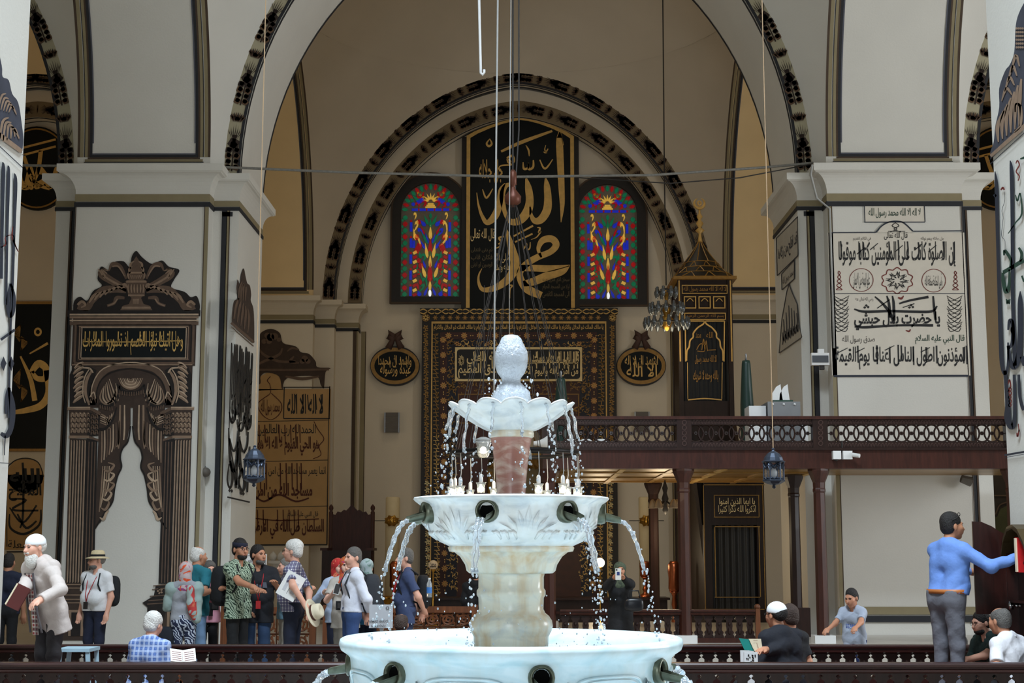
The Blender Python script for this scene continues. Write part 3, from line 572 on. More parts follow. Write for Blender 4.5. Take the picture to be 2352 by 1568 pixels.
quadf([(1090,1038),(1108,820),(1140,640),(1155,595),(1170,640),(1205,720),(1218,860),(1238,935)])
obj('ground', b, mat('panel_grey', (176,170,158), .8, var=.05), t)
text(k, 'قد افلح من زكاها', [T4(*p) for p in ((1082,370),(1205,250),(1205,370),(1090,470))], sp2, bold=.01); text(k, 'محمد رسول الله', [T4(*p) for p in ((1112,555),(1182,490),(1182,545),(1114,610))], sp2)
for i in range(6): stroke(k, [T4(1118+17*i,760-14*i+30*abs(i-2))+(1.5,), T4(1122+17*i,900-12*i)+(2.5,), T4(1112+17*i,985-14*i)+(1.5,)], sp2); stroke(k, [T4(1112+18*i,905-10*i)+(2,), T4(1120+18*i,960-12*i)+(3.5,), T4(1132+16*i,915-12*i)+(2,)], sp2)
obj('lettering', k, INKB, t)
# ---- near piers: huge letters on the bright receding faces
XL = -XP+.012; sp = ('x', XL); sp2 = ('x', XL+.006)
t = thing('wall_calligraphy', 'huge dark letters on the bright near pier at far left', 'calligraphy', atX(30, 1040, XL))
b = MB(); poly(b, spline([(-40,60),(-10,100),(4,150),(6,176),(20,184),(28,215),(42,236),(50,284),(54,322),(50,352),(50,352),(-40,270)], 4), sp); obj('crest', b, mat('mural_bluedark', (58,60,72), .85, var=.2), t)
b = MB()
for k_ in range(5): stroke(b, [(-2+9*k_,330-4*k_,2),(6+7*k_,280+4*k_,6),(20+6*k_,270+12*k_,3)], sp2); stroke(b, [(-4+6*k_,250+2*k_,2),(4+6*k_,220+6*k_,5),(14+6*k_,215+12*k_,2)], sp2)
stroke(b, [(-20,296,12),(50,348,10)], sp2); obj('crest_relief', b, MU[3], t)
b = MB(); stroke(b, [(-20,318,2),(52,385,2)], sp2)
for P_ in ([(6,372,2),(8,390,8),(6,480,7),(3,640,7)], [(18,380,2),(20,400,7),(17,520,6),(14,700,5)], [(33,398,2),(36,420,8),(33,520,6),(29,650,6),(24,760,5),(20,960,5)],
           [(2,780,6),(34,757,6)], [(24,650,5),(32,680,8),(30,715,9),(22,725,8),(18,690,8),(24,652,5)], [(20,890,6),(28,930,14),(27,975,12),(16,1000,12),(2,995,8)], [(12,1000,3),(10,1045,2)],
           [(22,890,7),(16,905,7),(14,950,6)]): stroke(b, P_, sp2)
for x_ in (8, 26): poly(b, [(x_-7,836),(x_,852),(x_+7,834),(x_,818)], sp2)
stroke(b, [(-5,1062,1.5),(24,1064,1.5)], sp2); obj('lettering', b, INKB, t)
b = MB(); stroke(b, [(2,568,2),(14,560,3),(12,545,2),(30,540,2),(34,560,3),(42,578,2)], sp2); stroke(b, [(30,520,2),(28,545,3),(40,575,2)], sp2); obj('lettering', b, INKRED, t)
XR = XP-.212; sp = ('x', XR); sp2 = ('x', XR-.006); T8 = lambda x, y: (1500+x*.3622, y*.3622)
t = thing('wall_calligraphy', 'huge dark and green letters on the bright near pier at far right', 'calligraphy', atX(2330, 1040, XR))
b = MB(); poly(b, [T8(*p) for p in spline(((2400,-60),(2330,60),(2300,160),(2290,330),(2262,410),(2232,450),(2195,560),(2195,680),(2170,800),(2160,900),(2140,960),(2140,1010),(2140,1010),(2400,740)), 4)], sp); obj('crest', b, mat('mural_bluedark', (58,60,72), .85), t)
b = MB()
for k_ in range(6): stroke(b, [T8(2190+26*k_,900-20*k_)+(3,), T8(2185+28*k_,800-34*k_)+(9,), T8(2225+22*k_,700-40*k_)+(4,)], sp2)
for k_ in range(4): stroke(b, [T8(2210+20*k_,640-60*k_)+(2,), T8(2240+20*k_,560-70*k_)+(7,), T8(2275+16*k_,600-60*k_)+(3,)], sp2)
stroke(b, [T8(2290,840)+(3,), T8(2330,790)+(6,), T8(2330,680)+(7,), T8(2300,660)+(4,), T8(2296,710)+(3,)], sp2)
for k_ in range(24): x_, y_ = T8(2305+13*(k_ % 4), 180+24*(k_//4)); disc(b, x_, y_, 2.6, 2.8, sp2, 8)
stroke(b, [T8(2140,990)+(7,), T8(2400,760)+(11,)], sp2); obj('crest_relief', b, MU[3], t)
b = MB(); g = MB(); r = MB()
stroke(b, [T8(2136,1042)+(1.6,), T8(2400,800)+(1.6,)], sp2)
N6 = lambda P_: [T6(x, y)+(w_,) for x, y, w_ in P_]
for P_ in ([(1528,150,2),(1536,230,8),(1540,400,8),(1548,700,8),(1556,950,9),(1564,1200,10),(1572,1380,10),(1590,1450,8),(1610,1400,6),(1612,1250,4)],
           [(1625,80,2),(1634,150,9),(1638,400,8),(1640,700,8),(1642,1000,8),(1650,1200,9),(1655,1400,9)], [(1520,310,8),(1535,300,6)],
           [(1690,920,2),(1690,1000,12),(1690,1200,12),(1680,1340,13),(1650,1410,12),(1628,1370,9),(1612,1270,7)], [(1612,1170,4),(1622,1110,8),(1640,1130,9),(1640,1250,9),(1612,1290,5)],
           [(1700,1340,10),(1716,1400,8)]): stroke(b, N6(P_), sp2)
disc(b, *T6(1640,1170), 5, 8, sp2, 10)
for P_ in ([(1690,70,3),(1720,60,6)], [(1660,300,2),(1672,340,4),(1690,290,3),(1700,420,4),(1660,480,3),(1612,550,2)], [(1580,800,9),(1640,765,9),(1714,720,10)], [(1578,800,6),(1582,860,9),(1600,925,10),(1618,880,7),(1620,780,4)], [(1586,690,4),(1592,660,7),(1630,720,7),(1625,770,5)], [(1680,640,5),(1700,680,7),(1690,730,5)],
           [(1600,970,3),(1606,1000,4),(1612,975,3),(1618,1000,4),(1624,970,3)], [(1700,820,4),(1714,860,5)]): stroke(g, N6(P_), sp2)
for P_ in ([(1662,100,2),(1672,80,3),(1684,110,3),(1664,150,3),(1684,180,3),(1676,210,2)], [(1565,270,3),(1578,255,5),(1588,270,3)], [(1612,1520,2),(1620,1490,4),(1628,1530,3),(1612,1568,3)]): stroke(r, N6(P_), sp2)
stroke(b, [T6(1588,280)+(1,), T6(1590,340)+(1,), T6(1572,400)+(1.2,), T6(1580,450)+(1,), T6(1570,560)+(1.2,), T6(1592,600)+(1,), T6(1590,690)+(1,)], sp2)
T7 = lambda x, y: (1740+x*.4517, 860+y*.4517)
for P_ in ([(1258,-20,8),(1266,80,9),(1272,160,12),(1272,220,16),(1290,265,14),(1305,240,10),(1308,150,8),(1305,0,7)], [(1328,0,6),(1332,100,7),(1345,160,8),(1355,180,8)]): stroke(b, [T7(x,y)+(w_,) for x, y, w_ in P_], sp2)
stroke(b, [T7(1255,410)+(4.5,), T7(1370,390)+(4.5,)], sp2); stroke(b, [T7(1256,422)+(1.2,), T7(1370,402)+(1.2,)], sp2)
for k_ in range(5): disc(r, *T7(1283+2*(k_%2), 75+20*k_), 4, 5, sp2, 12, .5)
for P_ in ([(1318,295,2),(1322,315,4),(1330,280,3)], [(1326,250,2),(1330,290,3)]): stroke(r, [T7(x,y)+(w_,) for x, y, w_ in P_], sp2)
obj('lettering', b, INKB, t); obj('lettering', g, INKGREEN, t); obj('lettering', r, INKRED, t)
# ---- tan panels on the engaged pier left of the niche
ep = lambda i: ('y', Y2-.012-.005*i); T5 = lambda x, y: (480+x*.3826, 600+y*.3826)
def t5(x0,y0,x1,y1): return (*T5(x0,y0), *T5(x1,y1))
t = thing('wall_calligraphy', 'tall tan panel of brown and red script beside the hanging lantern', 'calligraphy', at(650, 1250, Y2))
b = MB(); rect(b, 520, 893, 757, 1252, ep(0)); poly(b, [T5(200,780),T5(300,740),T5(310,690),T5(345,670),T5(400,670),T5(430,700),T5(445,770)], ep(0)); obj('ground', b, mat('panel_tan', (178,142,94), .85, var=.07, scale=3), t)
b = MB(); frame(b, 651, 888, 758, 962, 2.2, ep(1)); 
for y_ in (952, 1192, 1468): stroke(b, [T5(250,y_+10)+(1.4,), T5(715,y_)+(1.4,)], ep(1))
stroke(b, [T5(725,750)+(2.4,), T5(715,1150)+(1.6,), T5(708,1700)+(3,)], ep(1)); stroke(b, [T5(250,1702)+(3,), T5(708,1700)+(3,)], ep(1))
text(b, 'لا اله الا الله', t5(470,795,685,915), ep(1), bold=.02)
for x_ in (520, 560, 592, 640, 672): stroke(b, [T5(x_,800)+(2.4,), T5(x_+6,890)+(2,)], ep(1))
text(b, 'الحمد لله رب العالمين', t5(290,975,640,1050), ep(1)); text(b, 'انما يعمر مساجد الله من امن بالله', t5(300,1230,700,1290), ep(1)); text(b, 'قال النبي عليه السلام', t5(470,1500,655,1545), ep(1))
obj('lettering', b, INK, t)
r = MB(); text(r, 'هو الحي القيوم لا اله الا هو', t5(290,1050,660,1165), ep(2), bold=.025); text(r, 'مساجد الله من امن', t5(270,1330,620,1430), ep(2), bold=.03); text(r, 'السلطان ظل الله في الارض', t5(255,1545,690,1665), ep(2), bold=.02)
for x_ in (420,455,490,520,545,300,335): stroke(r, [T5(x_,980)+(2.4,), T5(x_+3,1090)+(2,)], ep(2)); stroke(r, [T5(x_+8,1210)+(2.6,), T5(x_+10,1370)+(2.2,)], ep(2)); stroke(r, [T5(x_-10,1490)+(2.2,), T5(x_-6,1620)+(2.2,)], ep(2))
stroke(r, [T5(270,1400)+(2,), T5(330,1440)+(4,), T5(420,1400)+(4,), T5(520,1440)+(4,), T5(600,1420)+(3,)], ep(2)); stroke(r, [T5(265,1540)+(2,), T5(420,1555)+(2.6,), T5(660,1545)+(2,)], ep(2))
stroke(r, [T5(630,960)+(1.6,), T5(655,1010)+(1.8,), T5(690,1065)+(1.8,), T5(660,1110)+(1.8,), T5(672,1160)+(1.6,), T5(625,1185)+(1.6,)], ep(2))
for P_ in ([(370,690,1.4),(350,715,1.8),(366,740,1.4),(368,790,1.4),(330,820,1.8),(296,850,1.8),(300,890,2),(330,930,1.8),(370,950,1.4),(410,930,1.8),(436,890,2),(432,850,1.8),(400,815,1.8),(372,790,1.4)],): stroke(r, [T5(x,y)+(w_,) for x,y,w_ in P_], ep(2))
text(r, 'محمد رسول الله', t5(312,830,424,925), ep(2), bold=.01); obj('lettering', r, mat('ink_darkred', (78,34,24), .8), t)
c_ = MB(); poly(c_, [T5(*p) for p in spline(((180,640),(200,560),(250,540),(300,480),(310,430),(370,405),(425,430),(445,490),(520,510),(552,545),(600,555),(640,600),(652,635),(730,640),(700,665),(690,760),(670,740),(640,690),(470,700),(440,770),(420,690),(345,668),(310,690),(300,740),(180,720)), 4)], ep(1)); obj('crest', c_, MU[1], t)
c_ = MB()
for x_, y_, r_ in ((370,455,9),(350,445,7),(395,450,8),(360,475,8),(330,480,6),(420,470,5),(575,585,8),(560,600,6),(595,600,6)): disc(c_, *T5(x_,y_), r_, r_, ep(2), 9)
for P_ in ([(300,520,3),(330,560,6),(420,600,6),(520,600,5)], [(440,520,3),(420,560,6),(330,600,6),(290,620,4)], [(470,540,2),(500,520,5),(540,530,3)], [(510,570,3),(490,600,8),(540,610,4)], [(280,650,5),(500,652,5),(720,648,5)], [(460,690,4),(560,705,7),(660,690,4)]): stroke(c_, [T5(x,y)+(w_,) for x,y,w_ in P_], ep(2))
obj('crest_relief', c_, MU[2], t)
# ---- left aisle wall seen past the near pier
lp = lambda i: ('y', WALL-.012-.006*i)
def roundel(cx, cy, label, words):
    t = thing('round_plaque', label, 'plaque', at(cx, cy+95, WALL-.1)); 
    b = MB(); b.prism([at(cx+80*math.cos(2*PI*k/48), cy-96*math.sin(2*PI*k/48), WALL-.12) for k in range(48)], (0,.115,0)); obj('board', b, BOARD, t)
    g = MB(); disc(g, cx, cy, 77, 92, ('y', WALL-.127), 48, .96); obj('rim', g, GOLDD, t)
    g = MB(); pl_ = ('y', WALL-.128); text(g, words, (cx-56, cy-20, cx+56, cy+50), pl_, bold=.03)
    stroke(g, [(cx-50,cy-42,5),(cx+44,cy-66,5)], pl_); stroke(g, [(cx-46,cy-26,5),(cx+44,cy-50,5)], pl_); stroke(g, [(cx+10,cy-40,10),(cx+2,cy+10,9),(cx-18,cy+46,6),(cx-44,cy+44,3)], pl_); stroke(g, [(cx-30,cy-30,8),(cx-6,cy+30,9),(cx+30,cy+48,6)], pl_); obj('lettering', g, GOLD, t)
roundel(84, 386, 'round black and gold plaque high on the left aisle wall', 'محمد'); roundel(2294, 386, 'round black and gold plaque on the right aisle wall', 'علي')
t = thing('calligraphy_board', 'black panel with one large gold letter in the left aisle', 'board', at(60, 1030, WALL-.08)); b = MB(); slab(b, 0, 695, 118, 1033, WALL-.08, .07); obj('board', b, BOARD, t)
b = MB(); bars(b, 0, 692, 120, 1036, 6, WALL-.10, .09); obj('border', b, GOLDD, t)
g = MB(); pl_ = ('y', WALL-.09); stroke(g, [(72,855,12),(88,835,17),(105,845,16),(104,868,14),(84,868,12),(74,852,8)], pl_); stroke(g, [(107,850,14),(112,900,16),(95,930,16),(60,942,13),(20,948,8)], pl_); stroke(g, [(47,818,4),(70,870,10),(80,920,12)], pl_); disc(g, 87, 762, 9, 10, pl_, 20, .5); stroke(g, [(68,812,3),(110,788,6)], pl_); obj('lettering', g, GOLD, t)
g = MB()
for cx, cy, h in ((48,775,30),(48,885,38)):
    for k in range(7): stroke(g, [(cx,cy-h,1),(cx-16+2*k,cy-h*.3+k*3,1.4),(cx+14-2*k,cy+h*.3-k*2,1.4),(cx,cy+h,1)], pl_)
obj('ornament', g, GOLDD, t)
t = thing('wall_calligraphy', 'round topped panel of black letters low on the left aisle wall', 'calligraphy', at(55, 1265, WALL-.01)); b = MB(); rect(b, 10, 1090, 100, 1262, lp(0)); disc(b, 58, 1092, 42, 40, lp(0)); obj('ground', b, mat('panel_tan', (178,142,94)), t)
b = MB(); stroke(b, [(16,1255,2),(16,1095,2),(28,1062,2.4),(58,1052,2.6),(88,1062,2.4),(100,1095,2)], lp(1)); stroke(b, [(15,1267,3),(100,1266,3)], lp(1))
text(b, 'الله', (22,1075,92,1110), lp(1), bold=.03); text(b, 'المفتح', (20,1112,95,1150), lp(1), bold=.03); stroke(b, [(52,1062,5),(54,1110,5),(52,1190,5),(46,1212,4)], lp(1)); stroke(b, [(22,1145,3),(60,1148,5),(28,1170,5),(88,1172,4)], lp(1)); stroke(b, [(22,1165,3),(52,1200,5),(84,1160,4)], lp(1)); stroke(b, [(22,1180,3),(24,1212,5),(55,1226,6),(90,1205,5),(94,1170,3)], lp(1)); stroke(b, [(40,1180,4),(60,1212,6),(84,1196,4)], lp(1)); text(b, 'شعلة', (18,1240,70,1258), lp(1)); obj('lettering', b, INK, t)
# ================================================================== the niche wall
T3 = lambda x, y: (880+x*.3189, 240+y*.3189)
# ---- stained glass windows
GLS = {k: mat('glass_'+k, c, .12, var=.25, scale=9, emit=e) for k, c, e in (('red', (196,24,34), .16), ('green', (16,140,96), .16), ('blue', (34,52,214), .28), ('gold', (236,190,84), .34), ('amber', (206,134,34), .24), ('white', (232,236,240), .8))}
LEAD = mat('lead_came', (120,112,100), .6, var=.12, scale=20)
_PM = {}
def pane_mesh(shape, color):
    k = (shape, color)
    if k not in _PM:
        if shape == 'oval': P = [(math.cos(2*PI*i/10), math.sin(2*PI*i/10)) for i in range(10)]
        elif shape == 'lens': P = [(0,1),(.6,.5),(.75,0),(.6,-.5),(0,-1),(-.6,-.5),(-.75,0),(-.6,.5)]
        elif shape == 'drop': P = [(0,1),(.35,.35),(.7,-.2),(.6,-.7),(0,-1),(-.6,-.7),(-.7,-.2),(-.35,.35)]
        elif shape == 'hook': P = [(-.2,-1),(.5,-.6),(.9,.1),(.6,.8),(-.1,1),(-.7,.6),(-.5,.1),(-.1,.4),(.3,.2),(.1,-.4)]
        else: P = [(-1,-1),(1,-1),(1,1),(-1,1)]
        b = MB().prism([(x, 0, z) for x, z in P], (0, .02, 0)); me = bpy.data.meshes.new('pane'); me.from_pydata(b.v, [], b.f); me.materials.append(GLS[color]); _PM[k] = me
    return _PM[k]
def stained_window(name, cx, y_top, y_bot, label, fx0, fx1, fy0, fy1):
    Yw = WALL-.06; c0 = at(cx, (y_top+y_bot)/2, Yw); s = (at(cx+100, 560, Yw).x-at(cx, 560, Yw).x)/100
    t = thing(name, label, None, (c0.x, WALL, c0.z), kind='structure'); zb = at(cx, y_bot, Yw).z; hw = 68.5*s; zt = at(cx, y_top, Yw).z; zsp = zt-hw
    def outline(w, z0, extra=0): return [(c0.x-w, z0), (c0.x+w, z0)]+[(c0.x+w*math.cos(PI*k/20), zsp+(w)*math.sin(PI*k/20)) for k in range(21)]
    b = MB().prism([(x, Yw+.0, z) for x, z in outline(hw, zb)], (0, .03, 0)); obj('leading', b, LEAD, t)
    O = outline(hw+22*s, zb-15*s); I = outline(hw-1*s, zb+1*s); f = MB()
    f.grid([[(x, Yw-.10, z) for x, z in O+O[:1]], [(x, Yw-.10, z) for x, z in I+I[:1]]]); f.grid([[(x, Yw-.10, z) for x, z in I+I[:1]], [(x, Yw+.02, z) for x, z in I+I[:1]]]); f.grid([[(x, WALL-.005, z) for x, z in O+O[:1]], [(x, Yw-.10, z) for x, z in O+O[:1]]]); obj('frame', f, DARKFR, t)
    O2 = outline(hw+23*s, zb-16*s); I2 = outline(hw+19*s, zb-12*s); f = MB().grid([[(x, Yw-.115, z) for x, z in O2+O2[:1]], [(x, Yw-.115, z) for x, z in I2+I2[:1]]]).grid([[(x, Yw-.09, z) for x, z in O2+O2[:1]], [(x, Yw-.115, z) for x, z in O2+O2[:1]]]); obj('frame_moulding', f, BROWNLINE, t)
    H = (zsp-zb)/s; VS = H/168
    def pane(shape, col, u, v, su, sv, rot=0, q=1.12):       # u px from axis, v px above the sill
        su *= q; sv *= q
        o = bpy.data.objects.new('pane', pane_mesh(shape, col)); COL.objects.link(o); o.parent = t; o.matrix_parent_inverse = Matrix.Translation(-Vector(t.location))
        o.location = (c0.x+u*s, Yw-.02, zb+v*s); o.rotation_euler = (0, rot, 0); o.scale = (su*s, 1, sv*s)
    n = 13
    for i in range(n):
        for e in (-1, 1): pane('lens', 'red' if i % 2 else 'green', e*58, 7+(H-6)/n*i, 6.6, 5.6); pane('rect', 'green', e*64.5, 1+(H-6)/n*i, 1.8, 2.4)
    for i in range(17): a = PI*(i+.5)/17; pane('lens', 'red' if i % 2 else 'green', 59*math.cos(a), H+59*math.sin(a), 4.6, 6.8, PI/2-a)
    for i in range(5):
        for e in (-1, 1): pane('rect', 'blue', e*44.5, 14+i*(H-12)/5, 2.6, 9.5); pane('oval', 'red', e*44.5, 28+i*(H-12)/5, 2.4, 2.4)
    for i in range(-2, 3): pane('rect', 'blue', i*18, H+5, 6.5, 2.6); pane('oval', 'red', i*18+9, H+5, 2, 2)
    for e in (-1, 1):
        for i in range(10): pane('rect', 'gold' if i % 2 else 'red', e*35, 6+i*9.2*VS, 4.2, 2.9, e*.5)
        for k, (u, v, su, sv, r_, sh, col) in enumerate(((31,118,4,5,0,'oval','red'),(26,148,4,4,0,'oval','red'),(37,126,3,8,.2,'drop','gold'),(18,104,3.5,9,.5,'drop','blue'),(8,116,3,9,.3,'drop','blue'),(18,132,3,8,.4,'drop','red'),(38,104,2.6,6,0,'rect','blue'),(14,66,3,8,.3,'drop','blue'),(28,22,3,6,.2,'lens','red'),(8,40,3,8,-.3,'drop','green'),(30,58,2.6,8,0,'drop','green'),(30,112,6,12,.5,'hook','gold'),(34,140,5,10,-.3,'hook','gold'),(36,160,4,6,0,'hook','gold'),(22,128,5,8,.6,'hook','blue'),(28,96,5,8,-.4,'rect','red'),(14,118,4,13,.5,'drop','green'),(9,92,4.5,13,.15,'drop','gold'),(16,78,7,7,0,'hook','green'),(15,52,4.5,12,.3,'drop','gold'),(21,62,5,5,0,'oval','red'),(24,44,4,9,.5,'hook','green'),(12,30,6,8,.4,'hook','green'),(20,18,5,9,-.6,'hook','green'),(25,8,6,5,.4,'drop','blue'),(26,72,4,4,0,'oval','red'),(9,12,3.5,8,-.4,'drop','blue'),(22,30,4,5,0,'lens','red'),(24,84,4,7,.3,'drop','green'),(18,146,5,7,.7,'drop','blue'),(10,152,4,9,.4,'drop','green'),
            (16,H+20,7,7,0,'hook','red'),(30,H+16,6,6,.5,'hook','red'),(24,H+26,7,4,.5,'rect','blue'),(40,H+18,5,4,0,'lens','blue'),(34,H+32,5,9,.9,'drop','green'),(44,H+30,4,7,.4,'drop','green'),(22,H+44,5,8,-.9,'drop','green'))): pane(sh, col, e*u, v*VS if v < H else v, su, sv*(VS if v < H else 1), e*r_, 1.2)
        for i in range(9): pane('oval', 'red' if i % 4 else 'amber', e*(18+5.6*(i % 3)), H+34+5.4*(i//3), 2.7, 2.6)
        for i in range(6): pane('oval', 'red', e*(27+3*math.cos(i)), 50*VS+6*math.sin(i*1.05), 2, 2)
    for v, su, sv, sh, col in ((100,6,17,'drop','red'),(128,5,13,'drop','gold'),(146,4,8,'drop','green'),(72,4.5,13,'drop','gold'),(50,8,18,'drop','red'),(26,4,11,'drop','gold'),(8,4,7,'lens','white'),(86,3.5,5,'oval','green'),(160,4,5,'lens','green')): pane(sh, col, 0, v*VS, su, sv*VS, 0, 1.15)
    for i in range(7): a = PI*(i+.5)/7; pane('drop', 'gold', 13*math.cos(a), H+24+13*math.sin(a), 2.7, 7.5, PI/2-a)
    for i in range(3): pane('rect', 'gold', 0, H+11+4*i, 11-2.5*i, 1.5)
    return t
stained_window('window_1', 988.5, 420, 683, 'arched stained glass window left of the tall gold lettered panel', 897, 1068, 393, 700)
stained_window('window_2', 1396, 424, 689, 'arched stained glass window right of the tall gold lettered panel', 1322, 1487, 400, 708)
# ---- tall black and gold panel
Yp = WALL-.22; t = thing('calligraphy_board', 'tall black pointed board with huge gold lettering above the niche', 'board', at(1195, 707, Yp)); hp = lambda i: ('y', Yp-.008-.005*i)
top = [(1072,312),(1090,302),(1120,290),(1150,280),(1175,274),(1195,271),(1215,273),(1240,279),(1270,289),(1300,302),(1318,313)]
V = [at(1072,707,Yp)]+[at(x, y, Yp) for x, y in top]+[at(1318,707,Yp)]
V[0].x = V[1].x; V[-1].x = V[-2].x; obj('board', MB().prism(V, (0, .2, 0)), BOARD, t)
k = (at(1195,271,Yp)-at(1195,281,Yp)).z; g = MB(); ctr = at(1195, 480, Yp); W_ = V[-1].x-V[0].x
In = [Vector((ctr.x+(p.x-ctr.x)*(1-.016*6*1.0/W_*2), p.y-.02, p.z-(.06 if i not in (0, len(V)-1) else 0))) for i, p in enumerate(V)]
g.grid([[Vector((p.x, Yp-.02, p.z)) for p in V], In]); g.grid([[Vector((p.x, Yp, p.z)) for p in V], [Vector((p.x, Yp-.02, p.z)) for p in V]]); obj('gold_border', g, GOLD, t)
for s in (-1, 1): 
    b = MB(); x_ = V[0].x if s < 0 else V[-1].x; b.box(*sorted((x_, x_+s*.125)), Yp+.02, Yp+.2, V[0].z, V[1].z-.02); obj('side_board', b, DARKFR, t)
g = MB(); S3 = lambda P_: stroke(g, [T3(x, y)+(w_*.3189,) for x, y, w_ in P_], hp(1), 7)
poly(g, [T3(*p) for p in ((1276,180),(1302,290),(1296,296),(1284,240),(1250,240))], hp(1))
for P_ in ([(1270,190,8),(1270,260,46),(1276,400,50),(1285,600,44),(1290,730,32),(1281,848,4)],
 [(1170,530,12),(1180,590,44),(1187,680,54),(1180,760,60),(1140,825,56),(1095,838,44),(1068,800,26),(1058,735,10)],
 [(1030,532,14),(1046,600,48),(1056,690,56),(1040,765,64),(990,830,58),(930,846,44),(888,805,28),(866,730,34),(858,650,40),(880,590,34),(920,575,22),(925,600,10)],
 [(878,568,10),(850,620,40),(838,710,46),(806,800,54),(750,850,36),(712,800,24),(686,720,14),(674,634,5)],
 [(850,338,16),(1000,270,26),(1218,190,16)], [(770,245,5),(746,280,14),(762,300,16),(782,282,14),(770,250,7)], [(1128,398,8),(1166,462,14),(1222,394,6)], [(1028,292,4),(1048,330,14),(1052,372,5)],
 [(1188,318,6),(1170,345,12),(1155,340,5)], [(1172,292,3),(1164,325,8),(1180,350,6)], [(1082,400,10),(1080,450,16),(1050,465,16),(1046,420,10),(1044,455,14),(1014,462,16),(1008,415,6)],
 [(890,385,12),(930,370,18),(940,410,18),(905,420,14),(895,390,10),(930,430,12),(850,440,10),(830,468,4)], [(716,610,6),(744,672,14),(790,606,6)],
 [(1140,1100,14),(1118,1040,28),(1150,978,46),(1215,968,50),(1246,1010,50),(1205,1060,44),(1110,1100,46),(1030,1150,48),(985,1210,46),(1000,1280,54),(1050,1335,62),(1140,1375,52)],
 [(985,1176,46),(1100,1178,48),(1200,1180,46),(1345,1158,10)], [(1342,1160,8),(1290,1200,50),(1180,1235,60),(1080,1275,56),(1010,1290,40)],
 [(888,896,6),(905,960,36),(930,1060,64),(950,1140,66),(925,1225,62),(860,1290,52),(780,1328,42),(715,1330,30),(688,1280,20),(690,1225,12),(712,1180,4)],
 [(940,948,12),(1080,872,14)], [(950,990,12),(1076,930,12)], [(1110,885,6),(1130,890,12),(1120,920,12),(1135,915,10),(1105,955,8),(1065,972,3)],
 [(1060,990,6),(1056,1035,10),(1035,1042,10),(1034,1000,6),(1012,1040,10),(1006,1000,5)], [(870,950,12),(835,960,14),(850,990,14),(830,1005,10)], [(912,1300,8),(930,1305,12),(915,1330,8),(913,1395,4)], [(850,1000,10),(835,1025,10),(800,1038,6)]): S3(P_)
text(g, 'جل جلاله', (*T3(690,395), *T3(860,570)), hp(1), bold=.02); obj('lettering', g, GOLD, t)
g = MB(); text(g, 'قال الله تعالى', (*T3(630,892), *T3(805,985)), hp(1), bold=.008); text(g, 'صلى الله', (*T3(800,1070), *T3(915,1140)), hp(1)); text(g, 'عليه وسلم', (*T3(805,1140), *T3(912,1220)), hp(1)); obj('lettering', g, GOLDP, t)
g = MB()
for i, s_ in enumerate(('ثم دنى فتدلى', 'فكان قاب', 'قوسين او ادنى')): text(g, s_, (*T3(632,1028+52*i), *T3(788,1072+52*i)), hp(1), bold=.02)
for i, s_ in enumerate(('سبحان الذي اسرى بعبده', 'ليلا من المسجد الحرام', 'الى المسجد الاقصى')): text(g, s_, (*T3(1148,1242+50*i), *T3(1342,1288+52*i)), hp(1), bold=.02)
obj('lettering', g, mat('gold_dim', (92,82,58), .6), t)
# ---- the prayer niche and its great painted frame
T2 = lambda x, y: (840+x*.306, 700+y*.306)
Yn = WALL-.24; t = thing('prayer_niche', 'tall dark and gold frame of the prayer niche behind the fountain', 'niche', at(1191, 1380, Yn)); np_ = lambda i: ('y', Yn-.012-.005*i)
zb0 = 0.02
def upright(mb, x0, y0, x1, y1, Y, th):                     # frame of bars down to the floor: px given at mid height
    A = at(x0,900,Y).x; B = at(x1,900,Y).x; return A, B
XA = [at(p, 900, Yn).x for p in (968,990,993,1010,1027,1051)]; XB = [at(p, 900, Yn).x for p in (1416,1394,1391,1372,1357,1332)]; ZT = [at(1191, p, Yn).z for p in (720,738,743,762,779,799)]
OUTER = mat('niche_dark', (30,24,20), .5, var=.2, scale=8); REDB = mat('niche_red', (58,24,18), .5, var=.2); BLUEB = mat('niche_blue', (20,22,40), .5, var=.25); NBLK = mat('niche_black', (16,14,12), .5, var=.2)
def ring(i, j, m, name, y0, th=.2):
    b = MB(); b.box(XA[i], XA[j], y0, y0+th, zb0, ZT[i]); b.box(XB[j], XB[i], y0, y0+th, zb0, ZT[i]); b.box(XA[j], XB[j], y0, y0+th, ZT[j], ZT[i]); return obj(name, b, m, t)
ring(0, 1, OUTER, 'outer_band', Yn, .23); ring(1, 2, GOLD, 'gold_fillet', Yn-.02, .2); ring(2, 3, NBLK, 'inscription_band', Yn+.005); ring(3, 4, REDB, 'red_band', Yn+.01); ring(4, 5, BLUEB, 'blue_band', Yn+.02)
b = MB(); b.box(XA[0]-.05, XB[0]+.05, Yn-.06, WALL-.005, ZT[0], ZT[0]+.13); obj('crown', b, NBLK, t)
g = MB(); pl_ = ('y', Yn-.07); x0, x1 = 966, 1418
for k in range(14):
    c_ = x0+16+k*(x1-x0-32)/13
    for e in (-1, 1): stroke(g, [(c_-17,715+e*2.5,2),(c_-9,715+e*5.2,2.4),(c_,715,2),(c_+9,715-e*5.2,2.4),(c_+17,715-e*2.5,2)], pl_)
obj('ornament', g, GOLD, t)
rnd = random.Random(11)
def flower(mb, x, y, r, pl, n=6, a0=0):
    for k in range(n): a = a0+2*PI*k/n; stroke(mb, [(x,y,r*.25),(x+r*.6*math.cos(a),y+r*.6*math.sin(a),r*.5),(x+r*math.cos(a),y+r*math.sin(a),r*.15)], pl, 3)
def cols(i, j): return (968,990,993,1010,1027,1051)[i]*.5+(968,990,993,1010,1027,1051)[j]*.5, (1416,1394,1391,1372,1357,1332)[i]*.5+(1416,1394,1391,1372,1357,1332)[j]*.5
def lean(x, y): return x-(x-1190)*(y-900)/24000
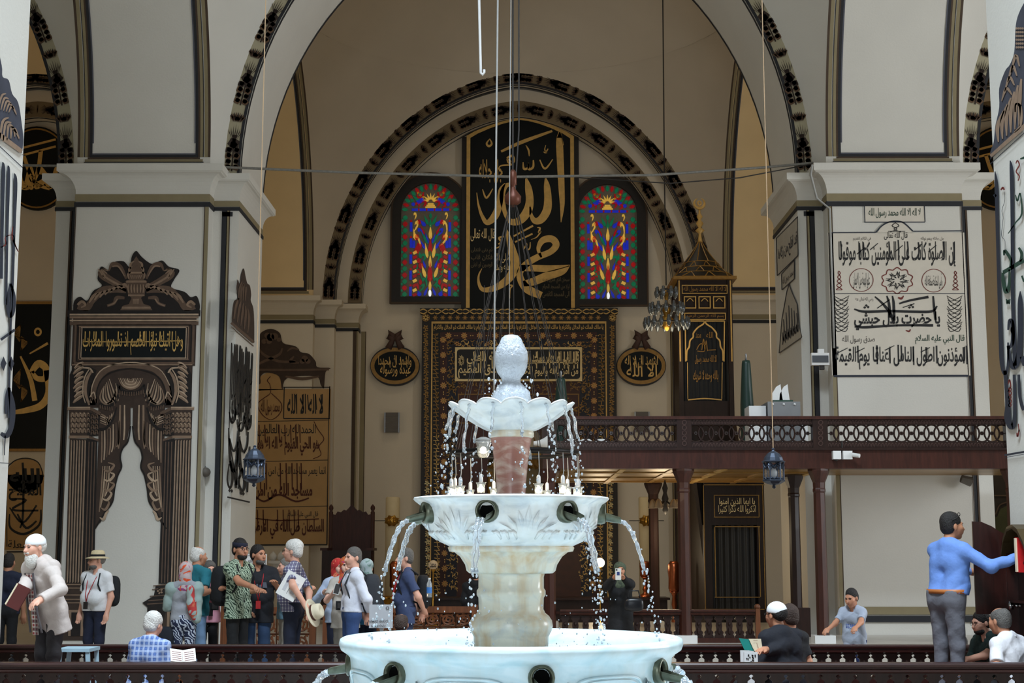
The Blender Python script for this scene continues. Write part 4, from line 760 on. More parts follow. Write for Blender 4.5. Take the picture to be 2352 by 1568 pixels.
g = MB(); gd = MB(); gp = MB(); lt = MB()
cl, cr = cols(0, 1)
for y in range(752, 1372, 17):
    for c_ in (cl, cr): flower(gd if y < 1100 else gp, lean(c_,y), y, 6.5, np_(1), 5, rnd.random()); stroke(gd, [(lean(c_-5,y+9),y+9,1.5),(lean(c_+5,y+6),y+6,2.5)], np_(1)); stroke(gd if y < 1100 else gp, [(lean(c_+4,y+13),y+13,2.5),(lean(c_-5,y+9),y+9,1.2)], np_(1))  # lower flowers in a paler gold, lamp light put into the colour
for x in range(1000, 1390, 17): flower(gd, x, 729, 6, np_(1), 6); disc(lt, x, 729, 2, 2, np_(2), 8)
for x in (978, 1407): disc(gd, x, 729, 9, 9, np_(1), 20, .8); flower(g, x, 729, 7, np_(2), 7)
for i in range(4): text(g, 'يا مالك الملك ذو الجلال والاكرام', (996+i*98,745,1092+i*98,760), np_(1), bold=.02)
cl, cr = cols(2, 3)                                          # upright inscriptions built of letter strokes
for c_ in (cl, cr):
    for y in range(768, 1370, 9):
        x = lean(c_, y); m_ = g if y > 1000 else gd  # brighter gold low down: lamplight painted into the letters
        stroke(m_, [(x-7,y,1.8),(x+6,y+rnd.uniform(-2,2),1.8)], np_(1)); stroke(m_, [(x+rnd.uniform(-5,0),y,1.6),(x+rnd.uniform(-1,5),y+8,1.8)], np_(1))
        if rnd.random() < .45: stroke(m_, [(x+6,y-3,2),(x+3,y+2,2.4),(x-1,y-2,1.6)], np_(1), 3)
cl, cr = cols(3, 4)
for y in range(780, 1370, 35):
    for c_ in (cl, cr): flower(lt, lean(c_,y), y, 7.6, np_(1), 8, PI/8); flower(g, lean(c_,y), y, 4, np_(2), 4); disc(g, lean(c_,y+15), y+15, 1.4, 1.6, np_(1), 6); disc(g, lean(c_,y+20), y+20, 1.4, 1.6, np_(1), 6)
for k in range(10):
    x = 1030+k*36; flower(lt, x, 770.5, 7.6, np_(1), 8, PI/8); flower(g, x, 770.5, 4, np_(2), 4); disc(g, x+15, 770.5, 1.5, 1.2, np_(1), 6); disc(g, x+20, 770.5, 1.5, 1.2, np_(1), 6)
def floral(x0, y0, x1, y1, n, m_, r0=2, r1=5.5):
    for k in range(n):
        x = rnd.uniform(x0, x1); y = rnd.uniform(y0, y1); a = rnd.uniform(0, 6.3); r_ = rnd.uniform(r0, r1)
        stroke(m_, [(x,y,.8),(x+r_*math.cos(a),y+r_*math.sin(a),rnd.uniform(1.5,3.2)),(x+1.8*r_*math.cos(a+.7),y+1.8*r_*math.sin(a+.7),.8)], np_(0), 3)
for y in range(800, 1360, 20):
    for c_ in (1039, 1344): floral(lean(c_,y)-9, y, lean(c_,y)+9, y+18, 9, gd if y < 1150 else g)  # leaves brighten low down, coloured as if lamplit
for k in range(11): x = 1036+31*k; floral(x-12, 782, x+12, 797, 10, g if k % 2 else gd); floral(x-12, 877, x+12, 900, 13, gd)
for k in range(5): flower(lt, 1050+70*k, 789, 6, np_(1), 6)
# gilt plaque
b = MB(); slab(b, 1045, 797, 1337, 875, Yn-.05, .06); obj('plaque_frame', b, GOLDP, t); Yq = Yn-.06; pq = ('y', Yq-.006)
b = MB(); x0, y0, x1, y1 = 1049.5, 802, 1332.5, 870; r_ = 7; P_ = []
for cx, cy, a0 in ((x1-r_,y0+r_,0),(x0+r_,y0+r_,PI/2),(x0+r_,y1-r_,PI),(x1-r_,y1-r_,1.5*PI)): P_ += [(cx+r_*math.cos(a0+PI/2*k/4),cy-r_*math.sin(a0+PI/2*k/4)) for k in range(5)]
poly(b, P_, ('y', Yq)); obj('plaque_ground', b, NBLK, t)
l = MB(); text(l, 'قال النبي انما يعمر مساجد الله', (1206,806,1330,845), pq, bold=.02); text(l, 'من آمن بالله واليوم الآخر', (1198,838,1328,868), pq, bold=.02); text(l, 'صدق الله العلي', (1072,806,1205,842), pq, bold=.02); text(l, 'ولقد صدق العظيم', (1052,834,1196,868), pq, bold=.02)
for x in (1088,1104,1112,1130,1150,1215,1232,1262,1284,1296,1304,1318,1326): stroke(l, [(x,807,2.6),(x+.6,846,2.4)], pq)
stroke(l, [(1208,834,2),(1268,832,2.4),(1328,834,2)], pq)
for k in range(9): a = k*.7; stroke(l, [(1059+7*math.cos(a),828+13*math.sin(a),1),(1061-4*math.cos(a),828-6*math.sin(a),1.2),(1059+7*math.cos(a+2),828+13*math.sin(a+2),1)], pq)
obj('lettering', l, GOLDP, t)
# spandrel and hood
sp_m = mat('niche_spandrel', (70,30,16), .45, var=.25); x0, x1 = XA[5], XB[5]; zt = at(1191, 903, Yn).z; cx = (x0+x1)/2; aw = .80; zsp = zt-2.0
I = both(arch(aw, 1.35)); O = [(x0-cx, 0)]+[((x0-cx) if x < -.4 else (x1-cx) if x > .4 else x*2.2, 1.99 if abs(x) < .62 else h*1.6) for x, h in I[1:-1]]+[(x1-cx, 0)]
b = MB().grid([[(cx+x, Yn+.03, zsp+h) for x, h in I], [(cx+x, Yn+.03, zsp+min(1.99, h)) for x, h in O]]); b.box(x0, cx-aw, Yn+.03, Yn+.2, zb0, zsp); b.box(cx+aw, x1, Yn+.03, Yn+.2, zb0, zsp); b.box(x0, x1, Yn+.025, Yn+.03, zt-.62, zt+.35); obj('spandrel', b, sp_m, t)
a_ = MB(); pg = ('y', Yn+.012)
for k in range(46):
    x = rnd.uniform(1056, 1326); y = rnd.uniform(908, 968); r0 = rnd.uniform(5, 9); d = rnd.choice((-1, 1)); stroke(a_, [(x+r0*math.cos(d*q*.8),y+r0*math.sin(d*q*.8)*(1-.1*q),.9+.25*q) for q in range(7)], pg, 3)
frame(a_, 1052, 904, 1330, 972, 2, pg); obj('ornament', a_, GOLDD, t)
for i in range(5):                                          # stalactite tiers of the hood
    zz = zsp+1.15-.26*i; rr = aw*(.30+.16*i); n = 5+2*i; m_ = MB()
    for k in range(n):
        a0 = PI*k/n; a1 = PI*(k+1)/n; am = (a0+a1)/2; p = lambda a, r, z: (cx+r*math.cos(a), Yn+.16+r*math.sin(a)*.9, z)
        m_.add([p(a0,rr,zz), p(a1,rr,zz), p(am,rr*.80,zz+.12), p(a1,rr*.78,zz+.27), p(a0,rr*.78,zz+.27), p(am,rr*1.05,zz+.05)], [(0,5,2),(5,1,2),(0,2,4),(2,1,3),(2,3,4)])
    obj('stalactite_tier', m_, GOLD if i % 2 else GOLDD, t)
b = MB(); b.grid([[(cx+aw*math.cos(PI*k/12), Yn+.14+1.0*math.sin(PI*k/12), z) for k in range(13)] for z in (zb0, 1.5, zsp+.3, zsp+1.5)]); b.box(cx-1.1, cx+1.1, Yn+1.16, Yn+1.2, 0, 5); b.box(cx-1.1, cx+1.1, Yn+.3, Yn+1.2, 4.95, 5); obj('recess', b, mat('niche_recess', (176,160,128), .6, var=.1), t, True)
for s in (-1, 1): b = MB(); b.lathe([(.05,0),(.05,zsp-.1),(.09,zsp)], (cx+s*.74, Yn+.06, zb0), 10); obj('colonnette', b, GOLDD, t, True)
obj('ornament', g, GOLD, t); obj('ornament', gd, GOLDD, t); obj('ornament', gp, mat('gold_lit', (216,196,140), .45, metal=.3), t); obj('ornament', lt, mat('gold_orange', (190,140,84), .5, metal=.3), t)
# ---- oval plaques with ribbon
for cx, words, side in ((907, ('واشهد ان محمدا', 'عبده ورسوله'), 'left'), (1473, ('اشهد ان لا اله', 'الا الله'), 'right')):
    Yo = WALL-.14; cy = 840; t = thing('oval_plaque', 'oval black plaque with gold script and brown ribbon, '+side+' of the niche frame', 'plaque', at(cx, cy+46, Yo))
    for nm, rx, ry, Yf, th, m_ in (('board', 57, 46, Yo+.03, .10, DARKFR), ('rim', 55.5, 42, Yo+.015, .03, GOLDD), ('ground', 47, 33.5, Yo+.008, .02, BOARD)):
        obj(nm, MB().prism([at(cx+rx*math.cos(2*PI*k/40), cy-ry*math.sin(2*PI*k/40), Yf) for k in range(40)], (0, th, 0)), m_, t)
    g = MB(); text(g, words[0], (cx-38,cy-24,cx+38,cy+4), ('y', Yo), bold=.01); text(g, words[1], (cx-34,cy-4,cx+36,cy+25), ('y', Yo), bold=.01)
    for k in range(5): stroke(g, [(cx-26+13*k,cy-25+4*abs(k-2),1.4),(cx-24+13*k,cy+4,1.4)], ('y', Yo))
    obj('lettering', g, GOLD, t)
    r = MB()
    for e in (-1, 1): r.tube([at(cx+e*x, y, Yo+.02) for x, y in ((1,782),(5,770),(13,764),(14,774),(5,780),(8,786),(15,800))], [.05,.07,.09,.08,.07,.07,.09], 8)
    obj('ribbon', r, mat('ribbon_brown', (74,50,42), .7, var=.15), t, True)
# ---- wall loudspeakers
for cx, cy, h, nm in ((900, 970, 46, 'left'), (1475, 968, 46, 'right')):
    t = thing('loudspeaker', 'slim grey wall loudspeaker with ribbed front, '+nm+' of the niche', 'loudspeaker', at(cx, cy+h/2, WALL-.1)); b = MB(); slab(b, cx-16, cy-h/2, cx+16, cy+h/2, WALL-.1, .095); obj('body', b, mat('speaker_body', (120,112,100), .6), t)
    for k in range(4): b = MB(); slab(b, cx-17.5, cy-h/2+1+k*h/4, cx+17.5, cy-h/2+h/4-1.5+k*h/4, WALL-.115, .03); obj('louvre', b, mat('speaker_grille', (96,90,84), .6), t)
    for e in (-1, 1): b = MB(); slab(b, cx+e*16-1.5, cy-h/2, cx+e*16+1.5, cy+h/2, WALL-.125, .05); obj('edge_strip', b, METAL, t)
# ---- candles, candlesticks and globes before the niche
WAX = mat('candle_wax', (226,208,168), .5, var=.04)
for cx, nm in ((901, 'left'), (1484, 'right')):
    Yc = 36.4 if cx < 1000 else 36.2; x = at(cx, 1250, Yc).x; zt = at(cx, 1141, Yc).z; t = thing('giant_candle', 'giant cream candle with brass bracket, '+nm+' of the niche', 'candle', (x, Yc, 0))
    obj('wax', MB().lathe([(.0,.5),(.175,.5),(.172,zt-.03),(.15,zt),(.0,zt-.02)], (x, Yc, 0), 20, False), WAX, t, True); obj('holder', MB().lathe([(.28,0),(.28,.08),(.22,.2),(.12,.3),(.24,.46),(.26,.52),(.19,.56)], (x, Yc, 0), 20), BRASS, t, True)
    z = at(cx, 1196, Yc).z; b = MB(); b.prism([(x+.19*math.cos(2*PI*k/16)*(1 if k % 2 else .8), Yc-.24, z+.15*math.sin(2*PI*k/16)*(1 if k % 2 else .75)) for k in range(16)], (0, .05, 0)); b.ball((x, Yc-.25, z), .07, .05, .11); obj('bracket', b, BRASS, t, True)
    b = MB(); b.tube([(x-.42,Yc-.2,z),(x+.42,Yc-.2,z)], .008); obj('rail', b, CABLE, t)
for i, (cx, nm) in enumerate(((907, 'left of the niche behind the man in navy'), (1482, 'beside the woman with the phone'), (1548, 'between the two gallery posts'))):
    Yc = 34.0 if cx < 1500 else 31.6; x = at(cx, 1330, Yc).x; z0 = at(cx, 1372, 33.6).z if cx in (1482,) else 0.0; zs_ = at(cx, 1372, Yc).z; z1 = at(cx, 1288, Yc).z; H = z1-z0; t = thing('candlestick', 'copper candlestick with bulging embossed head, '+nm, 'candlestick', (x, Yc, z0))
    obj('stem', MB().lathe([(.15,0),(.16,.02),(.10,.06),(.05,.09),(.045,.13),(.07,.17),(.045,.22),(.04,max(.25,H*.3)),(.06,max(.28,H*.36)),(.04,H*.48),(.06,H*.52),(.1,H*.55)], (x,Yc,z0), 18), COPPER, t, True)
    obj('head', MB().lathe([(.09,H*.55),(.12,H*.60),(.115,H*.75),(.125,H*.85),(.12,H*.95),(.07,H)], (x,Yc,z0), 24, True, lambda u, z: 1+.06*math.sin(u*2*PI*6)*math.sin(z*30)), COPPER, t, True)
for cx, cy, e, nm in ((1378, 1292, 2.2, 'glowing white globe lamp right of the fountain column'), (995, 1297, .12, 'cream globe lamp lettered in black by the man in navy')):
    Yc = 33.0; p = at(cx, cy, Yc); t = thing('globe_lamp', nm, 'lamp', (p.x, Yc, 0)); obj('globe', MB().ball(p, .105, n=20, m=14), mat('globe_%d' % cx, (250,244,232) if e > 1 else (214,190,156), .4, emit=e, var=0), t, True)
    obj('stand', MB().lathe([(.12,0),(.12,.03),(.02,.06),(.018,p.z-.16),(.05,p.z-.12),(.05,p.z-.09)], (p.x,Yc,0), 12), BRASS, t, True)
    if e < 1: g = MB(); text(g, 'محمد', (cx-7,cy-6,cx+7,cy+6), ('y', Yc-.107), bold=.02); obj('lettering', g, INK, t)
# low dark rail with ledge before the niche
t = thing('ledge_rail', 'long dark wooden ledge before the niche wall', 'ledge', (1.2, 33, 0)); a = at(935, 1372, 33.6); b_ = at(1538, 1372, 33.6)
obj('top', MB().box(a.x, b_.x, 33.5, 34.5, a.z-.05, a.z), WOODD, t); obj('front', MB().box(a.x+.05, b_.x-.05, 33.6, 33.66, 0, a.z-.05), WOODD, t); obj('rail', MB().box(a.x, b_.x, 33.48, 33.56, a.z-.35, a.z-.30), WOODM, t)
# ---- preacher's chair
Yk = 34.6; t = thing('preacher_chair', 'tall dark carved chair back with scalloped crest left of the niche', 'chair', (at(808, 1300, Yk).x, Yk, 0)); x0 = at(762, 1240, Yk).x; x1 = at(852, 1240, Yk).x; zt = at(808, 1180, Yk).z
C_ = [(x0, .5), (x0, zt)]+[(x0+(x1-x0)*u, zt+h) for u, h in ((.08,-.02),(.14,.06),(.22,.04),(.3,.10),(.36,.08),(.42,.14),(.5,.22),(.58,.14),(.64,.08),(.7,.10),(.78,.04),(.86,.06),(.92,-.02))]+[(x1, zt), (x1, .5)]
obj('backrest', MB().prism([(x, Yk, z) for x, z in C_], (0, .06, 0)), WOODM, t)
for x in (x0-.03, x1+.03): obj('post', MB().lathe([(.05,0),(.05,zt+.04),(.03,zt+.07),(.055,zt+.12),(.05,zt+.17),(.02,zt+.21),(.0,zt+.23)], (x, Yk+.03, 0), 12), WOODM, t, True)
z = at(808, 1258, Yk).z; obj('seat', MB().box(x0-.1, x1+.06, Yk-.9, Yk+.06, .1, z-.35), WOODD, t); obj('arm_ledge', MB().box(x0-.14, x0+.02, Yk-.95, Yk, z-.06, z), WOODM, t); obj('arm_ledge', MB().box(x1-.02, x1+.14, Yk-.95, Yk, z-.06, z), WOODM, t); obj('front_panel', MB().box(x0-.1, x1+.1, Yk-.94, Yk-.9, .1, z-.06), WOODD, t)
# little marble shelf with white jars
Ym = 36.45; t = thing('marble_shelf', 'small white marble bracket shelf on the engaged pier', 'shelf', at(640, 1300, Ym)); b = MB(); slab(b, 616, 1287, 662, 1293, Ym-.2, .2); obj('slab', b, WHITEP, t); b = MB(); p = at(640, 1293, Ym-.1); b.lathe([(.02,-.55),(.12,-.3),(.2,-.02),(.22,0)], p, 12); obj('bracket', b, WHITEP, t, True)
for cx in (627, 645): p = at(cx, 1287, Ym-.1); tag(obj('jar', MB().lathe([(.05,0),(.085,.05),(.09,.12),(.05,.18),(.02,.2),(.02,.22)], p, 12), WHITEP, None, True), 'white onion shaped jar on the marble shelf, %s of two' % ('left' if cx < 640 else 'right'), 'jar', 'jars on the marble shelf')
# ---- pulpit with stair
Yf = 33.0; Yb2 = 34.4; X0 = at(1557, 700, Yf).x; X1 = at(1682, 700, Yf).x; t = thing('pulpit', 'tall dark wooden pulpit with gilt pointed roof at the wall', 'pulpit', ((X0+X1)/2, 31.5, 0)); pz = lambda y: at(1618, y, Yf).z; fp = lambda i: ('y', Yf-.012-.006*i); xc = (X0+X1)/2
WOODP = wood('wood_pulpit', (34,20,14), .4)
ze = pz(642); z0 = pz(955)-.6
for x in (X0, X1-.10):
    for y in (Yf, Yb2-.1): obj('post', MB().box(x, x+.10, y, y+.10, 0, ze), WOODP, t)
b = MB(); b.box(X0+.08, X1-.08, Yf+.03, Yf+.08, pz(738), ze); obj('front_panel', b, WOODP, t)
b = MB(); b.box(X0+.02, X0+.06, Yf+.1, Yb2-.1, 0, ze); obj('side_panel', b, WOODP, t); b = MB(); b.box(X1-.06, X1-.02, Yf+.1, Yb2-.1, 0, ze); obj('side_panel', b, WOODP, t)
b = MB(); b.box(X0+.08, X1-.08, Yf+.06, Yf+.1, 0, pz(920)); obj('front_panel', b, WOODP, t); b = MB(); b.box(X0+.06, X1-.06, Yb2-.06, Yb2, 0, ze); obj('back_panel', b, WOODP, t)
CUR = mat('curtain_black', (12,18,26), .75, var=.2); n = 40; rows = [[(X0+.08+(X1-X0-.16)*k/n, Yf+.16+.02*math.sin(k*1.7), z) for k in range(n+1)] for z in (pz(922), pz(735))]; obj('curtain', MB().grid(rows), CUR, t, True)
g = MB()
for x in (X0+.02, X1-.05): g.box(x, x+.03, Yf-.012, Yf, pz(830), ze-.02)
bars(g, 1566, 654, 1671, 674, 1.6, Yf-.012, .03); bars(g, 1572, 718, 1667, 734, 1.6, Yf-.012, .03)
for c_ in (1585, 1618.5, 1652): bars(g, c_-14, 680, c_+14, 708, 2.2, Yf-.012, .03); stroke(g, [(c_-8,692,1.6),(c_,685,1.8),(c_+8,692,1.6)], fp(1))
for e in (-1, 1):
    stroke(g, [(1619,736,2),(1619+e*4,744,3.4),(1619+e*16,752,3.4),(1619+e*26,764,3.6),(1619+e*27,774,3.4),(1619+e*34,782,3.4),(1619+e*36,796,3.6),(1619+e*41,806,3.4),(1619+e*42,828,3)], fp(1)); stroke(g, [(1619+e*2,737,2.4),(1619+e*45,737,2.4)], fp(1)); stroke(g, [(1619+e*45,737,2.6),(1619+e*44,830,2.6)], fp(1)); stroke(g, [(1619+e*40,832,1.6),(1619+e*39,916,1.6)], ('y', Yf+.12))
stroke(g, [(1580,918,2.6),(1619,915,2.8),(1658,918,2.6)], ('y', Yf+.12)); obj('gilding', g, GOLD, t, kind='stuff')
g = MB(); text(g, 'لا اله الا الله محمد رسول الله', (1570,657,1668,671), fp(1), bold=.01); text(g, 'بسم الله الرحمن الرحيم', (1576,721,1663,731), fp(1)); ct = ('y', Yf+.11)
text(g, 'الا الله محمد رسول', (1596,815,1646,836), ct, bold=.01); text(g, 'بالله وحده لا شريك', (1592,850,1650,878), ct, bold=.01); text(g, 'الله', (1622,762,1638,776), ct); text(g, 'محمد', (1598,764,1610,776), ct)
for P_ in ([(1600,803,1.5),(1608,790,2.2),(1620,792,2),(1618,806,2),(1602,806,1.8)], [(1612,804,1.5),(1616,778,2),(1619,806,1.6)], [(1620,804,1.2),(1622,782,1.8),(1625,806,1.4)], [(1625,804,1.5),(1644,803,2)]): stroke(g, P_, ct)
obj('lettering', g, GOLDD, t)
b = MB(); hw = (X1-X0)/2+.10; yc = (Yf+Yb2)/2; hy = (Yb2-Yf)/2+.1
b.box(xc-hw, xc+hw, yc-hy, yc+hy, ze, ze+.07); obj('eaves', b, GOLDD, t)
prof = [(1.0, pz(636)), (.86, pz(622)), (.72, pz(608)), (.58, pz(594)), (.36, pz(574)), (.18, pz(556)), (.05, pz(540))]; n = 20
def rp(i, k): r_, z = prof[i]; a = 2*PI*k/n; q = max(abs(math.cos(a)), abs(math.sin(a))); sq = 1/q if i == 0 else 1+(1/q-1)*max(0, .7-.3*i); return Vector((xc+hw*r_*math.cos(a)*sq, yc+hy*r_*math.sin(a)*sq, z))
obj('roof', MB().grid([[rp(i, k) for k in range(n)] for i in range(len(prof))], True), NBLK, t, True)
g = MB()
for i in range(len(prof)-1):
    for k in range(n):
        if i < 3: g.tube([rp(i, k)*1.0, rp(i+1, (k+(1 if (k+i) % 2 else -1)*.5))], .016 if i == 0 else .012, 4)
        elif k % 2 == 0: g.tube([rp(i, k), rp(i+1, k)], .012, 4)
for i in (0, 1, 2, 3): g.tube([rp(i, k % n) for k in range(n+1)], .014, 4)
obj('gold_ribs', g, GOLDD, t)
zt = pz(541); obj('finial', MB().lathe([(.06,0),(.04,.1),(.03,.2),(.11,.27),(.03,.34),(.09,.44),(.03,.52),(.07,.60),(.025,.68),(.02,.8)], (xc, yc, zt), 14), GOLD, t, True)
zc = zt+.92; b = MB(); b.tube([(xc+.12*math.sin(a), yc, zc+.12*math.cos(a)) for a in [.35+k*(2*PI-.7)/20 for k in range(21)]], [.008+.03*math.sin(PI*k/20) for k in range(21)], 8); b.tube([(xc+.04*math.sin(a), yc, zc+.05*math.cos(a)) for a in [2*PI*k/12 for k in range(13)]], .02, 6); obj('crescent', b, GOLD, t, True)
# stair flanks and entrance portal
Ye = 29.6; E0 = at(1617, 1250, Ye).x; E1 = at(1758, 1250, Ye).x; ez = lambda y: at(1688, y, Ye).z
for x in (E0+.05, E1-.12): obj('stair_flank', MB().prism([(x, Ye+.2, 0), (x, Yb2, 0), (x, Yb2, pz(955)), (x, Yf, pz(955)), (x, Ye+.2, 1.0)], (.07, 0, 0)), WOODP, t)
for k in range(9): obj('step', MB().box(E0+.12, E1-.12, Ye+.3+.36*k, Ye+.68+.36*k, .3*k, .3*k+.30), WOODP, t)
for x in (E0, E1-.16): obj('portal_post', MB().box(x, x+.16, Ye, Ye+.2, 0, ez(1105)), WOODP, t)
obj('portal_lintel', MB().box(E0, E1, Ye+.01, Ye+.2, ez(1205), ez(1105)), WOODP, t); obj('portal_crown', MB().box(E0-.05, E1+.05, Ye-.06, Ye+.22, ez(1105), ez(1092)), WOODP, t)
obj('portal_curtain', MB().grid([[(E0+.16+(E1-E0-.32)*k/30, Ye+.13+.018*math.sin(k*1.5), z) for k in range(31)] for z in (.05, ez(1205))]), NBLK, t, True)
g = MB(); dp = ('y', Ye-.014); bars(g, 1617, 1112, 1756, 1400, 2, Ye-.012, .02); bars(g, 1640, 1136, 1744, 1188, 1.8, Ye-.012, .03); bars(g, 1642, 1208, 1746, 1372, 2, Ye-.012, .03); obj('gilding', g, GOLDD, t, kind='stuff')
g = MB(); text(g, 'يا ايها الذين امنوا', (1652,1143,1734,1162), dp, bold=.01); text(g, 'اذكروا الله ذكرا كثيرا', (1650,1160,1736,1180), dp, bold=.01); obj('lettering', g, GOLDP, t)
# ================================================================== wooden gallery, rails, lamps
def turned(prof, c, n=14): return MB().lathe(prof, c, n)
Yg = 21.8; gz = lambda y: at(1572, y, Yg).z; gx = lambda p: at(p, 1050, Yg).x
GX0, GX1 = gx(1262), gx(2420)
tag(obj('floor', MB().box(gx(1225), gx(2460), Yg-.35, 23.97, 0, .30).box(gx(1225), XP-.02, 23.97, 28.2, 0, .30), MARBLE), 'low marble step under the wooden gallery', None, None, 'structure')
t = thing('muezzin_gallery', 'dark carved wooden gallery on posts crossing in front of the right pier', 'gallery', (gx(1850), Yg, .30))
def g_post(px, Y, m=WOODM):
    x = at(px, 1250, Y).x; zt = gz(1076)
    o = obj('post', MB().lathe([(.115,.30),(.115,.36),(.092,.42),(.086,zt-.35),(.095,zt-.33),(.095,zt-.30),(.088,zt-.28),(.092,zt-.2),(.15,zt-.06),(.16,zt-.03),(.16,zt)], (x, Y, 0), 8), m, t)
    b = MB(); b.box(x-.15, x+.15, Y-.15, Y+.15, .30, .41); o2 = obj('plinth', b, WHITEP, t)
for p in (1262, 1572, 1885): g_post(p, Yg+.1)
g_post(2330, Yg+.1); g_post(1502, 26.3, WOODD); g_post(1826, 23.7, WOODD); g_post(1262, 26.3, WOODD)
obj('beam', MB().box(GX0-.1, GX1, Yg-.04, Yg+.2, gz(1076), gz(1034)), WOODM, t); obj('beam', MB().box(GX0-.1, GX0+.12, Yg+.2, 26.5, gz(1076), gz(1034)), WOODM, t)
obj('cornice_strip', MB().box(GX0-.14, GX1, Yg-.08, Yg+.2, gz(1034), gz(1029)), WOODD, t)
GC = mat('ceiling_gilt', (150,112,54), .35, metal=.35, var=.25, scale=3)
b = MB(); b.box(GX0, XP-.02, Yg+.2, 26.5, gz(1074), gz(1066)); b.box(XP-.02, GX1, Yg+.2, 23.97, gz(1074), gz(1066)); obj('ceiling_board', b, GC, t)
for k in range(6): x = GX0+.3+k*.75; obj('ceiling_rib', MB().box(x, x+.09, Yg+.2, 26.4, gz(1077), gz(1074)), GOLD if k % 2 else GOLDD, t)
for y in (22.9, 24.4, 25.9): obj('ceiling_rib', MB().box(GX0+.1, XP-.1, y, y+.10, gz(1077.5), gz(1074)), GOLDD, t)
obj('bottom_rail', MB().box(GX0-.08, GX1, Yg, Yg+.1, gz(1031), gz(1014)), WOODD, t); obj('top_band', MB().box(GX0-.08, GX1, Yg, Yg+.1, gz(975), gz(963)), WOODD, t); obj('handrail', MB().box(GX0-.12, GX1, Yg-.05, Yg+.15, gz(963), gz(956)), WOODM, t)
for y, n_ in ((1022, 150), (969, 150)):                      # carved relief on both bands
    b = MB(); pl_ = ('y', Yg-.006)
    for k in range(n_):
        x = 1256+k*7.6; stroke(b, [(x,y+4.5,1.2),(x+2,y-3,2.4),(x+5,y-3.5,2),(x+6,y+2,1.2),(x+3,y+1,1)], pl_, 3)
    obj('carving', b, mat('carving_sheen', (70,50,46), .3), t, kind='stuff')
for p in (1262, 1572, 1885, 2330):
    x = gx(p); obj('newel', MB().box(x-.11, x+.11, Yg-.03, Yg+.13, gz(1031), gz(960)), WOODD, t)
    b = MB(); pl_ = ('y', Yg-.04)
    for k in range(5): flower_ = [(p+5*math.cos(a), 970+12*k+5*math.sin(a), 2) for a in (0,1.3,2.6,3.9,5.2,6.28)]; stroke(b, flower_, pl_, 3)
    obj('carving', b, mat('carving_sheen', (70,50,46), .3), t, kind='stuff')
rm = MB(); rr = .112; rm.tube([(rr*math.cos(2*PI*k/20), 0, (gz(975)-gz(1014))/2*math.sin(2*PI*k/20)*1.02) for k in range(21)], .014, 6, False); zc = (gz(975)+gz(1014))/2
me = bpy.data.meshes.new('ring'); me.from_pydata(rm.v, [], rm.f); me.materials.append(WOODD)
bm_ = MB()
for k in range(6): a = 2*PI*k/6; bm_.ball((.018*math.cos(a), 0, .018*math.sin(a)), .014, .012, .014, 6, 4)
bm_.tube([(-.05,0,0),(.05,0,0)], .006, 4); me2 = bpy.data.meshes.new('rosette'); me2.from_pydata(bm_.v, [], bm_.f); me2.materials.append(WOODD)
for a, b in ((1276, 1557), (1588, 1870), (1901, 2318)):
    n_ = round((b-a)/23); st = (gx(b)-gx(a))/n_
    for k in range(n_):
        for nm, m_ in (('ring', me), ('rosette', me2)):
            o = bpy.data.objects.new(nm, m_); COL.objects.link(o); o.parent = t; o.matrix_parent_inverse = Matrix.Translation(-Vector(t.location)); o.location = (gx(a)+st*(k+.5), Yg+.05, zc)
# side handrail going back on the nave side
obj('side_rail', MB().box(GX0-.08, GX0+.02, Yg+.1, 26.4, gz(1031), gz(1014)).box(GX0-.08, GX0+.02, Yg+.1, 26.4, gz(970), gz(956)), WOODD, t, kind='stuff')
# ---- balustrade boards (shared baluster)
def baluster_mesh(name, H, S, m):
    G = [(0,.0),(.04,.0),(.05,.010),(.09,.020),(.13,.008),(.16,.004),(.20,.020),(.24,.032),(.34,.030),(.46,.024),(.58,.030),(.66,.032),(.72,.012),(.78,.006),(.84,.018),(.90,.006),(.94,0),(1,0)]
    L_ = [(-S/2+g, H*(1-u)) for u, g in G]; R_ = [(S/2-g, H*(1-u)) for u, g in G]
    b = MB(); P_ = [(x,0,z) for x,z in L_]+[(x,0,z) for x,z in R_[::-1]]; b.prism(P_, (0,.035,0))
    b.ball((0,-.004,H*.62), .022, .016, .03, 6, 4); b.ball((0,-.004,H*.3), .028, .018, .05, 6, 4)
    me = bpy.data.meshes.new(name); me.from_pydata(b.v, [], b.f); me.materials.append(m); return me
def balustrade(label, Y, x0, x1, ztop, zbot, m=WOODH, mb_=WOODD, rails=(.055, .05), S=.142, posts=()):
    t = thing('balustrade', label, 'balustrade', ((x0+x1)/2, Y, zbot)); h = .085
    prof = [(-.075,0),(-.085,-.012),(-.08,-.03),(-.06,-.034),(-.06,-.05),(-.072,-.055),(-.07,-.07),(-.03,-.085),(.03,-.085),(.07,-.07),(.072,-.055),(.06,-.05),(.06,-.034),(.08,-.03),(.085,-.012),(.075,0)]
    obj('handrail', MB().prism([(x0, Y+a, ztop+b) for a, b in prof], (x1-x0, 0, 0)), m, t); obj('bottom_rail', MB().box(x0, x1, Y-.05, Y+.05, zbot, zbot+.07), m, t)
    me = baluster_mesh('baluster', ztop-h-zbot-.07, S, mb_); n = int((x1-x0)/S)
    for k in range(n): o = bpy.data.objects.new('baluster', me); COL.objects.link(o); o.parent = t; o.matrix_parent_inverse = Matrix.Translation(-Vector(t.location)); o.location = (x0+(k+.5)*(x1-x0)/n, Y-.017, zbot+.07)
    for p in posts: obj('newel', MB().lathe([(.06,zbot),(.06,ztop+.03),(.035,ztop+.05),(.05,ztop+.09),(.02,ztop+.14)], (p, Y, 0), 10), m, t, True)
    return t
PH = .28
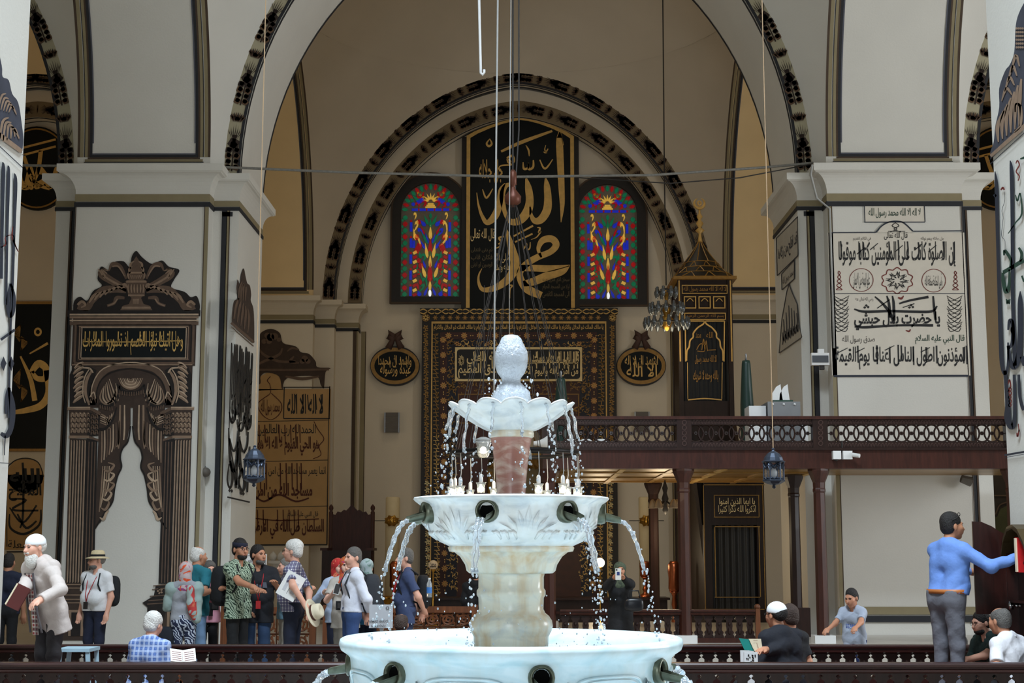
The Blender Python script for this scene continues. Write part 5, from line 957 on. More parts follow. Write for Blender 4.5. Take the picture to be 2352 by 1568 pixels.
tag(obj('floor', MB().box(-4.66, 4.48, 12.3, 15.4, 0, PH-.012).box(-6.5, 6.5, 14.1, 15.4, 0, PH-.012), MARBLE), 'raised seating platform between the two balustrades', None, None, 'structure')
tag(obj('carpet', MB().box(-4.6, 4.46, 12.56, 15.1, PH-.012, PH), mat('carpet_red', (92,36,34), .9, var=.2, scale=12)), 'red carpet on the platform between the balustrades', 'carpet')
balustrade('dark red carved balustrade nearest the camera', 12.45, -4.64, 4.48, at(1176,1521,12.45).z, PH-.012)
balustrade('second dark carved balustrade, behind the seated people', 15.25, -6.4, 6.4, at(1176,1480,15.25).z, PH-.012)
balustrade('dark low balustrade under the gallery', Yg+.12, gx(1285), gx(1728), gz(1400), .30, WOODM, WOODD)
t = thing('newel_post', 'reddish newel post with ball top at the end of the gallery balustrade', 'post', (gx(1733), Yg+.1, .30)); obj('shaft', MB().box(gx(1729), gx(1739), Yg+.04, Yg+.16, .30, gz(1398)), WOODB, t); obj('ball', MB().ball((gx(1734), Yg+.1, gz(1394)), .045), WOODB, t, True)
obj('wall_plinth', MB().box(gx(1806), gx(1900), Yg+1.6, Yg+1.75, .30, gz(1405)), WOODD, None, label='dark low wooden box behind the gallery post', cat='box')
# ---- brown fretwork screen behind the visitors
def fret(label, p0, p1, ptop, pbot, Y):
    x0 = at(p0, 1430, Y).x; x1 = at(p1, 1430, Y).x; zt = at(800, ptop, Y).z; t = thing('fretwork_screen', label, 'screen', ((x0+x1)/2, Y, 0)); 
    obj('top_rail', MB().box(x0, x1, Y-.04, Y+.04, zt-.09, zt), WOODB, t); obj('bottom_rail', MB().box(x0, x1, Y-.04, Y+.04, 0.0, .12), WOODB, t)
    for x in (x0, x1-.09): obj('stile', MB().box(x, x+.09, Y-.05, Y+.05, 0, zt+.02), WOODB, t)
    H = zt-.09-.12; n = max(1, round((x1-x0-.18)/.24)); st = (x1-x0-.18)/n; m = max(2, round(H/.24)); sh = H/m; b = MB(); 
    for a in range(4):
        an = PI/4+a*PI/2; q = [(st*.5*math.cos(an)*(.25+.75*k/6)*1.15+st*.13*math.sin(k*1.05)*math.sin(an), 0, sh*.5*math.sin(an)*(.25+.75*k/6)*1.15-sh*.13*math.sin(k*1.05)*math.cos(an)) for k in range(7)]; b.tube(q, .016, 5)
    b.tube([(st*.34*math.cos(2*PI*k/16), 0, sh*.34*math.sin(2*PI*k/16)) for k in range(17)], .017, 5, False); b.tube([(st*.14*math.cos(2*PI*k/10), 0, sh*.14*math.sin(2*PI*k/10)) for k in range(11)], .016, 5, False)
    for e in (-1, 1): b.tube([(e*st*.5,0,-sh*.5),(e*st*.5,0,sh*.5)], .012, 4); b.tube([(-st*.5,0,e*sh*.5),(st*.5,0,e*sh*.5)], .012, 4)
    me = bpy.data.meshes.new('lattice_cell'); me.from_pydata(b.v, [], b.f); me.materials.append(WOODB)
    for i in range(n):
        for j in range(m): o = bpy.data.objects.new('lattice_cell', me); COL.objects.link(o); o.parent = t; o.matrix_parent_inverse = Matrix.Translation(-Vector(t.location)); o.location = (x0+.09+st*(i+.5), Y, .12+sh*(j+.5))
fret('brown carved lattice screen behind the visitors at left', 508, 726, 1394, 1472, 22.0); fret('brown carved lattice screen left of the fountain column', 742, 1098, 1392, 1472, 22.0)
# ---- aisle door hanging at far right
t = thing('aisle_hanging', 'dark hanging with olive cusped arch beyond the right pier', 'hanging', at(2290, 1500, 33)); b = MB(); A = at(2225, 1086, 33); B = at(2400, 1086, 33); b.box(A.x, B.x, 33, 33.06, 0, A.z); obj('cloth', b, mat('hanging_dark', (34,28,22), .85, var=.2), t)
b = MB(); q = ('y', 32.98); poly(b, [(2268,1420),(2268,1220),(2276,1192),(2290,1186),(2298,1168),(2315,1160),(2332,1168),(2340,1186),(2352,1192),(2360,1420)], q); obj('arch', b, mat('hanging_olive', (58,60,34), .85, var=.15), t); b = MB(); stroke(b, [(2262,1420,3),(2262,1215,3),(2272,1186,3),(2286,1180,3),(2296,1160,3),(2315,1152,3)], ('y', 32.97)); frame(b, 2258, 1136, 2400, 1430, 3, ('y', 32.97)); obj('border', b, BROWNLINE, t, kind='stuff')
# ---- bookcase on the near right pier, door open
t = thing('bookcase', 'dark bookcase with open door on the near pier at right', 'bookcase', (4.42, 13.2, PH)); zt = at(2340, 1205, 13.3).z; x0 = 4.36
cab = wood('wood_cabinet', (44,18,14), .25)
pf = [(12.75, PH), (12.75, zt-.22), (12.82, zt-.14), (12.95, zt-.04), (13.08, zt+.0), (13.22, zt-.02), (13.34, zt-.12), (13.40, zt-.24), (13.42, PH)]
obj('back', MB().box(4.455, 4.49, 12.76, 13.41, PH, zt-.1), cab, t); obj('side', MB().box(x0, 4.455, 12.75, 12.78, PH, zt-.22), cab, t); obj('side', MB().box(x0, 4.455, 13.385, 13.415, PH, zt-.22), cab, t)
b = MB(); P_ = [(x0-.04, y, z) for y, z in pf[1:-1]]; P2 = [(x0-.04, y+(.0), z-.04) for y, z in pf[1:-1]]; b.prism(P_+P2[::-1], (.165, 0, 0)); obj('crest', b, mat('gilt_olive', (74,60,34), .35, metal=.4), t)
for z in (.75, 1.18, 1.52): obj('shelf', MB().box(x0+.01, 4.455, 12.78, 13.385, z-.02, z), cab, t)
Yd = 13.40; dx0 = at(2238, 1300, Yd).x; dz = lambda y: at(2280, y, Yd).z
D_ = [(dx0, dz(1410)), (dx0, dz(1197)), (dx0+.08, dz(1198)), (dx0+.17, dz(1208)), (dx0+.24, dz(1220)), (dx0+.30, dz(1228)), (x0, dz(1230)), (x0, dz(1410))]
obj('door', MB().prism([(x, Yd, z) for x, z in D_], (0, .025, 0)), cab, t)
for y in (1254, 1390): p = at(2322, y, Yd-.02); h = obj('latch', MB().box(p.x-.02, p.x+.02, Yd-.03, Yd, p.z-.035, p.z+.035).ball((p.x+.045, Yd-.03, p.z), .018).ball((p.x+.08, Yd-.03, p.z), .02), mat('chrome', (190,190,190), .15, metal=1), t, True)
for i, (px, y0, y1, lb) in enumerate(((2342, 1234, 1314, 'red bound book being drawn from the bookcase'),)):
    p = at(px, 1275, 13.0); bk = thing('book', lb, 'book', (p.x, 13.0, at(px, y1, 13.0).z)); z0 = at(px, y1, 13.0).z; z1 = at(px, y0, 13.0).z; xl = at(2333, 1275, 13.0).x
    obj('pages', MB().box(xl, xl+.105, 12.99, 13.03, z0+.005, z1-.005), mat('paper_cream', (226,212,182), .8), bk); obj('cover', MB().box(xl+.012, xl+.11, 12.975, 12.99, z0, z1).box(xl+.012, xl+.11, 13.03, 13.045, z0, z1).box(xl+.105, xl+.112, 12.975, 13.045, z0, z1), mat('book_red', (196,22,26), .5, var=.15, scale=30), bk)
# ---- cables and hook
def cable(name, label, pts, r, m, cat='cable', n=6): return tag(obj(name, MB().tube(pts, r, n), m, None, True), label, cat)
zt = 14.5
p = at(1178, 400, 19.0); hub = p
t = thing('ring_chandelier', 'wide ring chandelier of glass oil lamps hung on many wires behind the fountain', 'chandelier', (p.x, 19.0, at(1178, 1140, 19).z)); rz = at(1185, 1041, 19).z; rx = p.x+.03; RR_ = .82
obj('suspension_cable', MB().tube([(p.x, 19, zt+2), (p.x, 19, p.z)], .012), CABLE, t); obj('suspension_cable', MB().tube([(p.x+.08, 19, zt+2), (p.x+.08, 19, p.z+.6), (p.x+.03, 19, p.z-.2)], .01), CABLE, t)
obj('hub', MB().lathe([(.02,.06),(.05,.02),(.052,-.14),(.03,-.16),(.035,-.2),(.11,-.3),(.105,-.38),(.03,-.44)], (p.x, 19, p.z), 14), mat('hub_copper', (96,52,36), .45, metal=.4), t, True)
obj('ring', MB().tube([(rx+RR_*math.cos(2*PI*k/48), 19+RR_*math.sin(2*PI*k/48), rz) for k in range(49)], .028, 6, False).tube([(rx+.6*math.cos(2*PI*k/40), 19+.6*math.sin(2*PI*k/40), rz-.02) for k in range(41)], .014, 6, False), mat('iron_dark', (34,32,32), .4, metal=.6), t, True, kind='stuff')
for k in range(16): a = 2*PI*k/16; obj('wire', MB().tube([(p.x+.03*math.cos(a), 19+.03*math.sin(a), p.z-.34), (rx+RR_*math.cos(a), 19+RR_*math.sin(a), rz)], .0045, 4), CABLE, t)
GLASS = mat('lamp_glass', (232,238,240), .06, trans=.75, var=0); BULB = mat('bulb', (255,236,200), .4, emit=7, var=0)
lm = MB(); lm.lathe([(.045,-.02),(.05,.03),(.048,.07),(.062,.10),(.064,.105),(.046,.07),(.046,.03)], (0,0,0), 12, False); cm = MB().lathe([(.02,.10),(.026,.12),(.024,.19),(.012,.21)], (0,0,0), 10); bmb = MB().ball((0,0,.03), .03, .03, .045)
def mesh_of(n_, mb, m, sm=True):
    me = bpy.data.meshes.new(n_); me.from_pydata(mb.v, [], mb.f); me.materials.append(m); me.polygons.foreach_set('use_smooth', [sm]*len(me.polygons)); return me
LG, LC, LB = mesh_of('glass_cup', lm, GLASS), mesh_of('socket', cm, WHITEP), mesh_of('bulb', bmb, BULB)
def part(nm, me, par, root, loc):
    o = bpy.data.objects.new(nm, me); COL.objects.link(o); o.parent = par; o.location = loc
    if par is root: o.matrix_parent_inverse = Matrix.Translation(-Vector(root.location))
    return o
for k in range(14):
    a = 2*PI*(k+.3)/14; x, y = rx+RR_*math.cos(a), 19+RR_*math.sin(a); zl = at(1185, 1136, 19).z+.02*math.sin(k*2.3)
    h = part('lamp', LC, t, t, (x, y, zl)); part('glass_cup', LG, h, t, (0,0,0)); part('bulb', LB, h, t, (0,0,0))
    obj('lamp_wire', MB().tube([(x,y,rz),(x+.01,y,(rz+zl)/2),(x,y,zl+.2)], .006, 5), CABLEW, t)
# big glass bell at the middle of the ring and white horn
q = at(1110, 1050, 18.2); t2 = thing('glass_bell_lamp', 'clear bell shaped glass lamp hanging left of the red marble shaft', 'lamp', q); obj('glass', MB().lathe([(.05,0),(.07,.03),(.075,.08),(.085,.16),(.10,.2),(.09,.165),(.065,.07)], q, 16, False), GLASS, t2, True); obj('cap', MB().lathe([(.10,.2),(.10,.225),(.03,.25)], q, 12), CABLEW, t2, True); obj('wire', MB().tube([q+Vector((0,0,.25)), q+Vector((0,.3,2.2))], .004, 4), CABLE, t2); obj('bulb', MB().ball(q+Vector((0,0,.09)), .04), BULB, t2, True)
q = at(1243, 1018, Yg-.25); t2 = thing('horn_loudspeaker', 'white horn loudspeaker at the gallery corner', 'loudspeaker', q); b = MB(); 
for i in range(9): pass
b.grid([[(q.x-.11+.2*u, q.y-.02-.1*u+(.035+.06*u*u)*math.cos(2*PI*k/16), q.z+(.03+.075*u*u)*math.sin(2*PI*k/16)) for k in range(16)] for u in (0,.25,.5,.75,1)], True); obj('horn', b, WHITEP, t2, True); obj('bracket', MB().tube([(q.x-.1,q.y,q.z),(q.x-.12,Yg-.02,q.z-.08)], .012), METAL, t2)
cable('hook_rod', 'white rod ending in a hook high above the fountain', [at(1099,-60,19), at(1104,160,19), at(1104,168,19), at(1108,172,19), at(1112,166,19), at(1112,160,19)], .018, WHITEP, 'hook')
cable('conduit', 'pale conduit hanging straight down left of the chandelier hub', [at(1144,-60,18.6), at(1140,300,18.6), at(1136,700,18.6), at(1134,940,18.6)], .012, CABLEW)
cable('cord', 'thin white cord hanging beside the chandelier hub', [at(1174,-60,18.7), at(1170,500,18.7), at(1170,770,18.7)], .006, CABLEW)
cable('tie_cable', 'grey cable bundle sagging across the wide arch between the two cornices', [at(-20,378,Y1+.2), at(140,381,Y1+.2), at(520,384,Y1+.2), at(800,396,Y1+.2), at(1180,406,Y1+.2), at(1500,402,Y1+.2), at(1760,384,Y1+.2), at(1868,374,Y1+.2)], .022, mat('cable_mid', (128,126,120), .6, var=.2, scale=30))
cable('tie_cable', 'thin dark wire sagging under the cable bundle', [at(1330,408,Y1+.1), at(1540,421,Y1+.1), at(1700,408,Y1+.1), at(1868,376,Y1+.1)], .01, CABLE)
cable('pier_cable', 'grey cable running down the edge of the right pier', [at(1866,378,Y1-.3), at(1862,400,Y1-.2), at(1876,455,Y1-.05), Vector((5.16,Y1-.03,at(1880,480,Y1).z)), Vector((5.16,Y1-.03,at(1885,800,Y1).z))], .02, CABLEW)
t = thing('fuse_box', 'white electrical box with dark window on the right pier edge', 'box', at(1884, 838, Y1-.1)); b = MB(); slab(b, 1864, 810, 1905, 838, Y1-.12, .11); obj('body', b, WHITEP, t); b = MB(); slab(b, 1866, 816, 1903, 832, Y1-.13, .02); obj('window', b, mat('window_grey', (84,88,94), .2), t); b = MB(); slab(b, 1879, 801, 1893, 810, Y1-.09, .08); obj('junction', b, WHITEP, t); b = MB(); slab(b, 1884, 838, 1894, 848, Y1-.09, .08); obj('socket', b, CABLE, t)
for cx, nm in ((469, 'left'),): t = thing('wall_sensor', 'small grey dome sensor on the left pier edge', 'sensor', at(472, 1086, Y1+.2)); obj('housing', MB().ball(at(472,1084,Y1+.22), .085, .12, .08), mat('sensor_grey', (104,98,90), .6), t, True); obj('base', MB().lathe([(.05,-.1),(.05,.1)], at(466,1084,Y1+.3), 10), METAL, t)
# ---- two hanging lanterns
IRON = mat('lantern_iron', (62,70,84), .4, metal=.6, var=.2, scale=30)
CORD = mat('cord_gold', (168,140,108), .7, var=.1)
for cx, y0, y1, nm in ((583, 1022, 1118, 'left, before the tan panels'), (1778, 1028, 1122, 'right, before the gallery')):
    Yl = 14.6; p = at(cx, y1, Yl); z = p.z; s = (at(cx, y0, Yl).z-z); t = thing('hanging_lantern', 'dark metal lantern on a golden cord at '+nm, 'lantern', p); R_ = .098
    obj('cord', MB().tube([(p.x, Yl, z+s), (p.x, Yl, 16)], .0055, 5), CORD, t); obj('cap', MB().lathe([(R_*1.15,s*.64),(R_*1.2,s*.66),(R_*1.0,s*.69),(R_*.92,s*.76),(R_*.6,s*.86),(R_*.2,s*.92),(.012,s*.95),(.018,s*.97),(.006,s)], p, 12), IRON, t)
    obj('base', MB().lathe([(.004,0),(.02,s*.03),(.012,s*.08),(R_*.7,s*.12),(R_*1.1,s*.18),(R_*1.15,s*.21),(R_,s*.23)], p, 6), IRON, t)
    for k in range(6):
        a = 2*PI*k/6; x, y = p.x+R_*math.cos(a), Yl+R_*math.sin(a); obj('stanchion', MB().tube([(x,y,z+s*.2),(x,y,z+s*.66)], .008, 5), IRON, t); a2 = a+2*PI/6; x2, y2 = p.x+R_*math.cos(a2), Yl+R_*math.sin(a2)
        obj('pane', MB().add([(x,y,z+s*.22),(x2,y2,z+s*.22),(x2,y2,z+s*.56),(x,y,z+s*.56)], [(0,1,2,3)]), mat('lantern_glass', (190,196,200), .2, trans=.9, alpha=.25, var=0), t)
        b = MB(); 
        for e in (0,): b.tube([(x+(x2-x)*u, y+(y2-y)*u, z+s*(.44+.14*math.sin(PI*u))) for u in (0,.25,.5,.75,1)], .007, 4)
        b.tube([(x+(x2-x)*u, y+(y2-y)*u, z+s*(.56+.06*math.cos(8*u))) for u in (0,.2,.4,.6,.8,1)], .012, 4); b.tube([(x+(x2-x)*u, y+(y2-y)*u, z+s*(.25+.02*math.sin(12*u))) for u in (0,.2,.4,.6,.8,1)], .008, 4); obj('tracery', b, IRON, t, kind='stuff')
    obj('bulb', MB().lathe([(.01,s*.25),(.03,s*.32),(.032,s*.42),(.012,s*.52)], p, 10), mat('frosted_bulb', (200,202,205), .4, emit=.05), t, True)
# ---- small tiered chandelier
Yc = 31.8; p = at(1531, 760, Yc); x = at(1531, 710, Yc).x; t = thing('tiered_chandelier', 'three tier chandelier of silvery glass lamps on a black cable', 'chandelier', (x, Yc, p.z)); obj('cable', MB().tube([at(1522,-40,Yc), at(1526,400,Yc), Vector((x,Yc,at(1531,655,Yc).z))], .014), CABLE, t)
obj('stem', MB().lathe([(.02,.95),(.05,.85),(.03,.7),(.1,.5),(.06,.4),(.16,.3),(.08,.12),(.02,.05)], (x,Yc,p.z-.05), 12), BRASS, t, True)
cup = MB().lathe([(.01,-.13),(.03,-.1),(.05,-.03),(.055,.02),(.04,.05),(.03,.09),(.035,.11),(.02,.12)], (0,0,0), 10); CUP = mesh_of('lamp_cup', cup, mat('mercury_glass', (120,128,136), .12, metal=.6, var=.2, scale=20))
for y, r_, n_ in ((672, .22, 8), (708, .36, 13), (742, .47, 18)):
    z = at(1531, y, Yc).z; obj('ring', MB().tube([(x+r_*math.cos(2*PI*k/30), Yc+r_*math.sin(2*PI*k/30), z-.02) for k in range(31)], .012, 5, False), CABLE, t)
    for k in range(n_): a = 2*PI*(k+.5)/n_; part('lamp_cup', CUP, t, t, (x+r_*math.cos(a), Yc+r_*math.sin(a), z))
    for k in range(4): a = PI/2*k; obj('arm', MB().tube([(x,Yc,z+.1),(x+r_*math.cos(a),Yc+r_*math.sin(a),z-.02)], .012, 5), CABLE, t)
# black chandelier under the gallery
q = at(1528, 1165, 25.6); t = thing('branch_lamp', 'small black branched lamp with glass bells under the gallery', 'lamp', q); obj('stem', MB().lathe([(.01,-.12),(.05,-.05),(.03,.05),(.06,.15),(.03,.25),(.05,.33),(.012,.45),(.012,gz(1074)-q.z)], q, 10), CABLE, t, True)
for k in range(5): a = 2*PI*k/5+.3; obj('arm', MB().tube([q+Vector((0,0,.12)), q+Vector((.12*math.cos(a),.12*math.sin(a),.05)), q+Vector((.22*math.cos(a),.22*math.sin(a),.14))], .014, 6), CABLE, t, True); obj('bell', MB().lathe([(.02,.02),(.05,-.02),(.075,-.09),(.085,-.13)], q+Vector((.22*math.cos(a),.22*math.sin(a),.12)), 10, False), mat('bell_glass', (150,140,126), .2, trans=.4), t, True)
# ---- things standing on the gallery
zg = gz(1030); WAXG = mat('candle_green', (16,44,36), .4, var=.1)
for cx, yt, Y, nm in ((1716, 828, 23.3, 'tall green candle standing on the gallery before the pulpit'), (1289, 868, 23.3, 'tall green candle at the gallery end beside the fountain finial')):
    q = at(cx, 940, Y); zt = at(cx, yt, Y).z; t = thing('tall_candle', nm, 'candle', (q.x, Y, zg)); obj('wax', MB().lathe([(.11,zg),(.105,zg+.8),(.07,zt-.05),(.06,zt),(.0,zt)], (q.x, Y, 0), 14, False), WAXG, t, True); obj('tip', MB().lathe([(.02,zt),(.012,zt+.07),(.018,zt+.09),(.004,zt+.12)], (q.x,Y,0), 8), METAL, t, True)
t = thing('equipment_case', 'silver grey equipment case on the gallery against the pier', 'case', (at(1795,955,22.9).x, 22.9, zg)); b = MB(); A = at(1763,922,22.7); B = at(1838,922,22.7); b.box(A.x, B.x, 22.7, 23.3, zg, A.z); obj('body', b, METAL, t); b = MB(); b.box(A.x-.28, A.x-.02, 22.75, 23.3, zg, A.z-.06); obj('side_unit', b, WHITEP, t)
for k in range(3): z = A.z-.08; q = at(1775+25*k, 928, 22.69); obj('knob', MB().ball(q, .018), WHITEP, t)
b = MB(); b.box(A.x+.1, B.x-.1, 22.75, 23.1, A.z, A.z+.03); obj('cloth', b, INKGREEN, t)
for cx, w_, lb in ((1785, 22, 'left'), (1802, 20, 'right')):
    h0 = at(cx, 918, 22.9); P_ = [at(cx-w_*.6,919,22.9), at(cx-w_*.55,905,22.9), at(cx-w_*.1,888,22.9), at(cx+w_*.35,882,22.9), at(cx+w_*.45,900,22.9), at(cx+w_*.6,919,22.9)]; o = obj('fan_screen', MB().prism(P_, (0,.04,0)), WHITEP); tag(o, 'white curved fin standing on the grey case, %s one' % lb, 'screen', 'white fins on the equipment case')
t = thing('low_shelf', 'white low cabinet glimpsed through the gallery lattice', 'cabinet', (at(1790,1010,23.2).x, 23.2, zg)); b = MB(); A = at(1765,975,23.4); B = at(1855,975,23.4); b.box(A.x, B.x, 23.4, 23.7, zg, A.z+.1); obj('body', b, WHITEP, t); obj('top', MB().box(A.x+.35, B.x+.1, 23.38, 23.72, A.z+.1, A.z+.13), mat('orange_cloth', (176,84,36), .8), t)
for k in range(3): cx = 1310+k*36; q = at(cx, 1006, 22.6); o = obj('loud_hailer', MB().lathe([(.11,0),(.115,.06),(.10,.17),(.06,.2),(.0,.2)], Vector((q.x,22.6,zg)), 16), WHITEP, None, True); tag(o, ('first', 'second', 'third')[k]+' white round lamp from the fountain on the gallery floor', 'lamp', 'white lamps behind the lattice')
# ---- cameras on the gallery beam, lamp on the pier
t = thing('security_camera', 'pair of white security cameras on the gallery beam', 'camera', at(1938, 1053, Yg-.05)); b = MB(); slab(b, 1914, 1035, 1932, 1054, Yg-.16, .11); obj('housing', b, WHITEP, t); b = MB(); slab(b, 1937, 1035, 1958, 1054, Yg-.16, .11); obj('housing', b, WHITEP, t); q = at(1920,1052,Yg-.1); obj('dome', MB().ball(q, .045), CABLE, t, True); q = at(1958,1044,Yg-.16); obj('lens_tube', MB().tube([q, q+Vector((.09,-.06,-.02))], .03, 10), WHITEP, t); obj('cable', MB().tube([at(1934,1040,Yg-.06), at(1934,1012,Yg-.06)], .012), CABLE, t)
t = thing('floodlight', 'small grey floodlight high on the pier under the gallery', 'floodlight', at(2222, 1110, Y1-.1)); b = MB(); q = at(2222,1102,Y1-.18); b.tube([q+Vector((-.1,0,.02)), q+Vector((.06,0,-.03))], [.06,.08], 10); obj('housing', b, mat('sensor_grey', (104,98,90)), t); obj('bracket', MB().tube([q, q+Vector((.0,.17,.04))], .015), METAL, t)

def lamp_light(loc, W, col=(1, .80, .52), r=.25):
    l = bpy.data.lights.new('lamp_light', 'POINT'); l.energy = W; l.color = col; l.shadow_soft_size = r; o = bpy.data.objects.new('lamp_light', l); COL.objects.link(o); o.location = loc
lamp_light((rx, 19, rz-.15), 40)                            # bulbs of the ring chandelier
lamp_light(at(1531, 712, 31.8)+Vector((0, 0, -.75)), 36, r=.5)  # tiered chandelier
lamp_light(at(1528, 1165, 25.6)+Vector((0, 0, -.45)), 35)   # branched lamp under the gallery
lamp_light(at(1378, 1292, 33)+Vector((0, -.2, .2)), 40)     # globe lamp beside the niche
for s in (-1, 1): lamp_light((s*11.5, 31.5, 5.0), 85, r=.4)      # unseen warm lights assumed in both aisles, added to brighten the ochre soffits
# ================================================================== marble fountain
def marble(name, base, vein, stain=None, vs=5.0, rough=.32, amt=.5):
    m = mat(name, base, rough, var=0, coat=.1); nt = m.node_tree; N = nt.nodes; L = nt.links; b = N['Principled BSDF']
    g = N.new('ShaderNodeNewGeometry'); n = N.new('ShaderNodeTexNoise'); n.inputs['Scale'].default_value = vs; n.inputs['Detail'].default_value = 8; n.inputs['Distortion'].default_value = 1.6
    mp = N.new('ShaderNodeMapping'); mp.inputs['Scale'].default_value = (1, 1, 2.2); L.new(g.outputs['Position'], mp.inputs[0]); L.new(mp.outputs[0], n.inputs['Vector'])
    r = N.new('ShaderNodeMapRange'); r.inputs[1].default_value = .46; r.inputs[2].default_value = .70; r.inputs[3].default_value = 0; r.inputs[4].default_value = amt; L.new(n.outputs[0], r.inputs[0])
    x = N.new('ShaderNodeMix'); x.data_type = 'RGBA'; x.inputs['A'].default_value = lin(base); x.inputs['B'].default_value = lin(vein); L.new(r.outputs[0], x.inputs['Factor']); out = x.outputs['Result']
    if stain:
        m2 = N.new('ShaderNodeMapping'); m2.inputs['Scale'].default_value = (9, 9, .9); n2 = N.new('ShaderNodeTexNoise'); n2.inputs['Scale'].default_value = 1.6; n2.inputs['Detail'].default_value = 4
        L.new(g.outputs['Position'], m2.inputs[0]); L.new(m2.outputs[0], n2.inputs['Vector']); r2 = N.new('ShaderNodeMapRange'); r2.inputs[1].default_value = .45; r2.inputs[2].default_value = .72; r2.inputs[4].default_value = stain[1]; L.new(n2.outputs[0], r2.inputs[0])
        y = N.new('ShaderNodeMix'); y.data_type = 'RGBA'; L.new(out, y.inputs['A']); y.inputs['B'].default_value = lin(stain[0]); L.new(r2.outputs[0], y.inputs['Factor']); out = y.outputs['Result']
    L.new(out, b.inputs['Base Color'])
    bp = N.new('ShaderNodeBump'); bp.inputs['Strength'].default_value = .12; bp.inputs['Distance'].default_value = .01; n3 = N.new('ShaderNodeTexNoise'); n3.inputs['Scale'].default_value = 30; L.new(g.outputs['Position'], n3.inputs['Vector']); L.new(n3.outputs[0], bp.inputs['Height']); L.new(bp.outputs[0], b.inputs['Normal']); return m
MW = marble('marble_white', (236,240,240), (150,166,180), ((212,200,170), .25)); ML = marble('marble_basin', (216,234,240), (150,196,208), ((200,204,190), .3), vs=3.5)
MS = marble('marble_stained', (232,226,208), (170,176,180), ((206,160,88), .75)); MR = marble('marble_red', (176,120,104), (226,204,186), ((132,74,62), .5), vs=7, amt=.8)
BRZ = mat('bronze_green', (96,100,84), .35, metal=.6, var=.35, scale=25); WET = mat('water', (240,246,252), .03, trans=.82, var=0, spec=.8); FOAM = mat('foam', (240,246,252), .12, trans=.5, var=.05, scale=60, bump=.8)
YF = 7.0; FX = at(1174, 1300, YF).x; fz = lambda y: at(1174, y, YF).z
ft = thing('fountain', 'three tiered white marble fountain in the foreground', 'fountain', (FX, YF, 0))
c0 = (FX, YF, 0)
zr = fz(1461)
low = [(.30,0),(.34,.05),(.30,.15),(.24,.3),(.26,.5),(.40,.62),(.58,.74),(.665,.84),(.715,.95),(.735,1.06),(.742,zr-.09),(.755,zr-.075),(.785,zr-.055),(.795,zr-.03),(.79,zr-.008),(.775,zr),(.745,zr-.003),(.72,zr-.02),(.705,zr-.06),(.69,zr-.14),(.60,zr-.2),(.0,zr-.22)]
lb = obj('lower_basin', MB().lathe(low, c0, 96, False), ML, ft, True)
b = MB(); b.lathe([(.0,zr-.075),(.3,zr-.075),(.70,zr-.075)], c0, 64, False, lambda u, z: 1); o = obj('water_surface', b, mat('water_pool', (206,226,232), .05, trans=.4, bump=.5, scale=22, var=.02), ft, True)
# carved cartouches on the lower basin
def rad(prof, z):
    for (r0, z0), (r1, z1) in zip(prof, prof[1:]):
        if z0 <= z <= z1 and z1 > z0: return r0+(r1-r0)*(z-z0)/(z1-z0)
    return prof[0][0]
def on(prof, a, z, lift=.003): r = rad(prof, z)+lift; return (FX+r*math.sin(a), YF-r*math.cos(a), z)
A0 = R(10); SP = 2*PI/7
for k in range(7):
    ac = A0+SP*(k+.5); b = MB(); zc = zr-.21
    pts = [(ac+.26*math.copysign(abs(math.cos(q))**.6, math.cos(q)), zc+.075*math.copysign(abs(math.sin(q))**.6, math.sin(q))) for q in [2*PI*j/36 for j in range(37)]]
    b.tube([on(low, a, z) for a, z in pts], .007, 5, False); b.tube([on(low, ac+(a-ac)*.86, zc+(z-zc)*.8) for a, z in pts], .004, 4, False)
    for e in (-1, 1): b.tube([on(low, ac+e*(.26+.10*u), zc+.05*math.sin(u*9)) for u in (0,.2,.4,.6,.8,1)], [.012,.016,.012,.014,.01,.004], 5)
    obj('carved_cartouche', b, ML, lb, True)
def spouts(parent, prof, n, a0, z, R_, Lg, tilt=.25):
    tips = []
    for k in range(n):
        a = a0+2*PI*k/n; r0 = rad(prof, z); D = Vector((math.sin(a), -math.cos(a), 0)); S_ = Vector((math.cos(a), math.sin(a), 0)); U = Vector((0,0,1)); C = Vector((FX, YF, z))+D*(r0-.02)
        sp = obj('spout', MB().grid([[C+D*d+S_*(r*math.cos(2*PI*j/18))+U*(r*math.sin(2*PI*j/18)) for j in range(18)] for d, r in ((.0,R_*1.15),(.03,R_*1.2),(.045,R_*1.1),(.05,R_*.95),(.03,R_*.8),(-.01,R_*.74))], True), BRZ, parent, True)
        pts = [[C+D*d+S_*(r*math.cos(q))+U*(r*math.sin(q)-tilt*max(0,d-.03)*1.2) for q in [PI*1.0+PI*j/8 for j in range(9)]] for d, r in ((.0,R_*.78),(.05,R_*.76),(.05+Lg*.5,R_*.66),(.05+Lg,R_*.5))]
        inn = [[p+U*.006 for p in row] for row in pts]; m_ = MB().grid(pts).grid([r[::-1] for r in inn]).grid([pts[-1], inn[-1]]); obj('spout_lip', m_, BRZ, sp, True)
        obj('spout_shade', MB().add([C+D*.027+S_*(R_*.74*math.cos(2*PI*j/14))+U*(R_*.74*math.sin(2*PI*j/14)) for j in range(14)], [tuple(range(14))]), mat('mouth_shade', (8,9,9), .9, spec=.1), sp)  # near-black disc painted as the shade inside the spout
        tips.append((C+D*(.05+Lg)+U*(-R_*.40-tilt*(.02+Lg)), D))
    return tips
tips_low = spouts(lb, low, 7, A0, fz(1521)-.01, .048, .085, .2)
zp = zr-.12
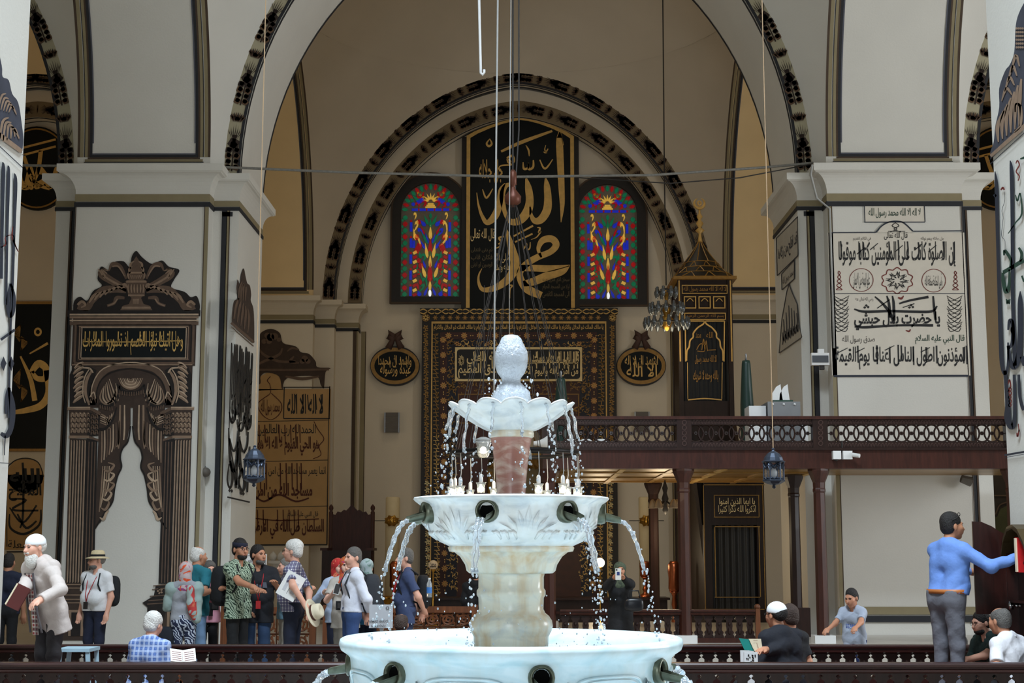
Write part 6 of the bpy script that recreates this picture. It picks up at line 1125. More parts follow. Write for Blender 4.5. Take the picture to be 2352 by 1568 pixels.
col = [(.168,zp),(.175,zr+.0),(.178,fz(1458)),(.189,fz(1448)),(.194,fz(1436)),(.190,fz(1424)),(.176,fz(1414)),(.156,fz(1407)),(.148,fz(1398)),(.150,fz(1372)),(.158,fz(1366)),(.158,fz(1356)),(.150,fz(1350)),(.150,fz(1325)),(.156,fz(1318)),(.158,fz(1312))]
obj('pedestal', MB().lathe(col, c0, 48, True, lambda u, z: 1+.018*math.cos(u*2*PI*12)*(1 if fz(1412) < z < fz(1320) else 0)), MS, ft, True)
cap = [(.158,fz(1313)),(.195,fz(1316)),(.205,fz(1310)),(.212,fz(1296)),(.235,fz(1278)),(.265,fz(1268)),(.290,fz(1266)),(.296,fz(1258)),(.288,fz(1252))]
obj('capital', MB().lathe(cap, c0, 96, True, lambda u, z: 1+.022*abs(math.sin(u*PI*24))*(1 if fz(1312) < z < fz(1270) else 0)), MS, ft, True)
mid = [(.28,fz(1256)),(.335,fz(1244)),(.375,fz(1226)),(.398,fz(1204)),(.412,fz(1182)),(.42,fz(1168)),(.428,fz(1160)),(.45,fz(1152)),(.46,fz(1147)),(.456,fz(1143)),(.44,fz(1142)),(.42,fz(1146)),(.40,fz(1160)),(.2,fz(1172)),(.0,fz(1172))]
mbz = obj('middle_basin', MB().lathe(mid, c0, 96, False), MW, ft, True)
obj('water_surface', MB().lathe([(.0,fz(1150)),(.42,fz(1150))], c0, 48, False), mat('water_pool', (206,226,232)), ft, True)
A1 = R(-14.5); tips_mid = spouts(mbz, mid, 7, A1, fz(1178), .045, .07, .25)
for k in range(7):                                            # carved lotus between the spouts
    ac = A1+SP*(k+.5); b = MB(); zb = fz(1222); 
    for d, h, w_ in ((0,.115,.035),(-.10,.095,.03),(.10,.095,.03),(-.2,.07,.025),(.2,.07,.025),(-.30,.04,.02),(.30,.04,.02)):
        L_ = [on(mid, ac+d*.55, zb, .0), on(mid, ac+d*.8-w_*.9, zb+h*.5, .004), on(mid, ac+d*1.15, zb+h, .006), on(mid, ac+d*.8+w_*.9, zb+h*.5, .004)]; b.add(L_+[on(mid, ac+d*.8, zb+h*.5, .020)], [(0,1,4),(1,2,4),(2,3,4),(3,0,4)])
    for e in (-1, 1):
        for j in range(3): b.tube([on(mid, ac+e*(.12+.10*j+.10*u), zb-.035+.05*u+.015*math.sin(5*u)) for u in (0,.25,.5,.75,1)], [.004,.009,.009,.007,.003], 5)
    obj('carved_lotus', b, MW, mbz, True)
pil = [(.066,fz(1160)),(.067,fz(1138)),(.070,fz(1110)),(.078,fz(1070)),(.088,fz(1030)),(.097,fz(1006)),(.104,fz(1002)),(.104,fz(994)),(.09,fz(985))]
obj('red_shaft', MB().lathe(pil, c0, 32), MR, ft, True); obj('shaft_collar', MB().lathe([(.099,fz(1006)),(.108,fz(1003)),(.108,fz(993)),(.095,fz(986))], c0, 32), MS, ft, True)
# scalloped top basin
NL = 14; rows = []; n = 168
tp = [(.095,fz(992),0),(.13,fz(986),.1),(.18,fz(972),.3),(.225,fz(958),.55),(.258,fz(946),.9),(.283,fz(938),1),(.291,fz(933),1),(.284,fz(931),1),(.25,fz(942),.8),(.18,fz(958),.3),(.0,fz(965),0)]
for r, z, s_ in tp:
    rows.append([(FX+(r*(1+.045*s_*lob))*math.sin(a), YF-(r*(1+.045*s_*lob))*math.cos(a), z+.0125*s_*lob) for a, lob in [(2*PI*k/n+.06, (abs(math.cos(PI*NL*k/n))**.7)*2-1) for k in range(n)]])
tbz = obj('top_basin', MB().grid(rows, True), MW, ft, True)
fin = [(.05,fz(965)),(.072,fz(935)),(.076,fz(915)),(.066,fz(900)),(.048,fz(888)),(.038,fz(878)),(.042,fz(868)),(.058,fz(857)),(.069,fz(842)),(.072,fz(824)),(.070,fz(808)),(.060,fz(797)),(.050,fz(788)),(.040,fz(777)),(.026,fz(771)),(.0,fz(768))]
obj('finial', MB().lathe(fin, c0, 40, False, lambda u, z: 1+.03*math.sin(u*2*PI*10+z*60)), MW, ft, True)
# ---- falling water
rnd = random.Random(8)
def blob(mb, p, r): r *= .85; mb.ball(p, r*rnd.uniform(.8,1.1), r*rnd.uniform(.8,1.1), r*rnd.uniform(.9,1.5), 7, 5)
def jet(p, D, v, z_end, w0, w1, breakup, label, group, seed):
    rr = random.Random(seed); t = thing('water_jet', label, 'water', p, group); T = math.sqrt(max(.01, 2*(p.z-z_end)/9.81)); n = 26; S_ = D.cross(Vector((0,0,1)))
    P_ = [p+D*(v*T*k/n)+Vector((0,0,-.5*9.81*(T*k/n)**2)) for k in range(n+1)]; cut = int(n*breakup)
    for e in (-1, 1):
        b = MB(); b.tube([P_[k]+S_*(e*w0*.55*(1-.35*k/n)+.003*math.sin(k*1.9+e)) for k in range(cut+1)], [max(.003, (w0*.5+(w1*.5-w0*.5)*k/n)*(1+.35*math.sin(k*2.1+seed+e))) for k in range(cut+1)], 7); obj('strand', b, WET, t, True)
    b = MB(); 
    for k in range(int(3+10*1)):
        u = rr.uniform(.25, 1); q = p+D*(v*T*u)+Vector((0,0,-.5*9.81*(T*u)**2)); blob(b, q+Vector((rr.gauss(0,.012),rr.gauss(0,.012),rr.gauss(0,.012))), rr.uniform(.003,.008))
    for k in range(cut, n+1):
        for _ in range(3): blob(b, P_[k]+Vector((rr.gauss(0,.008+.010*(k-cut)/n),rr.gauss(0,.01),rr.gauss(0,.012))), rr.uniform(.004,w1*.6))
    obj('drops', b, FOAM, t, True, kind='stuff'); return t
side = lambda D: 'toward the left' if D.x < -.35 else 'toward the right' if D.x > .35 else 'toward the viewer' if D.y < 0 else 'away behind the pedestal'
dep = lambda D: 'front' if D.y < -.2 else 'back' if D.y > .2 else 'side'
ORD = ('first', 'second', 'third', 'fourth', 'fifth', 'sixth', 'seventh')
for i, (p, D) in enumerate(tips_mid): jet(p, D, .50, zr-.07, .019, .013, .62 if D.y < -.5 or abs(D.x) > .8 else .42, 'water falling %s from the middle basin, %s spout rightward from front' % (side(D), ORD[i]), 'jets of the middle basin', i)
for i, (p, D) in enumerate(tips_low): jet(p, D, .55, .35, .030, .02, .8, 'water falling %s from the lower basin, %s spout rightward from front' % (side(D), ORD[i]), 'jets of the lower basin', 20+i)
for k in range(NL):
    a = 2*PI*(k+.5)/NL-.06; D = Vector((math.sin(a), -math.cos(a), 0)); p = Vector((FX, YF, fz(934)))+D*.272; b = MB(); z1 = fz(1146); T = math.sqrt(2*(p.z-z1)/9.81); v = .24; n = 22; rr = random.Random(50+k)
    P_ = [p+D*(v*T*j/n)+Vector((.003*math.sin(j*1.3+k),0,-.5*9.81*(T*j/n)**2)) for j in range(n+1)]; cut = int(n*rr.uniform(.45,.75))
    X_ = sorted(math.sin(2*PI*(j+.5)/NL-.06) for j in range(NL) if (math.cos(2*PI*(j+.5)/NL-.06) > 0) == (D.y < 0)); od = ('leftmost', 'second from left', 'third from left', 'middle', 'third from right', 'second from right', 'rightmost')[min(6, min(range(len(X_)), key=lambda j: abs(X_[j]-D.x)))]
    t = thing('water_drip', 'thin water thread off the %s of the scalloped basin, %s' % ('front rim' if D.y < 0 else 'back rim', od), 'water', p, 'threads from the scalloped basin')
    b.tube(P_[:cut+1], [.004+.0045*abs(math.sin(j*1.35+k)) for j in range(cut+1)], 6); obj('strand', b, WET, t, True); b = MB()
    for j in range(cut, n+1): blob(b, P_[j]+Vector((rr.gauss(0,.004),rr.gauss(0,.004),rr.gauss(0,.01))), rr.uniform(.004,.009)); blob(b, P_[j]+Vector((rr.gauss(0,.008),rr.gauss(0,.006),rr.gauss(0,.02))), rr.uniform(.002,.006))
    obj('drops', b, FOAM, t, True, kind='stuff')
# water sheathing the finial, splashes
b = MB(); prof = [(r*1.02+.002, z) for r, z in fin[1:]]; rows = []
for i, (r, z) in enumerate(prof): rows.append([(FX+(r+rnd.uniform(0,.006)+(.02*rnd.random() if 1 <= i <= 3 else 0))*math.cos(2*PI*k/36), YF+(r+rnd.uniform(0,.006)+(.02*rnd.random() if 1 <= i <= 3 else 0))*math.sin(2*PI*k/36), z) for k in range(36)])
b.grid(rows, True); tag(obj('water_sheath', b, mat('water_sheath', (232,240,250), .1, trans=.55, var=0, bump=.6, scale=70), None, True), 'water bubbling over the finial on top of the fountain', 'water')
b = MB()
for k in range(70): a = rnd.uniform(0, 2*PI); r = rnd.uniform(.06,.14); blob(b, Vector((FX+r*math.sin(a), YF-r*math.cos(a), fz(rnd.uniform(868,925)))), rnd.uniform(.003,.008))
for k in range(110): a = rnd.uniform(0, 2*PI); r = rnd.uniform(.2,.62); blob(b, Vector((FX+r*math.sin(a), YF-r*math.cos(a), zr+rnd.random()**2*.28-.06)), rnd.uniform(.002,.006))
for k in range(40): a = rnd.uniform(0, 2*PI); blob(b, Vector((FX+rnd.uniform(.1,.4)*math.sin(a), YF-rnd.uniform(.1,.4)*math.cos(a), fz(rnd.uniform(1060,1150)))), rnd.uniform(.002,.006))
tag(obj('water_drops', b, FOAM, None, True), 'scattered water drops splashing round the fountain', 'water', None, 'stuff')
# outer pool the lower jets fall into
pool = thing('fountain_pool', 'marble pool ring at the foot of the fountain', 'pool', (FX, YF, 0)); obj('kerb', MB().lathe([(1.9,0),(1.9,.5),(1.86,.55),(1.7,.55),(1.66,.5),(1.66,.05)], c0, 48, False), MW, pool, True); obj('water_surface', MB().lathe([(.36,.34),(1.68,.34)], c0, 48, False), mat('water_pool', (206,226,232)), pool, True)
# ================================================================== people: smooth bodies grown from distance fields
def V3(*a): return np.array(a, dtype=np.float64)
def field_mesh(prims, res, k=.03, wr=0, seed=0, cuts=()):
    lo = np.min([np.minimum(p[1], p[2])-max(p[3], p[4]) if p[0] == 'rc' else p[1]-np.max(p[2]) for p in prims if not p[-1].get('sub')], 0)-res*3
    hi = np.max([np.maximum(p[1], p[2])+max(p[3], p[4]) if p[0] == 'rc' else p[1]+np.max(p[2]) for p in prims if not p[-1].get('sub')], 0)+res*3
    n = np.ceil((hi-lo)/res).astype(int)+1; ax = [lo[i]+res*np.arange(n[i]) for i in range(3)]; D = np.full(n, 9., np.float32)
    for p in prims:
        o = p[-1]; kk = o.get('k', k)
        if p[0] == 'rc': a, b, ra, rb = p[1:5]; l_ = np.minimum(a, b)-max(ra, rb); h_ = np.maximum(a, b)+max(ra, rb)
        else: l_ = p[1]-np.max(p[2]); h_ = p[1]+np.max(p[2])
        i0 = np.maximum(0, np.floor((l_-lo-kk-.03)/res).astype(int)); i1 = np.minimum(n, np.ceil((h_-lo+kk+.03)/res).astype(int)+1)
        if np.any(i1 <= i0): continue
        X = ax[0][i0[0]:i1[0], None, None]; Y = ax[1][None, i0[1]:i1[1], None]; Zz = ax[2][None, None, i0[2]:i1[2]]
        if p[0] == 'rc':
            d = b-a; L2 = max(1e-9, float(d@d)); t = np.clip(((X-a[0])*d[0]+(Y-a[1])*d[1]+(Zz-a[2])*d[2])/L2, 0, 1)
            dist = np.sqrt((X-a[0]-t*d[0])**2+(Y-a[1]-t*d[1])**2+(Zz-a[2]-t*d[2])**2)-(ra+(rb-ra)*t)
        else:
            c, r, M = p[1], p[2], p[3]; q = [(X-c[0])*M[0][j]+(Y-c[1])*M[1][j]+(Zz-c[2])*M[2][j] for j in range(3)]
            k0 = np.sqrt(sum((q[j]/r[j])**2 for j in range(3)))+1e-9; k1 = np.sqrt(sum((q[j]/r[j]**2)**2 for j in range(3)))+1e-9; dist = k0*(k0-1)/k1
        if 'clip' in o:
            cp, cn = o['clip']; dist = np.maximum(dist, (X-cp[0])*cn[0]+(Y-cp[1])*cn[1]+(Zz-cp[2])*cn[2])
        S = D[i0[0]:i1[0], i0[1]:i1[1], i0[2]:i1[2]]; dist = dist.astype(np.float32)
        if o.get('sub'): h = np.maximum(kk-np.abs(S+dist), 0)/kk; S[:] = np.maximum(S, -dist)+h*h*kk*.25
        else: h = np.maximum(kk-np.abs(S-dist), 0)/kk; S[:] = np.minimum(S, dist)-h*h*kk*.25
    if wr:                                                   # creases of cloth
        X = ax[0][:, None, None]; Y = ax[1][None, :, None]; Zz = ax[2][None, None, :]
        rg = lambda a: 1-2*np.abs(np.sin(a))**.7              # sharp-edged folds
        D += (wr*(rg(Zz*13+X*9+1.3*np.sin(X*7+Zz*4+seed)+Y*5)*(.6+.4*np.sin(X*6-Zz*5+seed))+.7*rg(Zz*19-X*12+1.6*np.sin(Y*8+Zz*3+seed*2)+Y*7)*np.sin(Zz*4+X*5+seed))).astype(np.float32)
    for cp, cn in cuts: D = np.maximum(D, ((ax[0]-cp[0])[:, None, None]*cn[0]+(ax[1]-cp[1])[None, :, None]*cn[1]+(ax[2]-cp[2])[None, None, :]*cn[2]).astype(np.float32))
    neg = D < 0; c = [neg[x:x+n[0]-1, y:y+n[1]-1, z:z+n[2]-1] for x in (0, 1) for y in (0, 1) for z in (0, 1)]
    tot = sum(q.astype(np.int8) for q in c); act = (tot > 0) & (tot < 8); idx = -np.ones(act.shape, np.int64); cells = np.argwhere(act); idx[act] = np.arange(len(cells))
    acc = np.zeros((len(cells), 3)); cnt = np.zeros(len(cells)); I = cells
    corner = [(x, y, z) for x in (0, 1) for y in (0, 1) for z in (0, 1)]
    val = {q: D[I[:, 0]+q[0], I[:, 1]+q[1], I[:, 2]+q[2]] for q in corner}
    for q in corner:
        for j in range(3):
            if q[j]: continue
            q2 = tuple(1 if i == j else q[i] for i in range(3)); a, b = val[q], val[q2]; m = (a < 0) != (b < 0); t = np.where(m, a/np.where(a == b, 1, a-b), 0)
            for i in range(3): acc[:, i] += np.where(m, q[i]+(t if i == j else 0), 0)
            cnt += m
    P = lo+res*(cells+acc/cnt[:, None]); F = []
    for j in range(3):
        sl0 = [slice(None)]*3; sl1 = [slice(None)]*3; sl0[j] = slice(0, n[j]-1); sl1[j] = slice(1, n[j]); A = neg[tuple(sl0)]; B = neg[tuple(sl1)]; E = np.argwhere(A != B); u, v = (j+1) % 3, (j+2) % 3
        E = E[(E[:, u] > 0) & (E[:, v] > 0) & (E[:, u] < n[u]-1) & (E[:, v] < n[v]-1)]
        if not len(E): continue
        def g(du, dv): q = E.copy(); q[:, u] -= du; q[:, v] -= dv; return idx[q[:, 0], q[:, 1], q[:, 2]]
        Q = np.stack([g(0, 0), g(1, 0), g(1, 1), g(0, 1)], 1); fl = A[E[:, 0], E[:, 1], E[:, 2]]; Q[~fl] = Q[~fl][:, ::-1]; F.append(Q)
    F = np.concatenate(F); F = F[(F >= 0).all(1)]; me = bpy.data.meshes.new('figure')
    me.vertices.add(len(P)); me.vertices.foreach_set('co', P.astype(np.float32).ravel()); me.loops.add(F.size); me.loops.foreach_set('vertex_index', F[:, ::-1].astype(np.int32).ravel()); me.polygons.add(len(F)); me.polygons.foreach_set('loop_start', np.arange(0, F.size, 4, dtype=np.int32)); me.polygons.foreach_set('loop_total', np.full(len(F), 4, np.int32)); me.polygons.foreach_set('use_smooth', np.ones(len(F), bool)); me.update(); me.validate(); return me
def rot(ax, a):
    c, s = math.cos(a), math.sin(a)
    return np.array([[1,0,0],[0,c,-s],[0,s,c]]) if ax == 'x' else np.array([[c,0,s],[0,1,0],[-s,0,c]]) if ax == 'y' else np.array([[c,-s,0],[s,c,0],[0,0,1]])
def pattern(name, kind, cols, sc=1, rough=.85):
    m = mat(name, cols[0], rough, var=0); nt = m.node_tree; N = nt.nodes; L = nt.links; b = N['Principled BSDF']; g = N.new('ShaderNodeNewGeometry'); out = None
    def mixc(A, B, fac):
        x = N.new('ShaderNodeMix'); x.data_type = 'RGBA'
        if A is None: x.inputs['A'].default_value = lin(cols[0])
        else: L.new(A, x.inputs['A'])
        x.inputs['B'].default_value = lin(B); L.new(fac, x.inputs['Factor']); return x.outputs['Result']
    def thr(src, lo, hi, amt=1):
        r = N.new('ShaderNodeMapRange'); r.inputs[1].default_value = lo; r.inputs[2].default_value = hi; r.inputs[4].default_value = amt; L.new(src, r.inputs[0]); return r.outputs[0]
    if kind == 'plaid':
        for i, (dirn, f, col, amt) in enumerate(((('X'), sc, cols[1], .75), (('Z'), sc, cols[1], .75), (('X'), sc*.5, cols[2], .55), (('Z'), sc*.5, cols[2], .55))):
            w_ = N.new('ShaderNodeTexWave'); w_.wave_type = 'BANDS'; w_.bands_direction = dirn; w_.inputs['Scale'].default_value = f; w_.inputs['Distortion'].default_value = .6; w_.inputs['Detail'].default_value = 1; w_.inputs['Detail Scale'].default_value = .6; L.new(g.outputs['Position'], w_.inputs['Vector']); out = mixc(out, col, thr(w_.outputs['Fac'], .52, .62, amt))
    else:
        for i, col in enumerate(cols[1:]):
            n_ = N.new('ShaderNodeTexNoise' if kind != 'leaf' else 'ShaderNodeTexWave')
            if kind == 'leaf': n_.inputs['Scale'].default_value = sc*.45; n_.inputs['Distortion'].default_value = 14; n_.inputs['Detail'].default_value = 2; n_.inputs['Detail Scale'].default_value = .9; n_.bands_direction = 'DIAGONAL'
            else: n_.inputs['Scale'].default_value = sc; n_.inputs['Distortion'].default_value = 2.5; n_.inputs['Detail'].default_value = 1.5
            mp = N.new('ShaderNodeMapping'); mp.inputs['Location'].default_value = (i*3.7, i*1.3, i*2.1); L.new(g.outputs['Position'], mp.inputs[0]); L.new(mp.outputs[0], n_.inputs['Vector']); out = mixc(out, col, thr(n_.outputs[0], .56 if kind != 'leaf' else .60, .60 if kind != 'leaf' else .68))
    L.new(out, b.inputs['Base Color']); bp = N.new('ShaderNodeBump'); bp.inputs['Strength'].default_value = .5; bp.inputs['Distance'].default_value = .02; nn = N.new('ShaderNodeTexNoise'); nn.inputs['Scale'].default_value = 11; nn.inputs['Detail'].default_value = 4; L.new(g.outputs['Position'], nn.inputs['Vector']); L.new(nn.outputs[0], bp.inputs['Height']); L.new(bp.outputs[0], b.inputs['Normal']); return m
SKIN = {k: mat('skin_'+k, c, .55, var=.05, scale=20) for k, c in (('fair', (222,166,142)), ('tan', (190,132,102)), ('olive', (178,122,90)), ('pale', (230,182,160)))}
HAIRM = {k: mat('hair_'+k, c, .7, var=.2, scale=40, bump=.6, bscale=90) for k, c in (('white', (216,212,206)), ('grey', (128,124,118)), ('dark', (26,21,19)), ('brown', (58,42,34)), ('salt', (96,92,88)))}
EYEM = mat('eye_dark', (28,22,20), .3, var=0); LIP = mat('lips', (160,92,82), .5, var=0); SHOE = mat('shoe_dark', (30,26,24), .5)
CL = lambda n_, c, r_=.85: mat('cloth_'+n_, c, r_, var=.06, scale=9, bump=.55, bscale=11)
def person(label, px, ytop, Y, face, floor=0., top=None, sleeve='short', bottom=None, hem=.90, hair='short', hairc='dark', skin='tan', lean=0, head=(0, 0), armR='down', armL='down', seated=False, build=1.0, belly=0, beard=None, glasses=False, scarf=None, cap=None, lanyard=None, collar=True, female=False, coat=False, kid=False, belt=None, feat=True, headz=1.0, scale=None):
    TR = rot('x', R(lean)); piv = V3(0, .02, .93 if not seated else .14); sit = -.79 if seated else 0
    bw = build; sh = (.155 if kid else .185 if not female else .162)*(.92+.08*bw)
    def tp(x, y, z): return TR@(V3(x, y, z+sit)-piv)+piv                  # torso point
    hc = tp(0, -.015, 1.632); hk = (1.16 if kid else 1.0)
    ztop_l = hc[2]+.122*hk; tgt = at(px, ytop, Y); s = scale or (tgt.z-floor)/ztop_l
    ZR = rot('z', R(face)); root = V3(tgt.x, Y, floor)-ZR@(V3(hc[0], hc[1], 0)*s)
    def W(p): return root+ZR@(np.asarray(p)*s)
    def inv(p): return (ZR.T@(np.asarray(p)-root))/s
    HM = ZR@rot('z', R(head[0]))@rot('x', R(head[1])); hw = W(hc); S = s*hk
    def hp(x, y, z): return hw+HM@(V3(x, y, z)*S)
    rc = lambda a, b, ra, rb, **o: ('rc', W(a), W(b), ra*s, rb*s, o); hrc = lambda a, b, ra, rb, **o: ('rc', hp(*a), hp(*b), ra*S, rb*S, o); hel = lambda c, r, M=None, **o: ('el', hp(*c), V3(*r)*S, HM if M is None else HM@M, o)
    t = thing('person', label, 'person', tuple(root))
    SHD = {-1: tp(-sh, .005, 1.405), 1: tp(sh, .005, 1.405)}; ARM = {}
    for e, spec in ((-1, armR), (1, armL)):
        S0 = SHD[e]
        if spec == 'down': EL = tp(e*(sh+.055), .04, 1.125); WR = tp(e*(sh+.05), -.04, .885)
        elif spec == 'back': EL = tp(e*(sh+.085), .13, 1.14); WR = tp(e*.05, .21+.02*e, .955+.02*e)
        elif spec == 'knee': EL = tp(e*(sh+.07), -.08, 1.13); WR = tp(e*.16, -.30, 1.0)
        else:
            WR = inv(at(*spec[:3])); d = WR-S0; dl = np.linalg.norm(d); L1, L2 = .285, .255
            if dl > (L1+L2)*.985: WR = S0+d/dl*(L1+L2)*.985; d = WR-S0; dl = np.linalg.norm(d)
            a = (L1*L1-L2*L2+dl*dl)/(2*dl); h = math.sqrt(max(0, L1*L1-a*a)); u = d/dl; pole = V3(*spec[3]) if len(spec) > 3 else V3(e*.6, .5, -1); pole = pole-u*(pole@u); pole /= np.linalg.norm(pole); EL = S0+u*a+pole*h
        ARM[e] = (S0, EL, WR)
    kb = ((bw-1)*.6+1)*(.93 if female else 1)
    def torso(g):
        P = [rc(tp(-sh+.035, .01, 1.405), tp(sh-.035, .01, 1.405), .050+g, .050+g), rc(tp(-.075*kb, -.005, 1.30), tp(.075*kb, -.005, 1.30), (.092+g)*kb, (.092+g)*kb),
             rc(tp(-.065*kb, -.005-belly*.7, 1.10), tp(.065*kb, -.005-belly*.7, 1.10), (.084+g+belly*.35)*kb, (.084+g+belly*.35)*kb), rc(tp(-.078*kb, .008, .97), tp(.078*kb, .008, .97), (.094+g)*kb, (.094+g)*kb), rc(tp(0, .02, 1.44), tp(0, .015, 1.36), .062+g, .08+g)]
        for e in (-1, 1): P.append(rc(tp(e*.105*kb, 0, 1.34), tp(e*.085*kb, 0, 1.0), (.072+g)*kb, (.084+g)*kb))
        if female: P += [rc(tp(e*.065, -.072, 1.27), tp(e*.06, -.055, 1.25), .052+g*.5, .052+g*.5) for e in (-1, 1)]
        return P
    # ---- body: head, neck, trunk core, arms and hands in one surface
    B = [hel((0,.015,.036), (.077,.096,.086)), hel((0,-.022,-.028), (.062,.074,.084)), hrc((0,-.03,-.085), (0,-.062,-.096), .044, .027), hrc((0,-.092,.008), (0,-.113,-.030), .009, .0155, k=.012), hrc((-.034,-.080,.026), (.034,-.080,.026), .012, .012, k=.015), hrc((-.018,-.086,-.064), (.018,-.086,-.064), .010, .010, k=.01)]
    for e in (-1, 1): B += [hel((e*.079,.012,-.008), (.010,.021,.033), k=.008), hrc((e*.040,-.06,-.02), (e*.03,-.07,-.045), .028, .024)]
    for e in (-1, 1): B.append(hel((e*.031,-.098,.006), (.017,.014,.010), k=.008, sub=True))
    neck = tp(0, .02, 1.45); B.append(('rc', hp(0,.028,-.07), W(neck), .052*S*(.9 if female else 1), .058*s, {})); B.append(rc(tp(0,.02,1.46), tp(0,0,1.30), .055, .07)); B.append(rc(SHD[-1], SHD[1], .040, .040)); B.append(rc(tp(0,0,1.3), tp(0,0,.97), .045, .04))
    for e in (-1, 1):
        S0, EL, WR = ARM[e]; q = .92 if female else 1.0
        B += [rc(S0, EL, .050*q, .041*q), rc(EL, WR, .042*q, .029*q)]
        d = (WR-EL)/np.linalg.norm(WR-EL); up = V3(0,0,1) if abs(d[2]) < .8 else V3(0,-1,0); sd = np.cross(d, up); sd /= np.linalg.norm(sd); nm = np.cross(sd, d)   # sd spans the knuckles
        if (sd[0]*e) > 0 and abs(d[2]) < .8: pass
        K = WR+d*.085; B += [rc(WR, WR+d*.035, .027, .03), rc(WR+d*.03-sd*.018, K-sd*.026, .021, .015), rc(WR+d*.03+sd*.016, K+sd*.024, .021, .014), rc(WR+d*.035, K, .022, .016)]
        crl = -nm if abs(d[2]) < .8 else V3(0,-1,0)*.6-V3(e,0,0)*.3
        for j, (o_, ln) in enumerate(((-.029,.072), (-.010,.080), (.010,.074), (.028,.058))):
            p0 = K+sd*o_-d*.012; p1 = p0+d*ln*.5+crl*.006+sd*o_*.15; p2 = p1+d*ln*.38+crl*ln*.42; B += [rc(p0, p1, .0098, .0090, k=.004), rc(p1, p2, .0090, .0074, k=.004)]
        tb0 = WR+d*.022-sd*.024*1; tb1 = tb0+d*.035-sd*.026+crl*.006; B += [rc(tb0, tb1, .0135, .0105, k=.010), rc(tb1, tb1+d*.032-sd*.006+crl*.008, .0105, .0085, k=.004)]
    body = obj('body', field_mesh(B, .0085*max(.8, s), .024), SKIN[skin], t)
    if feat:
        for e in (-1, 1):
            b = MB(); b.ball((0,0,0), .0125*S, .006*S, .0065*S, 8, 6); b.v = [tuple(hp(e*.031, -.0845, .0055)+HM@np.array(v)) for v in b.v]; obj('eye', b, EYEM, body, True)
            b = MB(); b.tube([hp(e*.014,-.094,.022), hp(e*.032,-.094,.027), hp(e*.050,-.078,.020)], [.0035*S,.005*S,.003*S], 6); obj('eyebrow', b, HAIRM[hairc if hairc != 'white' else 'grey'], body, True)
        b = MB(); b.tube([hp(-.024,-.089,-.066), hp(0,-.098,-.063), hp(.024,-.089,-.066)], [.003*S,.0055*S,.003*S], 6); obj('mouth', b, LIP, body, True)
    # ---- hair, beard, headwear
    hm = HAIRM[hairc]; shell = hel((0,.020,.043), (.0825,.1005,.0885)); fc = hel((0,-.121,-.014), (.087,.082,.092), k=.012, sub=True); crown = hel((0,.02,.072), (.070,.086,.068)); low = hel((0,-.02,-.16), (.2,.2,.095), k=.012, sub=True); nosub = hel((0,-.13,.0), (.07,.055,.075), k=.01, sub=True)
    if hair == 'short': obj('hair', field_mesh([shell, crown, hel((0,.05,-.0), (.079,.066,.085)), fc, low], .0075*S, .015, .0026), hm, body)
    elif hair == 'curly': obj('hair', field_mesh([hel((0,.025,.055), (.094,.110,.096)), hel((0,.055,.0), (.085,.072,.09)), fc, low], .0075*S, .015, .004), hm, body)
    elif hair == 'balding': obj('hair', field_mesh([shell, hel((0,.05,-.0), (.080,.072,.085)), fc, low, hel((0,-.045,.125), (.064,.115,.075), k=.01, sub=True)], .0075*S, .015, .0026), hm, body)
    elif hair == 'back': obj('hair', field_mesh([shell, hel((0,.07,.02), (.075,.062,.075)), fc, low], .0075*S, .015, .0026), hm, body)
    if beard:
        L_ = {'stubble': .0, 'goatee': .012, 'full': .05}[beard]; P = [hel((0,-.035,-.085-L_*.6), (.066,.068,.052+L_)), hel((0,-.13,-.035), (.046,.05,.060), k=.01, sub=True), hel((0,-.02,.05), (.12,.14,.078), k=.01, sub=True)]
        if beard == 'full': P.insert(1, hel((0,-.06,-.12), (.042,.040,.075))); P.append(hrc((-.03,-.092,-.052), (.03,-.092,-.052), .012, .012)); P.append(hel((0,-.105,-.066), (.022,.02,.010), k=.006, sub=True))
        if beard != 'full': P[0] = hel((0,-.040,-.082), (.060,.062,.046))
        obj('beard', field_mesh(P, .0075*S, .012, .0015), HAIRM['white' if beard == 'full' else ('salt' if beard == 'goatee' else hairc)], body)
    if cap == 'skullcap': obj('skullcap', field_mesh([hel((0,.018,.044), (.093,.110,.094)), hel((0,.0,-.045), (.2,.2,.078), k=.006, sub=True)], .007*S, .008), mat('cap_white', (236,238,240), .8, var=.03), body)
    if cap == 'headband':
        b = MB(); rows = []
        for z, g_ in ((.030,.0),(.034,.006),(.058,.008),(.080,.006),(.084,0)): rows.append([hp((.079+g_)*math.cos(2*PI*k/24), .016+(.100+g_)*math.sin(2*PI*k/24)-.004, z-.01*math.sin(2*PI*k/24)*-1) for k in range(24)])
        obj('headband', b.grid(rows, True), CL('headband', (26,28,48)), body, True)
    if cap == 'hat':
        def hl(prof): return MB().grid([[hp(r_*math.cos(2*PI*k/28), .02+r_*1.12*math.sin(2*PI*k/28), z) for k in range(28)] for r_, z in prof], True)
        ht = obj('straw_hat', hl([(.0,.150),(.05,.148),(.078,.135),(.088,.10),(.092,.055),(.12,.046),(.155,.034),(.158,.030),(.12,.040),(.088,.047),(.08,.05)]), mat('straw', (206,188,150), .8, var=.08, scale=40), body, True); obj('hat_ribbon', hl([(.0925,.058),(.0935,.062),(.0915,.084),(.090,.088)]), CL('ribbon', (24,24,28)), ht, True)
